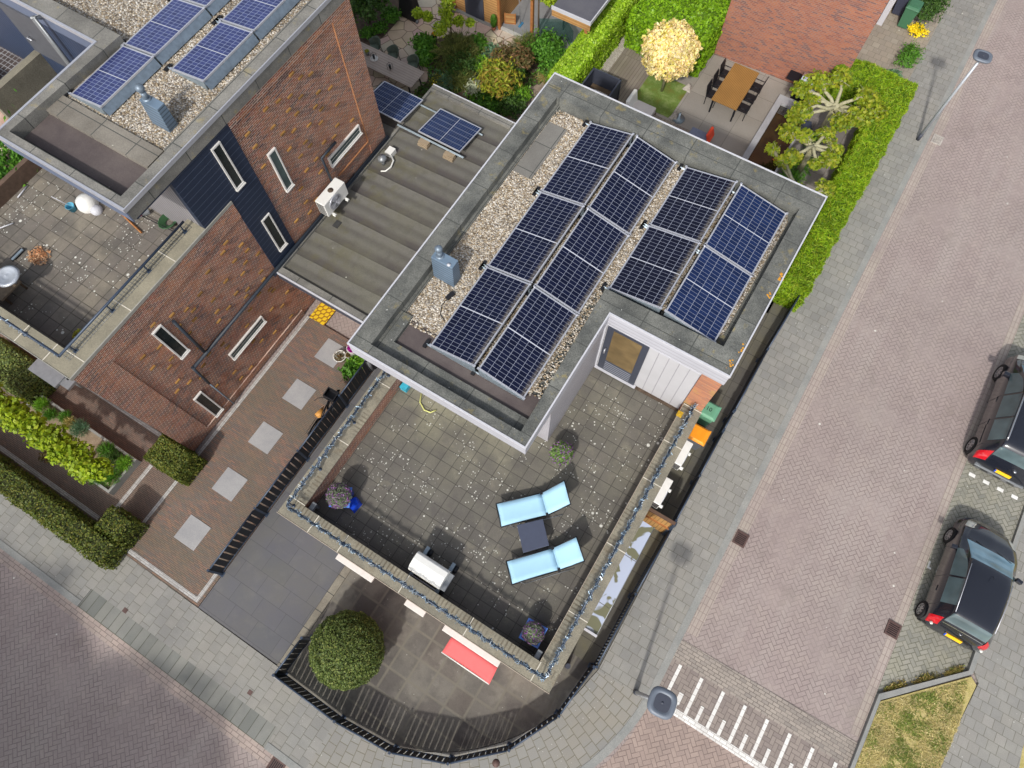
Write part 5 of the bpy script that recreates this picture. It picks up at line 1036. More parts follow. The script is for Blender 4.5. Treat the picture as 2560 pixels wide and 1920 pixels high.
# pollarded plane trees
def plane_tree(label, base, top, limbs, leafn=1100):
    t = thing('pollarded_plane_tree', label, 'tree', (base[0], base[1], 0)); b = Vector(base)
    tz = Vector(top)-b; MB().tube([(0, 0, 0), tuple(tz*.5+Vector((.02, 0, 0))), tuple(tz)], [.13, .10, .11], 12).build('trunk', M['bark'], t)
    for k, (x, y, z, cr) in enumerate(limbs):
        e = Vector((x, y, z))-b; s0 = tz*(1-random.uniform(.0, .10)); r_ = lambda a: Vector((random.uniform(-a, a), random.uniform(-a, a), random.uniform(-.04, .10))); MB().tube([tuple(s0), tuple(s0.lerp(e, .3)+r_(.07)), tuple(s0.lerp(e, .65)+r_(.09)), tuple(e)], [.085, .065, .055, .06], 8).build('limb', M['bark'], t)
        MB().lathe([(0, -.06), (.07, -.03), (.08, .03), (0, .08)], tuple(e), 8).build('pollard_knob', M['bark'], t)
        tw = MB()
        for q_ in range(7): a_ = random.uniform(0, 6.28); tw.tube([tuple(e), tuple(e+Vector((math.cos(a_)*cr*.5, math.sin(a_)*cr*.5, .1))), tuple(e+Vector((math.cos(a_+.4)*cr, math.sin(a_+.4)*cr, random.uniform(-.05, .2))))], [.012, .008, .003], 4)
        tw.build('twigs', M['bark'], t)
        ov = Vector((e.x-tz.x, e.y-tz.y, 0)).normalized()*cr*.35; p, m = blob(int(leafn*.85), tuple(e+ov+Vector((0, 0, -.02))), (cr*.82, cr*.78, cr*.5), .85, .45, 9, 0, seed=k+base[0], gaps=.9); foliage('leaf_cluster', p, m*.5+np.array((0, 0, .6)), lm['plane'], t, .07, .75, .6)
    return t
def Z(px, py, z): return P(1900+px*.18083, 100+py*.18083, z)
top1 = Z(1050, 910, 2.5)
plane_tree('large pollarded plane tree with bare pale limbs beside the bamboo hedge', (.17, 22.6, 0), top1, [(*Z(870, 610, 2.8)[:2], 2.8, .50), (*Z(1130, 560, 2.8)[:2], 2.8, .42), (*Z(1420, 790, 2.9)[:2], 2.9, .48), (*Z(640, 960, 2.5)[:2], 2.5, .40), (*Z(760, 830, 2.5)[:2], 2.5, .3), (*Z(1310, 1020, 2.6)[:2], 2.6, .50), (*Z(1110, 1080, 2.5)[:2], 2.5, .42), (*Z(1560, 960, 2.5)[:2], 2.5, .45), (*Z(620, 700, 2.6)[:2], 2.6, .38), (*Z(540, 1060, 2.4)[:2], 2.4, .34)])
top2 = Z(740, 1470, 2.5)
plane_tree('smaller pollarded plane tree beside the fish pond', (.22, 20.5, 0), top2, [(*Z(660, 1350, 2.6)[:2], 2.6, .36), (*Z(450, 1290, 2.5)[:2], 2.5, .42), (*Z(500, 1590, 2.6)[:2], 2.6, .36), (*Z(900, 1330, 2.6)[:2], 2.6, .36), (*Z(1000, 1490, 2.6)[:2], 2.6, .3), (*Z(930, 1600, 2.6)[:2], 2.6, .4), (*Z(780, 1680, 2.6)[:2], 2.6, .25)], 800)
plane_tree('third pollarded plane tree at the roof corner of the white house', (.75, 17.6, 0), (1.0, 17.3, 2.3), [(1.2, 17.9, 2.5, .38), (.6, 17.6, 2.4, .3), (-.3, 18.4, 2.4, .34), (-.9, 18.8, 2.3, .26)], 600)
for k, (x, y, r) in enumerate(((.2, 20.7, .42), (.1, 19.8, .45), (.1, 22.0, .32), (.3, 19.0, .42))):
    bush(['bright green clump beneath the smaller plane tree', 'bright green clump between the pond and the hedge', 'green clump at the foot of the larger plane tree', 'green clump near the roof edge beside the pond'][k], (x, y, .2), (r, r*1.3, .25), lm['mid'], 1800, .06, group=None, blade=True, asp=.2)
def inpoly(x, y, poly):
    r = np.zeros(len(x), bool); j = len(poly)-1
    for i in range(len(poly)):
        xi, yi = poly[i]; xj, yj = poly[j]; r ^= ((yi > y) != (yj > y)) & (x < (xj-xi)*(y-yi)/(yj-yi+1e-12)+xi); j = i
    return r
# rear garden shrubs
def bush2(label, x, y, z, r, mat, n=1400, size=.055, **k): return bush(label, (x, y, z), (r, r, max(.2, z*.9)), mat, n, size, **k)
bush2('large dark olive grassy shrub in the middle of the rear garden', -14.3, 18.4, .55, .85, lm['olive'], 5200, .09, blade=True, asp=.14, lump=.1)
bush2('dark green shrub in front of the olive one', -13.75, 17.9, .5, .65, lm['dark'], 3000, .05)
bush2('leafy mid green shrub beside the path stones', -16.0, 18.3, .3, .42, lm['mid'], 1500, .08)
bush2('second leafy green clump nearest the grey table', -15.5, 17.6, .28, .36, lm['mid'], 1200, .08)
bush2('round leafy shrub behind the lime one', -13.95, 19.35, .35, .38, lm['mid'], 1400, .07)
bush2('pale blue green shrub', -13.05, 19.2, .35, .42, lm['blue'], 1500, .05)
bush2('bright lime shrub left of the yellow orange plant', -13.2, 18.45, .35, .36, lm['fresh'], 1500, .06)
bush2('yellow and orange leaved shrub, the brightest in the bed', -11.9, 17.75, .75, .75, lm['sumac'], 2600, .10, asp=.3)
bush2('rust tipped shrub behind the yellow orange one', -12.35, 18.9, .7, .45, lm['rust'], 1300, .09, asp=.3)
bush2('second rust tipped shrub nearer the lime hedge', -11.7, 19.2, .7, .45, lm['rust'], 1300, .09, asp=.3)
bush2('dark blue green shrub under the rust tipped ones', -11.9, 18.5, .5, .7, lm['dark'], 2600, .06)
bush2('fine grassy tuft of pale green', -13.35, 17.3, .4, .5, lm['olive'], 1800, .12, blade=True, asp=.08)
bush2('silvery white shrub by the link roof edge', -12.75, 17.25, .4, .34, lm['silver'], 1200, .04)
bush2('blue green shrub beside the pale tuft', -13.9, 17.0, .3, .4, lm['blue'], 1300, .06, blade=True, asp=.2)
bush2('dark green shrub between link roof and white house', -10.95, 17.2, .4, .55, lm['dark'], 2400, .05)
bush2('mid green shrub under the yellow orange one', -11.9, 16.9, .3, .5, lm['mid'], 1800, .06)
bush2('green strip plant along the white house roof edge', -9.75, 17.3, .25, .42, lm['mid'], 1500, .05)
bush2('green shrub at the foot of the white house rear wall', -9.75, 16.2, .25, .42, lm['mid'], 1500, .05)
bush2('broad fresh green shrub in front of the glass veranda', -11.2, 20.45, .55, .75, lm['mid'], 3600, .06)
bush2('lower fresh green shrub against the lime hedge', -10.4, 19.8, .4, .6, lm['mid'], 2600, .06)
bush2('fine grey green grass clump near the shed floor', -12.1, 20.2, .5, .5, lm['olive'], 1700, .1, blade=True, asp=.08)
bush2('green clump right of the yellow orange shrub', -11.0, 18.0, .3, .4, lm['fresh'], 1500, .06)
bush2('straw coloured grass tuft near the dirt path', -10.55, 19.25, .3, .3, lm['straw'], 500, .16, blade=True, asp=.03)
bush2('dark climbing bush against the tall brick house at the picture top', -18.9, 18.3, 1.0, .95, lm['dark'], 5200, .07)
bush2('small green mound at the terrace edge, upper one', -18.15, 18.9, .25, .4, lm['mid'], 1300, .06)
bush2('small green mound at the terrace edge, middle one', -18.2, 18.1, .2, .28, lm['mid'], 900, .05)
bush2('small green mound at the terrace edge nearest the brick wall', -18.45, 17.6, .2, .3, lm['mid'], 900, .05)
bush2('low yellow flowered herb by the table end', -14.3, 16.9, .2, .35, lm['olive'], 900, .05, extra=(lm['yellow'], 120, .03))
t = thing('slim_tree', 'slim open branched yellow green tree over the flagstones', 'tree', (-14.9, 18.9, 0))
MB().tube([(0, 0, 0), (.05, -.1, 1.2), (.2, -.2, 2.4)], [.04, .03, .02], 8).build('trunk', M['wooddark'], t)
for k, (x, y, z, r) in enumerate(((-.95, -.85, 2.0, .22), (-.5, -.8, 2.0, .22), (.15, -.9, 1.8, .30), (.1, -.35, 2.2, .32), (.05, 0, 2.5, .32), (.1, .3, 2.8, .34), (.7, -.35, 2.0, .22), (1.15, -.2, 2.0, .18), (-.2, .5, 3.0, .3), (.3, -.6, 2.0, .25))):
    MB().tube([(.1, -.15, 1.5), (x, y, z)], [.015, .006], 5).build('branch', M['wooddark'], t); p, m = blob(420, (x, y, z), (r, r, r*.8), .9, .2, 5); foliage('leaf_cluster', p, m*.4+np.array((0, 0, .6)), lm['catalpa'], t, .055, .6, .6)
t = thing('climbing_vine', 'yellow green vine hanging over the shed veranda post', 'vine', (-12.1, 21.3, 0)); MB().tube([(0, 0, 0), (0, -.05, 2.4)], [.04, .03], 8).build('trunk', M['wooddark'], t)
for k in range(7):
    x, y, z, r = random.uniform(-.9, .7), random.uniform(-.3, .5), 2.4, .3; p, m = blob(500, (x, y, z), (r, r, .25), .9, .2, 5); foliage('leaf_cluster', p, m*.4+np.array((0, 0, .6)), lm['catalpa'], t, .06, .6, .6)
# low planting filling the soil of the rear garden
n = 30000; x, y = rng.uniform(-16.0, -9.3, n), rng.uniform(14.6, 20.9, n); f_ = wob(np.c_[x, y, x*0], 1, 2.2, 4)+wob(np.c_[x, y, x*0], .6, 6.1, 9); hz = np.clip(f_*.28+.05, .02, .4)
path_ = inpoly(x, y, [(-11.5, 14.3), (-10.0, 14.3), (-10.0, 19.1), (-10.6, 19.3), (-11.2, 18.4)]); flag_ = inpoly(x, y, [(-18, 14), (-14.95, 14), (-14.95, 17), (-15.2, 17.4), (-16.0, 17.9), (-16.2, 18.6), (-15.5, 19.5), (-14.6, 19.8), (-13.4, 19.85), (-12.6, 20.3), (-11.9, 21), (-20, 21)])
ok_ = (~path_) & (~flag_) & (f_ > -.5); kind_ = wob(np.c_[x, y, x*0], 1, 1.7, 1)+rng.normal(0, .25, n)
for a_, b_, mt_, sz_, bl_, lb_ in ((-9, -.45, 'dark', .05, False, 'dark green low planting on the rear garden soil'), (-.45, -.1, 'olive', .07, True, 'olive grassy low planting on the rear garden soil'), (-.1, .25, 'mid', .05, False, 'mid green low planting on the rear garden soil'), (.25, .6, 'blue', .04, False, 'blue green low planting on the rear garden soil'), (.6, 9, 'fresh', .05, False, 'fresh green low planting on the rear garden soil')):
    s_ = ok_ & (kind_ > a_) & (kind_ <= b_); q_ = int(s_.sum())
    o_ = foliage('ground_cover', np.c_[x[s_], y[s_], hz[s_]*rng.uniform(.4, 1, q_)], np.tile((0, 0, 1.), (q_, 1)), lm[mt_], None, sz_, .2 if bl_ else .55, .7, blade=bl_); o_['kind'] = 'stuff'; tag(o_, lb_, 'ground cover')
# far right front
bush('round dark green bush beside the pavement at the top right', (1.85, 28.0, .3), (.42, .62, .4), lm['mid'], 3200, .035)
bush('small blue green perennial in front of the round pavement bush', (1.65, 26.9, .15), (.3, .3, .2), lm['blue'], 700, .05)
bush('bright yellow low shrub by the wheelie bins', (1.68, 29.75, .2), (.36, .3, .25), lm['yellow'], 1300, .045)
bush('tall dark green bush above the yellow shrub', (1.6, 31.0, .5), (.55, 1.0, .6), lm['dark'], 4200, .05)
# front bed
bd = thing('raised_bed', 'concrete edged raised bed of grasses under the trained trees', 'flower bed', (-15.9, -2.4, 0))
for (a, b, c_, d_) in ((-18.4, -1.82, -13.82, -1.74), (-18.4, -3.06, -13.82, -2.98), (-13.9, -2.98, -13.82, -1.82), (-18.4, -2.98, -18.3, -1.82)): MB().box(a+15.9, b+2.4, 0, c_+15.9, d_+2.4, .32).build('concrete_edge', M['kerb'], bd)
MB().box(-2.4, -.58, 0, 2.0, .58, .22).build('bed_soil', conc('sandy_soil', srgb(128, 112, 94), srgb(150, 134, 114), speck=.4, scale=5), bd)
for k, (x, y, r, mt, lb) in enumerate(((-14.05, -2.05, .26, 'fresh', 'at the corner of the bed nearest the clipped block'), (-14.5, -2.1, .28, 'dark', 'second from the end of the bed'), (-14.9, -2.05, .28, 'mid', 'third from the end of the bed'), (-14.1, -2.6, .30, 'mid', 'at the front end of the bed'), (-14.5, -2.85, .26, 'mid', 'hanging over the front edge of the bed'), (-14.9, -2.8, .22, 'olive', 'small grey green one at the front edge'), (-16.2, -1.95, .30, 'blue', 'blue grey one at the middle of the bed'), (-16.6, -1.98, .2, 'straw', 'straw coloured one beside the blue grey one'), (-17.9, -2.0, .26, 'fresh', 'pale one at the far left of the bed'), (-17.4, -2.1, .2, 'mid', 'small one near the left end'), (-16.9, -1.9, .2, 'mid', 'small one left of the straw coloured one'))):
    t = thing('ornamental_grass', 'tuft of grass, '+lb, 'grass tuft', (x, y, .2), group='grasses in the raised front bed')
    p, m = blob(620, (0, 0, .12), (r, r, .2), .8, .1, 4, .1, seed=k); foliage('blades', p, m+np.array((0, 0, .4)), lm[mt], t, .10, .07, .5, blade=True)
bush('rust coloured small plant at the bed side', (-16.6, -3.25, .12), (.2, .2, .18), lm['rust'], 300, .05)
# planters
M['bluepot'] = plain('glazed_blue', srgb(24, 66, 190), .25, var=.2, coat=.5); M['lblue'] = plain('light_blue_glaze', srgb(96, 140, 230), .35, var=.15)
def planter(label, x, y, z, r, hgt, br, mat, pot, square=False, rz=0, flower=lm['purple'], fn=160, n=3800, bz=.3):
    t = thing('planter', label, 'planter', (x, y, z), rz)
    if square:
        MB().prism([(-r, -r), (r, -r), (r, r), (-r, r)], 0, hgt, [(-r*1.12, -r*1.12), (r*1.12, -r*1.12), (r*1.12, r*1.12), (-r*1.12, r*1.12)]).build('pot', pot, t, .01)
        ring(MB(), [(-r*1.2, -r*1.2), (r*1.2, -r*1.2), (r*1.2, r*1.2), (-r*1.2, r*1.2)], [(-r, -r), (r, -r), (r, r), (-r, r)], hgt+.001, hgt+.03).build('rim', M['lblue'], t)
    else: MB().lathe([(0, 0), (r*.7, 0), (r, hgt), (r*1.08, hgt), (r*1.08, hgt+.02), (r*.9, hgt+.02), (r*.88, hgt-.04), (0, hgt-.04)], (0, 0, 0), 22).build('pot', pot, t)
    p, m = blob(n, (0, 0, hgt+bz*.6), (br, br, bz), .4, .08, 6, .3, seed=x); foliage('foliage', p, m*.7+np.array((0, 0, .5)), mat, t, .045, .22, .7)
    p, m = blob(fn, (0, 0, hgt+bz*.62), (br*1.06, br*1.06, bz*1.05), .1, .08, 6, .1, seed=x); foliage('flowers', p, m, flower, t, .035, .4, .7)
    return t
planter('lavender in a glossy blue pot in the left corner of the roof terrace', -6.33, .68, ZT, .24, .42, .34, lm['lav'], M['bluepot'], True, .5, fn=420)
tag(MB().prism([(-6.22, .58), (-5.86, .52), (-5.82, .86), (-6.1, .95)], ZT, ZT+.16, [(-6.18, .62), (-5.90, .56), (-5.87, .82), (-6.08, .9)]).build('blue_bowl', M['bluepot']), 'empty glossy blue bowl beside the corner lavender pot', 'bowl')
planter('lavender bush standing free by the white wall of the roof terrace', -1.70, 5.02, ZT, .16, .2, .33, lm['lavg'], M['anthm'], fn=420)
planter('lavender in a square light blue edged planter in the right front corner', .10, .44, ZT, .235, .34, .27, lm['lav'], M['bluepot'], True, .05, fn=420, bz=.24)
planter('shallow orange brown bowl of plants under the handrail of the high terrace', -13.75, .42, 5.75, .20, .22, .18, lm['sumac'], plain('amber_pot', srgb(176, 124, 40), .5), fn=10, n=500, bz=.12)
def smallpot(label, x, y, r, mat, col, n=300, fl=None, h=.22, z=0):
    t = thing('flower_pot', label, 'flower pot', (x, y, z)); MB().lathe([(0, 0), (r*.75, 0), (r, h), (r*1.05, h+.015), (r*.9, h+.015), (r*.86, h-.05), (0, h-.05)], (0, 0, 0), 22).build('pot', col, t)
    p, m = blob(n, (0, 0, h), (r*.9, r*.9, .08), .9, .2, 5, 0); foliage('plants', p, m*.5+np.array((0, 0, .5)), mat, t, .03, .5, .7); return t
M['whitepot'] = plain('white_pot', srgb(214, 212, 206), .5, var=.08)
sx = lambda a, b, z=0: P(720+a*.12054, 860+b*.12054, z)
smallpot('wide white rimmed bowl of brown plants on the brick drive', *sx(1075, 255, .2)[:2], .225, lm['rust'], M['whitepot'])
smallpot('middle sized white pot on the brick drive beside the wide bowl', *sx(1262, 225, .25)[:2], .13, lm['rust'], M['whitepot'], h=.26)
smallpot('smallest white pot nearest the bicycle', *sx(1235, 430, .2)[:2], .09, lm['olive'], M['whitepot'], h=.2)
smallpot('white pot of magenta flowers under the roof corner', *sx(1330, 70, .8)[:2], .2, lm['magenta'], M['whitepot'], 900, h=.75)
bush('leafy green plant leaning on the slatted fence by the pots', (*sx(1330, 520, .3)[:2], .3), (.25, .38, .3), lm['mid'], 1500, .06)
bush('fresh green flowering plant beside the fence and magenta pot', (*sx(1480, 330, .35)[:2], .35), (.25, .3, .3), lm['fresh'], 1100, .06)
# verge grass
n = 26000; tri = []
pg = [(9.74, 4.15), (11.7, 6.1), (11.85, 4.8), (11.74, 3.4), (11.85, -.5), (9.74, -.5)]
def inpoly(x, y, poly):
    r = np.zeros(len(x), bool); j = len(poly)-1
    for i in range(len(poly)):
        xi, yi = poly[i]; xj, yj = poly[j]; r ^= ((yi > y) != (yj > y)) & (x < (xj-xi)*(y-yi)/(yj-yi+1e-12)+xi); j = i
    return r
x, y = rng.uniform(9.7, 11.9, n*2), rng.uniform(-.5, 6.2, n*2); k = inpoly(x, y, pg); x, y = x[k], y[k]
keep = (wob(np.c_[x, y, x*0], 1, 3.0)+rng.normal(0, .35, len(x))) > -.55; x, y = x[keep], y[keep]
kk = wob(np.c_[x, y, x*0], .7, 2.3, 3)+wob(np.c_[x, y, x*0], .5, 5.7, 1)+rng.normal(0, .42, len(x)); kd = rng.random(len(x)) < .62
for nm_, sel, mt_, lb_ in (('verge_straw', (kk < .28) & kd, 'strawonly', 'dry straw coloured grass covering the kerbed verge'), ('verge_grass', kk >= .28, 'vgreen', 'green grass tufts among the dry verge grass')):
    q_ = int(sel.sum()); o_ = foliage(nm_, np.c_[x[sel], y[sel], rng.uniform(.025, .06, q_)], np.tile((0, 0, 1.), (q_, 1)), lm[mt_], None, .05, .16, .3); o_['kind'] = 'stuff'; tag(o_, lb_, 'grass')
x = rng.uniform(9.7, 11.5, 1800); y = 4.42+(x-9.62)*.98+np.abs(rng.normal(0, .10, 1800)); k = np.sin(x*9)+rng.normal(0, .5, 1800) > -.2
o_ = foliage('kerb_weeds', np.c_[x[k], y[k], np.full(k.sum(), -.03)], np.tile((0, 0, 1.), (k.sum(), 1)), lm['straw'], None, .06, .2, .5, blade=True); o_['kind'] = 'stuff'; tag(o_, 'weeds growing along the outside of the verge kerb', 'weeds')
# leafy tree outside the lower left of the picture, its shadow falls on the street
t = thing('street_tree', 'large leafy street tree standing beyond the road at the lower left', 'tree', (-13.0, -17.5, 0))
MB().tube([(0, 0, 0), (0, 0, 5)], [.25, .15], 10).build('trunk', M['wooddark'], t)
p, m = blob(9000, (0, 0, 7.3), (4.8, 3.4, 1.8), .95, .15, 4, 0, gaps=.3); foliage('crown', p, m, lm['mid'], t, .2, .7, .8)
t = thing('street_tree', 'smaller leafy street tree beyond the road below the picture', 'tree', (-6.8, -16.6, 0))
MB().tube([(0, 0, 0), (0, 0, 5)], [.22, .12], 10).build('trunk', M['wooddark'], t)
p, m = blob(5600, (0, 0, 6.8), (3.6, 3.0, 1.6), .95, .15, 4, 0, gaps=.45); foliage('crown', p, m, lm['mid'], t, .18, .7, .8)
# ---------------------------------------------------------------- street lamps, drains
def lamp(label, x, y, ax, ay, h=4.1, rz=0):
    t = thing('street_lamp', label, 'street lamp', (x, y, 0), group='post top street lamps')
    MB().tube([(0, 0, 0), (0, 0, .32)], .075, 14).build('base_sleeve', M['anthm'], t)
    MB().tube([(0, 0, .3), (0, 0, h-.12)], [.062, .046], 14).build('pole', plain('lamp_pole_'+label[:4], srgb(176, 182, 190), .4, .3, var=.05), t)
    n = 28; m = MB(); prof = [(.10, -.12), (.30, -.06), (.335, -.01), (.33, .02), (.27, .045), (.225, .045), (.21, .03), (.0, .03)]
    vs = []
    for r, z in prof:
        for k in range(n):
            a = 2*math.pi*k/n; q = (abs(math.cos(a))**3.2+abs(math.sin(a))**3.2)**(-1/3.2); vs.append((r*q*math.cos(a+rz)*ax, r*q*math.sin(a+rz)*ay, h+z))
    m.add(vs, [(i*n+k, i*n+(k+1) % n, (i+1)*n+(k+1) % n, (i+1)*n+k) for i in range(len(prof)-1) for k in range(n)], True)
    hd_ = m.build('lamp_head', plain('lamp_grey', srgb(104, 112, 124), .45, .1, var=.05), t)
    MB().lathe([(.035, .031), (.03, .045), (0, .047)], (0, 0, h), 12).build('cap_button', M['anthm'], hd_)
    v2 = MB(); vs = []
    for k in range(n):
        a = 2*math.pi*k/n; q = (abs(math.cos(a))**3.2+abs(math.sin(a))**3.2)**(-1/3.2); vs.append((.195*q*math.cos(a+rz)*ax, .195*q*math.sin(a+rz)*ay, h+.034))
    v2.add(vs, [tuple(range(n))]); v2.build('top_plate', M['anthm'], hd_)
lamp('grey street lamp with square head at the pavement corner by the white road markings', 3.52, .69, 1.0, 1.0, rz=.12)
lamp('tall looking street lamp on the pavement at the upper right beside the bamboo hedge', 3.67, 24.45, .95, .82, rz=.1)
M['rustiron'] = plain('rusty_iron', srgb(98, 78, 74), .7, .3, var=.2)
def drain(label, x, y, rz=0, c=M['rustiron'], z=Z0+.005):
    t = thing('gully_grate', label, 'drain', (x, y, z), rz, 'street gully grates'); ring(MB(), [(-.2, -.23), (.2, -.23), (.2, .23), (-.2, .23)], [(-.15, -.19), (.15, -.19), (.15, .19), (-.15, .19)], 0, .03).build('frame', c, t)
    MB().box(-.15, -.19, .002, .15, .19, .004).build('pit', M['black'], t); m = MB()
    for k in range(7): m.box(-.15, -.19+k*.058, .005, .15, -.165+k*.058, .028)
    m.build('bars', c, t)
drain('rusty gully grate beside the kerb left of the road', 4.30, 6.40); drain('rusty gully grate beside the small black car', 9.36, 6.32)
drain('worn whitish gully grate near the upper street lamp', 4.35, 24.9, c=plain('limed_iron', srgb(170, 164, 158), .8, var=.2)); drain('gully grate at the bottom edge by the lower left kerb', -4.32, -6.45, R(90))
for k, (x, y, l) in enumerate(((*P(313, 1526)[:2], 'small rusty metal cover in the front pavement below the brick drive'), (*P(1240, 1734)[:2], 'x'), (*P(1240, 1908)[:2], 'small round dark cover in the curved pavement'))):
    if k == 0: tag(MB().box(x-.08, y-.07, 0, x+.08, y+.07, .006).build('valve_cover', M['rustiron']), l, 'cover')
    if k == 2: tag(MB().lathe([(.11, 0), (.11, .008), (0, .008)], (x, y, 0), 16).build('round_cover', M['rustiron']), l, 'cover')
x, y = P(1240, 1735)[:2]; x, y = P(1240, 1735)[:2]
x, y = P(1239+0, 1735)[:2]
x, y = P(620+1960*0+1240*0, 1735)[:2]
xx, yy = P(1240-0, 1735)[:2]
tag(MB().box(*P(617, 1733)[:2], 0, P(617, 1733)[0]+.14, P(617, 1733)[1]+.13, .006).build('valve_cover', M['rustiron']), 'small rusty metal cover in the front pavement below the anthracite drive', 'cover')
tag(MB().prism([(-4.95-.9, -4.62), (-5.62, -4.62), (-5.62, -4.46), (-5.85, -4.46)], 0, .008).build('pale_paver', M['stoneplate']), 'single pale paver at the fence corner', 'paver')
# ---------------------------------------------------------------- cars
paint = G('black_car_paint', .22, .5); paint.pos(True); paint.b.inputs['Coat Weight'].default_value = 1; paint.b.inputs['Coat Roughness'].default_value = .03
paint.b.inputs['Base Color'].default_value = rgb(srgb(27, 30, 40)); M['paint'] = paint.m
M['tyre'] = plain('tyre_rubber', srgb(26, 26, 28), .8); M['rim'] = plain('alloy_rim', srgb(176, 176, 180), .3, .7, var=.05); M['red'] = plain('red_lens', srgb(190, 20, 34), .15, var=.1, coat=1)
M['lamp'] = plain('clear_lens', srgb(206, 210, 200), .12, var=.15, coat=1); M['plate'] = plain('yellow_plate', srgb(236, 184, 30), .5, var=.03); M['plateblue'] = plain('plate_blue', srgb(40, 80, 180), .5); M['chrome'] = plain('chrome', srgb(200, 202, 206), .15, .9, var=.02)
def crom(xs, ys, x):
    i = int(np.clip(np.searchsorted(xs, x)-1, 0, len(xs)-2)); t = (x-xs[i])/(xs[i+1]-xs[i])
    p0, p1, p2, p3 = ys[max(i-1, 0)], ys[i], ys[i+1], ys[min(i+2, len(ys)-1)]
    m1 = (p2-p0)/2*.8; m2 = (p3-p1)/2*.8; return (2*t**3-3*t**2+1)*p1+(t**3-2*t**2+t)*m1+(-2*t**3+3*t**2)*p2+(t**3-t**2)*m2
def car(label, x, y, st, glassdef, wheels, group, gaps_y=()):
    """st rows: y, sill half width, belt half width, belt z, roof half width, roof z, bottom z"""
    t = thing('parked_car', label, 'car', (x, y, Z0+.02), group=group); st = np.array(st, float); Y = st[:, 0]
    def prof(yy):
        v = [crom(Y, st[:, k], yy) for k in range(1, 7)]; wl, wb, zb, wr, zr, z0 = v
        return np.array([(wl*.90, z0), (wl, z0+.12), (wb*1.0, (zb+z0)*.56), (wb*.985, zb), (wr+(wb-wr)*.12, zr-(zr-zb)*.22), (wr*.9, zr), (0, zr+.03)])
    def S_(yy, s):
        p = prof(yy); k = np.arange(7.); return crom(k, p[:, 0], s), crom(k, p[:, 1], s)
    ny, ns = 64, 26; yy = np.linspace(Y[0], Y[-1], ny); vs = []; 
    for a in yy:
        row = [S_(a, s) for s in np.linspace(0, 6, ns)]
        vs += [(-q[0], a, q[1]) for q in row]+[(q[0], a, q[1]) for q in row[::-1][1:]]
    w_ = 2*ns-1; fs = [(i*w_+j, i*w_+j+1, (i+1)*w_+j+1, (i+1)*w_+j) for i in range(ny-1) for j in range(w_-1)]
    fs.append(tuple(range(w_))[::-1]); fs.append(tuple((ny-1)*w_+j for j in range(w_)))
    fs += [(i*w_, (i+1)*w_, (i+1)*w_+w_-1, i*w_+w_-1) for i in range(ny-1)]
    body = MB().add(vs, fs, True).build('body', M['paint'], t)
    for s_ in (-1, 1):                                              # panel gaps follow the body side
        for yg in gaps_y:
            MB().tube([(s_*(S_(yg, q)[0]+.002), yg, S_(yg, q)[1]) for q in np.linspace(.8, 3.2, 9)], .005, 4).build('panel_gap', M['black'], t)
    def patch(name, mat, ya, yb, sa, sb, side, off=.006, nn=12, taper=None):
        """panel following the body surface; side -1 left, 1 right, 0 across the middle"""
        vs = []; fs = []; m_ = 14
        for i in range(nn+1):
            for j in range(m_+1):
                u, v_ = i/nn, j/m_; a = ya+(yb-ya)*u
                if side: s0, s1 = (sa, sb) if not taper else (sa+(taper[0]-sa)*u, sb+(taper[1]-sb)*u); s = s0+(s1-s0)*v_; q = S_(a, s); vs.append((side*(q[0]+off), a, q[1]+off*.4))
                else:
                    s = sa+(6-sa)*(1-abs(2*v_-1)); q = S_(a, s); vs.append(((-1 if v_ < .5 else 1)*q[0], a, q[1]+off))
        for i in range(nn):
            for j in range(m_): k = i*(m_+1)+j; fs.append((k, k+1, k+m_+2, k+m_+1))
        return MB().add(vs, fs, True).build(name, mat, t)
    for g_ in glassdef: patch(*g_)
    for (wx, wy, r) in wheels:
        s = -1 if wx < 0 else 1; cx = wx
        MB().lathe([(0, -s*.10), (r+.045, -s*.10), (r+.045, s*.0), (r+.01, s*.004)], (cx-s*.045, wy, r), 26, axis='x').build('wheel_arch', M['blackpl'], t)
        wh = MB().lathe([(r*.6, s*.045), (r*.68, s*.075), (r*.95, s*.075), (r, s*.03), (r, -s*.12), (0, -s*.12)], (cx-s*.02, wy, r), 26, axis='x').build('wheel', M['tyre'], t)
        m = MB().lathe([(r*.66, s*.055), (r*.62, s*.075), (r*.58, s*.06)], (cx-s*.02, wy, r), 26, axis='x')
        for k in range(8):
            a = k*math.pi/4; c_, d_ = math.cos(a), math.sin(a); m.obox((cx-s*.02+s*.062, wy+c_*r*.34, r+d_*r*.34), (.008, r*.30, .022), ((1, 0, 0), (0, c_, d_), (0, -d_, c_)))
        m.lathe([(r*.13, s*.07), (0, s*.075)], (cx-s*.02, wy, r), 12, axis='x'); m.build('rim', M['rim'], wh)
    return t, patch, S_
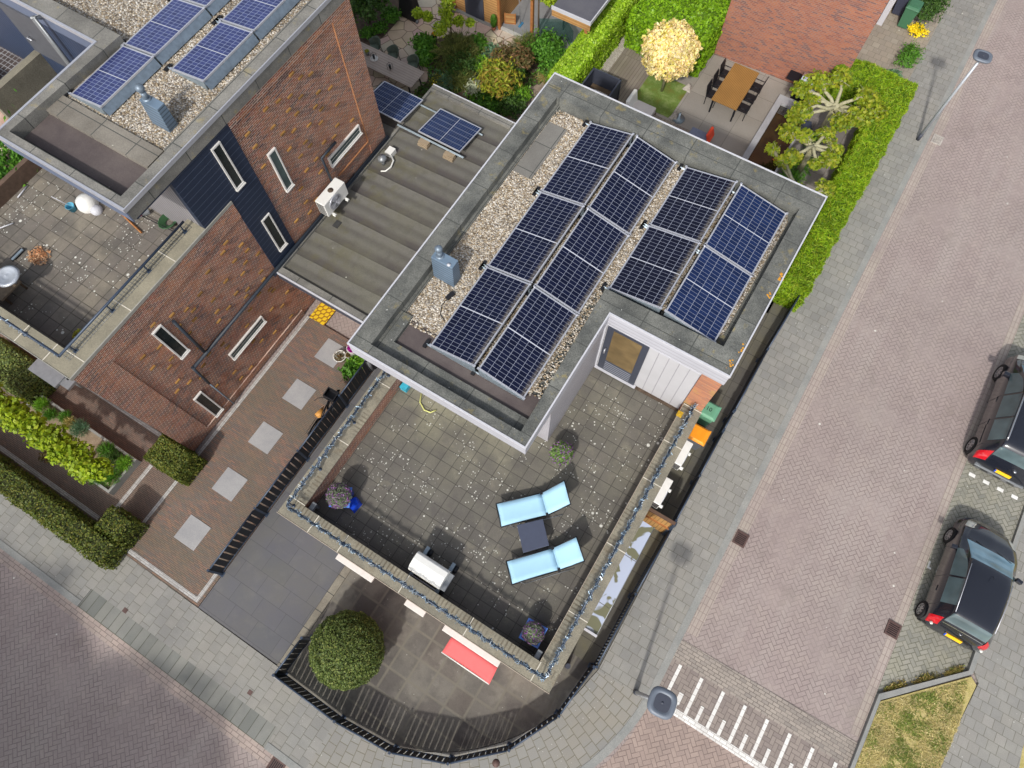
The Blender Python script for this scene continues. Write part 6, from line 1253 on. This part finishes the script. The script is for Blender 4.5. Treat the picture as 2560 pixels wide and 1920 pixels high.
# small hatchback: rear at low y
st = [(-1.90, .62, .62, .42, .45, .60, .28), (-1.84, .80, .80, .62, .55, .88, .22), (-1.74, .86, .86, .82, .60, 1.12, .20), (-1.50, .88, .88, .90, .56, 1.44, .20), (-1.0, .89, .89, .92, .58, 1.50, .18), (-.2, .90, .90, .92, .60, 1.50, .18), (.25, .90, .90, .93, .60, 1.42, .18),
      (.62, .90, .89, .94, .64, 1.20, .18), (1.0, .90, .88, .88, .72, .99, .18), (1.35, .90, .84, .76, .64, .88, .20), (1.65, .86, .74, .62, .50, .74, .22), (1.86, .66, .56, .48, .36, .56, .28), (1.92, .50, .42, .42, .25, .46, .30)]
cx, cy = 10.65, 8.74
gd_ = [('windshield', M['windshield'], .30, .94, 4.35, 6, 0), ('rear_window', M['carglass'], -1.72, -1.50, 4.4, 6, 0), ('side_window', M['carglass'], -1.25, -.42, 3.25, 4.5, -1), ('side_window', M['carglass'], -.36, .55, 3.25, 4.45, -1, .006, 12, (3.15, 3.6)),
       ('side_window', M['carglass'], -1.25, -.42, 3.25, 4.5, 1), ('side_window', M['carglass'], -.36, .55, 3.25, 4.45, 1, .006, 12, (3.15, 3.6))]
t, patch, S_ = car('small black hatchback parked beside the grassy verge', cx, cy, st, gd_, [(-.87, -1.50+.0, .29), (-.87, 1.08, .29), (.87, -1.5, .29), (.87, 1.08, .29)], 'black cars parked in the bays', (-1.33, -.39, .66))
for s in (-1, 1):
    patch('tail_light', M['red'], -1.84, -1.66, 2.7, 4.0, s, .012); MB().lathe([(.05, 0), (.04, .015), (0, .02)], (s*.74, -1.88, .80), 12).build('reversing_lens', M['lamp'], t)
    patch('headlight', M['lamp'], 1.42, 1.72, 3.2, 4.7, s, .010)
    MB().obox((s*.98, .52, .98), (.09, .06, .07), ((1, -.2*s, 0), (.2*s, 1, 0), (0, 0, 1))).build('mirror', M['paint'], t, .02)
    MB().tube([(s*.565, -1.45, 1.475), (s*.60, -.6, 1.52), (s*.60, .1, 1.475)], .012, 5).build('roof_strip', M['alu'], t)
    MB().tube([(s*.90, -.9, .72), (s*.90, -.72, .73)], .015, 6).build('door_handle', M['black'], t)
for a in (-.45, .15): MB().tube([(a-.02, 1.02, 1.0), (a+.45, .88, 1.06)], .010, 5).build('wiper', M['black'], t)
MB().box(-.68, .94, .985, .68, 1.0, 1.0).build('scuttle', M['blackpl'], t)
MB().tube([(0, .05, 1.52), (0, -.1, 1.66)], .006, 5).build('aerial', M['black'], t)
def plate(t, z, y, w=.25):
    p = MB().obox((0, y, z), (w, .012, .055), ((1, 0, 0), (0, 1, -.45), (0, .45, 1))); pl = p.build('number_plate', M['plate'], t)
    MB().obox((-w+.02, y-.004, z+.001), (.022, .012, .054), ((1, 0, 0), (0, 1, -.45), (0, .45, 1))).build('plate_band', M['plateblue'], pl)
plate(t, .66, -1.92); MB().lathe([(.045, -.01), (.045, .01), (.03, .012), (.03, -.01)], (0, -1.80, .98), 16).build('emblem', M['chrome'], t)
patch('rear_bumper', M['blackpl'], -1.885, -1.84, 1.2, 2.5, -1, .01); patch('tailgate_line', M['chrome'], -1.775, -1.762, 4.6, 6, 0, .006)
# larger car mostly outside the right edge
st2 = [(-2.25, .70, .70, .50, .50, .62, .30), (-2.20, .88, .88, .60, .60, .74, .25), (-2.12, .95, .95, .80, .66, 1.02, .22), (-1.86, .97, .97, 1.0, .70, 1.62, .2), (-1.4, .98, .98, 1.02, .72, 1.72, .2), (0, .98, .98, 1.0, .72, 1.74, .2), (.7, .98, .98, 1.0, .72, 1.64, .2), (1.2, .98, .97, 1.0, .74, 1.3, .2), (1.6, .97, .93, .92, .76, 1.05, .22), (2.05, .92, .84, .74, .62, .88, .24), (2.3, .70, .62, .52, .42, .62, .3), (2.36, .5, .4, .45, .3, .5, .32)]
gd2 = [('windshield', M['windshield'], .78, 1.5, 4.35, 6, 0), ('rear_window', M['carglass'], -2.08, -1.90, 4.4, 6, 0)]
for s in (-1, 1): gd2 += [('side_window', M['carglass'], -1.65, -.85, 3.2, 4.6, s), ('side_window', M['carglass'], -.78, .1, 3.2, 4.6, s), ('side_window', M['carglass'], .17, 1.05, 3.2, 4.5, s, .006, 12, (3.15, 3.7))]
t, patch, S_ = car('black people carrier with roof rails cut by the right picture edge', 10.36, 14.62, st2, gd2, [(-.95, -1.60, .32), (-.95, 1.42, .32), (.95, -1.6, .32), (.95, 1.42, .32)], 'black cars parked in the bays', (-1.75, -.81, .14, 1.1))
for s in (-1, 1):
    patch('tail_light', M['red'], -2.16, -1.98, 2.6, 4.2, s, .012); patch('headlight', M['lamp'], 1.8, 2.12, 3.2, 4.7, s, .01)
    MB().obox((s*1.06, .95, 1.02), (.1, .07, .08)).build('mirror', M['paint'], t, .02)
    MB().tube([(s*.68, -1.7, 1.70), (s*.70, -1.6, 1.78), (s*.70, .3, 1.80), (s*.69, .45, 1.74)], .022, 8).build('roof_rail', M['chrome'], t); MB().tube([(s*.985, -1.65, .80), (s*.985, -.95, .80)], .012, 5).build('slide_rail', M['black'], t)
    for yy in (-.75, .15): MB().tube([(s*.985, yy-.2, .86), (s*.985, yy, .87)], .016, 6).build('door_handle', M['black'], t)
MB().box(-.78, -2.30, .50, .78, -2.12, .56).build('bumper_step', M['grey'], t, .02); plate(t, .72, -2.25); MB().lathe([(.05, -.01), (.05, .01), (0, .012)], (.18, -2.14, 1.0), 14).build('emblem', M['chrome'], t)
# ---------------------------------------------------------------- bicycle leaning on the slatted fence
t = thing('bicycle', 'black city bicycle with front crate and tan saddle leaning on the slatted fence', 'bicycle', (-9.52, 2.75, 0), rot=(0, R(10), R(4)))
def wheelb(yc, nm='wheel'):
    m = MB(); n = 28; m.tube([(0, yc+.34*math.cos(2*math.pi*i/n), .35+.34*math.sin(2*math.pi*i/n)) for i in range(n+1)], .022, 6, caps=False); o_ = m.build(nm, M['tyre'], t); m = MB()
    for i in range(14): a = 2*math.pi*i/14; m.tube([(0, yc, .35), (0, yc+.33*math.cos(a), .35+.33*math.sin(a))], .003, 3)
    m.build('spokes', M['grey'], o_); m = MB(); m.tube([(0, yc+.38*math.cos(math.pi*i/12), .35+.38*math.sin(math.pi*i/12)) for i in range(13)], .028, 4, smooth=False); m.build('mudguard', M['black'], t)
wheelb(-.56); wheelb(.58)
fr = MB(); fr.tube([(0, -.56, .35), (0, -.08, .32), (0, .36, .92)], .018, 8).tube([(0, -.08, .32), (0, -.22, .92)], .018, 8).tube([(0, -.16, .62), (0, .38, .82)], .018, 8).tube([(0, -.56, .35), (0, -.20, .80)], .014, 6).tube([(0, .58, .35), (0, .40, .85), (0, .36, 1.02)], .016, 8).tube([(.0, -.9, .78), (0, -.3, .78)], .012, 6).tube([(.06, -.9, .76), (.06, -.3, .76)], .008, 6).tube([(-.06, -.9, .76), (-.06, -.3, .76)], .008, 6)
fr.build('frame', M['black'], t)
MB().tube([(-.34, .12, 1.05), (-.30, .26, 1.07), (-.12, .36, 1.10), (0, .36, 1.04), (.12, .36, 1.10), (.30, .26, 1.07), (.34, .12, 1.05)], .013, 8).build('handlebar', M['black'], t)
MB().add([(0, .14, .99), (.07, -.08, 1.0), (.11, -.24, 1.0), (.05, -.30, 1.0), (-.05, -.30, 1.0), (-.11, -.24, 1.0), (-.07, -.08, 1.0), (0, .14, .94), (.06, -.08, .93), (.09, -.24, .92), (-.09, -.24, .92), (-.06, -.08, .93)], [(0, 6, 5, 4, 3, 2, 1), (0, 1, 8, 7), (1, 2, 9, 8), (2, 3, 4, 5, 10, 9), (5, 6, 11, 10), (6, 0, 7, 11)], True).build('saddle', plain('tan_leather', srgb(196, 140, 70), .6), t)
cr = MB(); 
for (a, b, c_, d_) in ((-.2, .40, .2, .43), (-.2, .72, .2, .75), (-.2, .43, -.17, .72), (.17, .43, .2, .72)): cr.box(a, b, .88, c_, d_, 1.14)
cr.box(-.17, .43, .88, .17, .72, .90); cr.build('crate', M['blackpl'], t)
m = MB()
for s in (-.11, .11): m.tube([(s, -.02, .32), (s*1.2, -.02, .30)], .012, 5).box(s-.04, -.06, .28, s+.04, .02, .30)
m.tube([(-.11, -.08, .32), (.11, -.08, .32)], .015, 6); m.build('pedals', M['black'], t)
# doormat with leaf pattern and other small things
gm_ = G('leaf_pattern_mat', .9); u, v = gm_.uv('xy', 45); mkk, r = gm_.tiles(u, v, .20, .15, .5, 0); 
uu = gm_.M('FRACT', gm_.M('ADD', gm_.M('DIVIDE', u, .2), gm_.M('MULTIPLY', gm_.M('FLOOR', gm_.M('DIVIDE', v, .15)), .5))); vv = gm_.M('FRACT', gm_.M('DIVIDE', v, .15))
dd_ = gm_.M('ADD', gm_.M('POWER', gm_.M('ABSOLUTE', gm_.M('SUBTRACT', gm_.M('MULTIPLY', uu, 2), 1)), 2), gm_.M('ABSOLUTE', gm_.M('SUBTRACT', gm_.M('MULTIPLY', vv, 2), 1)))
gm_.out(gm_.mix(gm_.map(dd_, .85, .95), srgb(226, 190, 40), srgb(156, 110, 36)))
tag(MB().box(-12.32, 5.48, .01, -11.66, 6.2, .03).build('doormat', gm_.m), 'yellow doormat with a leaf pattern by the house door', 'doormat')
t = thing('coat_stand', 'dark pots and umbrellas standing against the white house corner', 'clutter', (-9.2, 5.0, 0)); MB().tube([(0, 0, 0), (.05, 0, .9)], .1, 10).build('pot', M['grey'], t); MB().tube([(.1, .1, 0), (.1, .15, .9)], .05, 8).build('umbrella', M['blackpl'], t)
# high terrace things
Q = lambda a, b, z: P(a, b, z)
t = thing('covered_item', 'round white covered bundle on the high terrace under the roof edge', 'cover', (*Q(213, 503, 5.95)[:2], 5.75)); pz, nz = blob(0+10, (0, 0, 0), (1, 1, 1)); 
MB().lathe([(.28, 0), (.30, .10), (.25, .26), (.12, .34), (0, .36)], (0, 0, 0), 20).build('cover', M['whitepl'], t); MB().lathe([(.16, 0), (.17, .08), (.1, .16), (0, .18)], (.34, -.02, 0), 14).build('side_bundle', M['whitetrim'], t)
t = thing('bucket', 'small turquoise bucket on the high terrace', 'bucket', (*Q(176, 517, 5.9)[:2], 5.75)); MB().lathe([(0, 0), (.09, 0), (.12, .2), (.13, .2), (.12, .19), (.085, .02), (0, .02)], (0, 0, 0), 18).build('pail', plain('turquoise_plastic', srgb(80, 158, 186), .5), t); MB().tube([(-.05, 0, .2), (-.35, -.1, .5)], .012, 6).build('handle', M['whitetrim'], t)
br0, br1 = Vector(Q(353, 540, 5.8)), Vector(Q(440, 583, 5.8)); t = thing('broom', 'broom with red and grey head lying on the high terrace', 'broom', br0); MB().tube([(0, 0, .04), tuple(br1-br0+Vector((0, 0, .04)))], .014, 6).build('stick', M['black'], t); MB().obox((0, 0, .04), (.26, .05, .04), ((.5, .85, 0), (-.85, .5, 0), (0, 0, 1))).build('head', M['grey'], t); MB().obox((0, 0, .09), (.07, .05, .02)).build('clip', M['red'], t)
a, b = Vector(Q(294, 525, 5.8)), Vector(Q(354, 582, 5.8)); tag(MB().tube([a, b], .03, 4, smooth=False).build('plank', M['woodpost']), 'thin timber batten lying under the roof corner', 'batten')
hs = MB(); 
for i in range(9): r = .12+.016*i; hs.tube([(r*math.cos(k*.5), r*1.3*math.sin(k*.5), .03+.012*i+.01*math.sin(k)) for k in range(14)], .014, 5)
t = thing('hose_reel', 'coil of green garden hose on the high terrace by the handrail end', 'hose', (*Q(424, 553, 5.8)[:2], 5.75)); hs.build('hose', plain('green_hose', srgb(56, 92, 60), .5), t)
p, m = blob(260, (*Q(98, 639, 5.8)[:2], 5.79), (.34, .28, .03), .9, .2, 5); o_ = foliage('cuttings', p, m, leafmat('dry_cuttings', [srgb(210, 160, 120), srgb(190, 140, 100), srgb(224, 196, 160), srgb(150, 110, 80)]), None, .06, .3, 1.2); o_['kind'] = 'stuff'; tag(o_, 'heap of orange brown cuttings on the high terrace', 'cuttings')
t = thing('hand_brush', 'black and grey brush head standing on the high terrace', 'brush', (*Q(44, 637, 5.8)[:2], 5.75)); MB().prism([(-.10, -.2), (.0, -.22), (.04, 0), (0, .22), (-.10, .2)], 0, .06).build('bristles', M['blackpl'], t); MB().box(-.02, -.2, .061, .05, .2, .09).build('back', M['galv'], t)
t = thing('patio_table', 'low table of planks with a round metal heater dish at the left edge', 'table', (*Q(10, 715, 6.1)[:2], 5.75)); MB().box(-.9, -.35, .3, .28, .35, .36).build('table_top', plain('old_planks', srgb(130, 116, 98), .8, var=.25), t)
for s in (-.3, .25): MB().box(.2, s, 0, .26, s+.06, .3).build('leg', M['wooddark'], t)
t = thing('heater_dish', 'round silvery metal dish standing on the table at the left edge', 'dish', (*Q(16, 690, 6.45)[:2], 6.11)); MB().lathe([(.05, 0), (.05, .25), (.32, .30), (.34, .33), (.24, .36), (.22, .33), (.14, .36), (.12, .33), (0, .38)], (0, 0, 0), 26).build('dish', plain('brushed_steel', srgb(196, 202, 210), .3, .5), t)
for k, (a, b) in enumerate((((68, 465), (44, 494)), ((33, 558), (0, 570)))):
    a, b = Vector(Q(*a, 5.78)), Vector(Q(*b, 5.78)); tag(MB().tube([a, b], .02, 5).build('white_stick', M['whitetrim']), ['white stick lying by the timber edge of the high terrace', 'white stick lying at the left picture edge of the high terrace'][k], 'stick')
pl_ = bush('tall green weeds growing beyond the timber edge of the high terrace', (-19.7, 3.4, 5.75), (.7, 1.4, .45), lm['mid'], 2600, .07)
tag(MB().box(-24, 1.5, 5.3, -19.06, 4.85, 5.6).build('roof_planter', M['soil']), 'soil filled planter beyond the timber edge of the high terrace', 'planter')
tag(MB().box(-6.90, 4.65-.35, ZT, -6.68, 4.65-.05, ZT+.22).build('turquoise_box', plain('turquoise', srgb(60, 170, 196), .5)), 'turquoise box on the terrace by the left parapet', 'box')
tag(MB().tube([(-6.3, 4.55, ZT+.03), (-6.15, 4.25, ZT+.03), (-5.9, 4.12, ZT+.03), (-5.7, 4.15, ZT+.03), (-5.6, 4.3, ZT+.03)], .022, 8).build('yellow_hose', plain('pale_yellow_hose', srgb(206, 206, 130), .5)), 'pale yellow hose curling out from under the roof overhang', 'hose')
# ---------------------------------------------------------------- rear garden furniture
M['teak'] = clad('teak_slats', srgb(156, 116, 62), 'x', .06, srgb(110, 80, 42), lw=.012, rough=.6, var=.12)
t = thing('garden_table', 'long teak slatted garden table on the paved terrace', 'table', (-3.58, 22.45, 0))
MB().box(-.54, -1.10, .71, .54, 1.12, .75).build('table_top', M['teak'], t)
for sx_, sy_ in ((-1, -1), (1, -1), (-1, 1), (1, 1)): MB().box(sx_*.48-.03, sy_*1.0-.03, 0, sx_*.48+.03, sy_*1.0+.03, .71).build('leg', M['black'], t)
def gchair(label, x, y, rz, mat, col, h=.95):
    t = thing('garden_chair', label, 'chair', (x, y, 0), rz, 'black chairs at the teak table')
    MB().box(-.22, -.22, .42, .22, .22, .45).build('seat', mat, t); MB().obox((0, -.25, .70), (.22, .015, .26), ((1, 0, 0), (0, 1, .15), (0, -.15, 1))).build('backrest', mat, t)
    for a in (-1, 1):
        for b in (-1, 1): MB().tube([(a*.2, b*.2, 0), (a*.2, b*.21, .42)], .016, 6).build('leg', col, t)
    for a in (-1, 1): MB().tube([(a*.23, -.22, .62), (a*.23, .2, .62)], .014, 6).build('arm', col, t)
pos_ = ['nearest the pond end', 'in the middle', 'nearest the brick house']
for k, y in enumerate((21.9, 22.5, 23.15)):
    gchair('black mesh chair on the left of the teak table, '+pos_[k], -4.22, y, R(-90), M['blackpl'], M['black']); gchair('black mesh chair on the right of the teak table, '+pos_[k], -2.90, y, R(90), M['blackpl'], M['black'])
def rchair(label, x, y, rz):
    t = thing('shell_chair', label, 'chair', (x, y, 0), rz, 'green grey shell chairs at the long table'); m = MB(); vs = []; fs = []
    for i in range(13):
        a = math.pi*(i/12); 
        for j, (r, z) in enumerate(((.18, .42), (.25, .50), (.27, .66), (.28, .78-.12*abs(math.cos(a))))): vs.append((r*math.cos(a), r*math.sin(a)*.95, z))
    for i in range(12):
        for j in range(3): k = i*4+j; fs.append((k, k+1, k+5, k+4))
    o_ = m.add(vs, fs, True).build('shell', M['shell'], t); o_.modifiers.new('s', 'SOLIDIFY').thickness = .02; MB().lathe([(0, .42), (.24, .43), (.24, .45), (0, .45)], (0, 0, 0), 18).build('seat', M['shell'], t)
    for a in (-.17, .17):
        for b in (-.15, .15): MB().tube([(a*1.3, b*1.3, 0), (a, b, .43)], .015, 6).build('leg', M['black'], t)
M['shell'] = plain('green_grey_shell', srgb(84, 96, 84), .6, var=.1)
rchair('shell chair farthest left at the long table', -17.55, 16.95, 0); rchair('shell chair in the middle of the long table', -16.62, 16.95, 0); rchair('shell chair at the right end of the long table', -15.6, 16.95, 0)
t = thing('long_table', 'long pale weathered plank table behind the link roof', 'table', (-16.3, 16.15, 0)); MB().box(-1.9, -.48, .70, 1.55, .48, .75).build('table_top', clad('weathered_planks', srgb(164, 150, 138), 'y', .12, srgb(128, 116, 106), lw=.01, var=.15), t)
for s in (-1.7, 1.35):
    for s2 in (-.38, .38): MB().tube([(s, s2, 0), (s-.05, s2*.9, .7)], .035, 6).build('leg', M['black'], t)
for k, (x, y, l) in enumerate(((-16.93, 16.15, 'black lantern on a round tray on the long table'), (-16.04, 16.05, 'black wire lantern alone on the long table'))):
    t = thing('lantern', l, 'lantern', (x, y, .752)); MB().tube([(0, 0, .02), (0, 0, .2)], .05, 10).build('glass', M['glassdk'], t); m = MB()
    for a in (-.08, .08):
        for b in (-.08, .08): m.tube([(a, b, 0), (a, b, .24)], .008, 4)
    m.tube([(-.08, -.08, .24), (.08, -.08, .24), (.08, .08, .24), (-.08, .08, .24), (-.08, -.08, .24)], .008, 4); m.build('wire_frame', M['black'], t)
    if k == 0: MB().lathe([(0, 0), (.16, 0), (.17, .02), (0, .01)], (0, 0, 0), 20).build('tray', M['whitepot'], t)
smallpot('potted yellow flowers at the end of the long table by the brick wall', -17.3, 16.2, .1, lm['sumac'], M['grey'], 300, h=.15, z=.755)
smallpot('pot of orange flowers on the flagstones', -15.86, 18.9, .12, lm['orangef'], M['black'], 500, h=.35)
smallpot('grey pot under the slim tree near the shed', -16.2, 20.7, .2, lm['catalpa'], M['grey'], 900, h=.3)
t = thing('topiary', 'small cone shaped topiary in a terracotta pot by the shed post', 'topiary', (-14.02, 20.75, 0)); MB().lathe([(0, 0), (.07, 0), (.10, .15), (0, .15)], (0, 0, 0), 14).build('pot', plain('terracotta', srgb(156, 100, 72), .8), t); p, m = blob(900, (0, 0, .45), (.13, .13, .32), .3, .05, 5); foliage('foliage', p, m, lm['mid'], t, .03)
t = thing('covered_grill', 'barbecue under a dark fitted cover on the flagstones', 'barbecue', (-17.55, 19.55, 0)); MB().prism([(-.5, -.28), (.42, -.28), (.42, .28), (-.5, .28)], .05, 1.1, [(-.36, -.2), (.30, -.2), (.30, .2), (-.36, .2)]).build('cover', M['blackpl'], t, .06); MB().lathe([(0, -.03), (.08, -.03), (.08, .03), (0, .03)], (.46, -.2, .08), 12, axis='x').build('wheel', M['grey'], t)
# crates and shed things
t = thing('wooden_crate', 'square open timber crate leaning inside the shed entrance', 'crate', (-13.55, 21.35, .08), .4); m = MB()
for a in (-.25, .2): m.box(a, -.03, 0, a+.05, .03, .5)
for b in (0, .22, .45): m.box(-.25, -.035, b, .25, -.03, b+.05)
m.build('slats', M['woodpost'], t); MB().box(-.2, -.02, .02, .2, .02, .48).build('back', M['wood'], t)
t = thing('broom', 'blue headed broom leaning on the crate in the shed', 'broom', (-13.1, 21.5, .08)); MB().tube([(0, 0, 0), (-.3, .3, 1.3)], .015, 6).build('stick', M['grey'], t); MB().box(-.05, -.15, 0, .05, .15, .05).build('head', plain('blue_brush', srgb(60, 120, 160), .6), t)
t = thing('shed_table', 'dark topped wooden table under the veranda roof', 'table', (-10.9, 22.6, .08)); MB().box(-.6, -.5, .7, .6, .5, .74).build('table_top', M['wood'], t)
for a in (-.5, .5): MB().box(a-.03, -.4, 0, a+.03, -.34, .7).build('leg', M['black'], t)
t = thing('stool', 'small pale garden stool against the lime hedge', 'stool', (-10.35, 21.3, 0)); MB().box(-.2, -.15, .4, .2, .15, .43).build('seat', M['galv'], t)
for a in (-.18, .16): MB().box(a, -.13, 0, a+.02, .13, .4).build('leg', M['grey'], t)
# firewood/compost cage
t = thing('mesh_cage', 'dark mesh sided storage cage behind the white house roof', 'storage cage', (-8.12, 19.43, 0)); m = MB()
for (x, y) in ((-.6, -.5), (.6, -.5), (.6, .5), (-.6, .5)): m.box(x-.035, y-.035, 0, x+.035, y+.035, 1.2)
m.box(-.6, -.53, 1.14, .6, -.47, 1.2).box(-.6, .47, 1.14, .6, .53, 1.2).box(-.63, -.5, 1.141, -.57, .5, 1.201).box(.57, -.5, 1.141, .63, .5, 1.201); m.build('frame', M['anthm'], t)
for nm_, c_ in (('panel', (-.6, -.5, -.6, .5)), ('panel', (.6, -.5, .6, .5)), ('panel', (-.6, .5, .6, .5)), ('panel', (-.6, -.5, .6, -.5))): MB().box(c_[0]-.008, c_[1]-.008, .1, c_[2]+.008, c_[3]+.008, 1.13).build(nm_, M['anthm'], t)
m = MB()
for i in range(12): m.box(-.3+i*.05, -.2, .55, -.27+i*.05, .15, .57)
m.build('slats', M['whitepot'], t); MB().box(-.55, -.45, .05, .55, .45, .5).build('contents', M['wooddark'], t)
# lounge
t = thing('garden_sofa', 'white cushioned corner seat behind the white house roof', 'sofa', (-6.3, 19.85, 0)); MB().box(-.5, -.4, .12, .42, .3, .42).build('seat', plain('grey_cushion', srgb(196, 192, 190), .8, var=.03), t, .04); MB().obox((-.55, -.05, .58), (.08, .38, .28), ((1, 0, .2), (0, 1, 0), (-.2, 0, 1))).build('back_cushion', M['whitepl'], t, .05); MB().box(-.55, -.42, 0, .46, .32, .12).build('base', M['wooddark'], t)
t = thing('garden_bench', 'low grey timber bench along the rear of the white house', 'bench', (-4.9, 19.6, 0)); MB().box(-.9, -.35, .34, .8, .22, .40).build('seat', M['deckwood'], t)
for a in (-.8, .7): MB().box(a, -.3, 0, a+.08, .18, .34).build('leg', M['deckwood'], t)
tag(MB().obox((-3.82, 19.72, .45), (.36, .22, .07)).build('blue_cushion', plain('slate_blue_fabric', srgb(108, 116, 138), .8)), 'slate blue seat cushion beside the red cushion', 'cushion')
o_ = MB().obox((-3.40, 19.80, .64), (.06, .26, .22), ((1, 0, .35), (0, 1, 0), (-.35, 0, 1))).build('red_cushion', plain('orange_red_fabric', srgb(224, 76, 48), .8), bevel=.05); tag(o_, 'orange red cushion standing on the bench end', 'cushion')
t = thing('parasol_base', 'round pale parasol base on the paving', 'parasol base', (-4.95, 20.45, .01)); MB().lathe([(0, 0), (.24, 0), (.25, .05), (.05, .09), (.04, .35), (0, .35)], (0, 0, 0), 24).build('base', M['galv'], t)
for k, (x, y) in enumerate(((-5.15, 20.45+.0), (-5.35, 22.1))):
    tag(MB().prism([(x-.22, y-.18), (x+.2, y-.2), (x+.15, y+.2), (x-.1, y+.22)], 0, .25, [(x-.05, y-.02), (x+.05, y-.03), (x+.04, y+.05), (x-.03, y+.05)]).build('boulder', M['pebble'], bevel=.03), ['pointed pale stone at the near corner of the moss bed', 'pointed pale stone at the far corner of the moss bed'][k], 'stone')
# pond
t = thing('fish_pond', 'raised concrete edged rectangular fish pond', 'pond', (-1.2, 20.5, 0)); m = MB()
ring(m, [(-.72, -3.6), (.72, -3.6), (.72, 2.86), (-.72, 2.86)], [(-.48, -3.4), (.48+.16, -3.4), (.48+.16, 2.45), (-.48, 2.45)], 0, .4).build('concrete_edge', conc('pond_concrete', srgb(150, 150, 154), srgb(166, 166, 168), speck=.12), t)
wg = G('dark_pond_water', .05, .6); wg.pos(); wg.out(wg.ramp(wg.noise(1.4, 4), [srgb(26, 22, 12), srgb(52, 42, 20), srgb(34, 30, 18), srgb(74, 58, 26)])); MB().box(-.5, -3.42, .2, .66, 2.47, .28).build('water', wg.m, t)
m = MB()
for i in range(8): m.tube([(-.45, 2.0+i*.05, .32), (.6, 2.0+i*.05, .32)], .008, 4)
m.build('grille', M['grey'], t)
for k, (x, y) in enumerate(((*P(1923, 361, .29)[:2],), (*P(1937, 400, .29)[:2],))): tag(MB().lathe([(0, -.11), (.035, -.04), (.04, .03), (.015, .09), (.03, .13), (0, .13)], (x, y, .292), 10, axis='x').build('goldfish', plain('goldfish_orange', srgb(226, 92, 30), .4)), ['orange goldfish nearer the middle of the pond', 'pale orange goldfish nearer the roof edge'][k], 'fish')
t = thing('gas_grill', 'stainless gas grill with black side shelf against the brick house', 'barbecue', (-1.25, 23.95, 0)); MB().box(-.28, -.25, .1, .55, .3, .85).build('cabinet', M['black'], t, .02)
m = MB(); prof = [(-.25, .86), (-.22, 1.02), (-.05, 1.14), (.15, 1.15), (.3, 1.05), (.32, .86)]; n = len(prof); m.add([(-.22, a, b) for a, b in prof]+[(.5, a, b) for a, b in prof], [(i, i+1, n+i+1, n+i) for i in range(n-1)]+[tuple(range(n))[::-1], tuple(range(n, 2*n))]); m.build('hood', M['chrome'], t, .01)
MB().box(-.75, -.2, .84, -.28, .28, .90).build('side_shelf', M['black'], t, .01); MB().box(-.22, -.36, .78, .5, -.26, .86).build('control_panel', M['chrome'], t)
tag(MB().obox((-.35, 22.3, .35), (.2, .3, .12), ((1, .4, 0), (-.4, 1, 0), (0, 0, 1))).build('pond_filter', M['tubeblue'], bevel=.03), 'blue black pond pump box under the larger plane tree', 'pump')
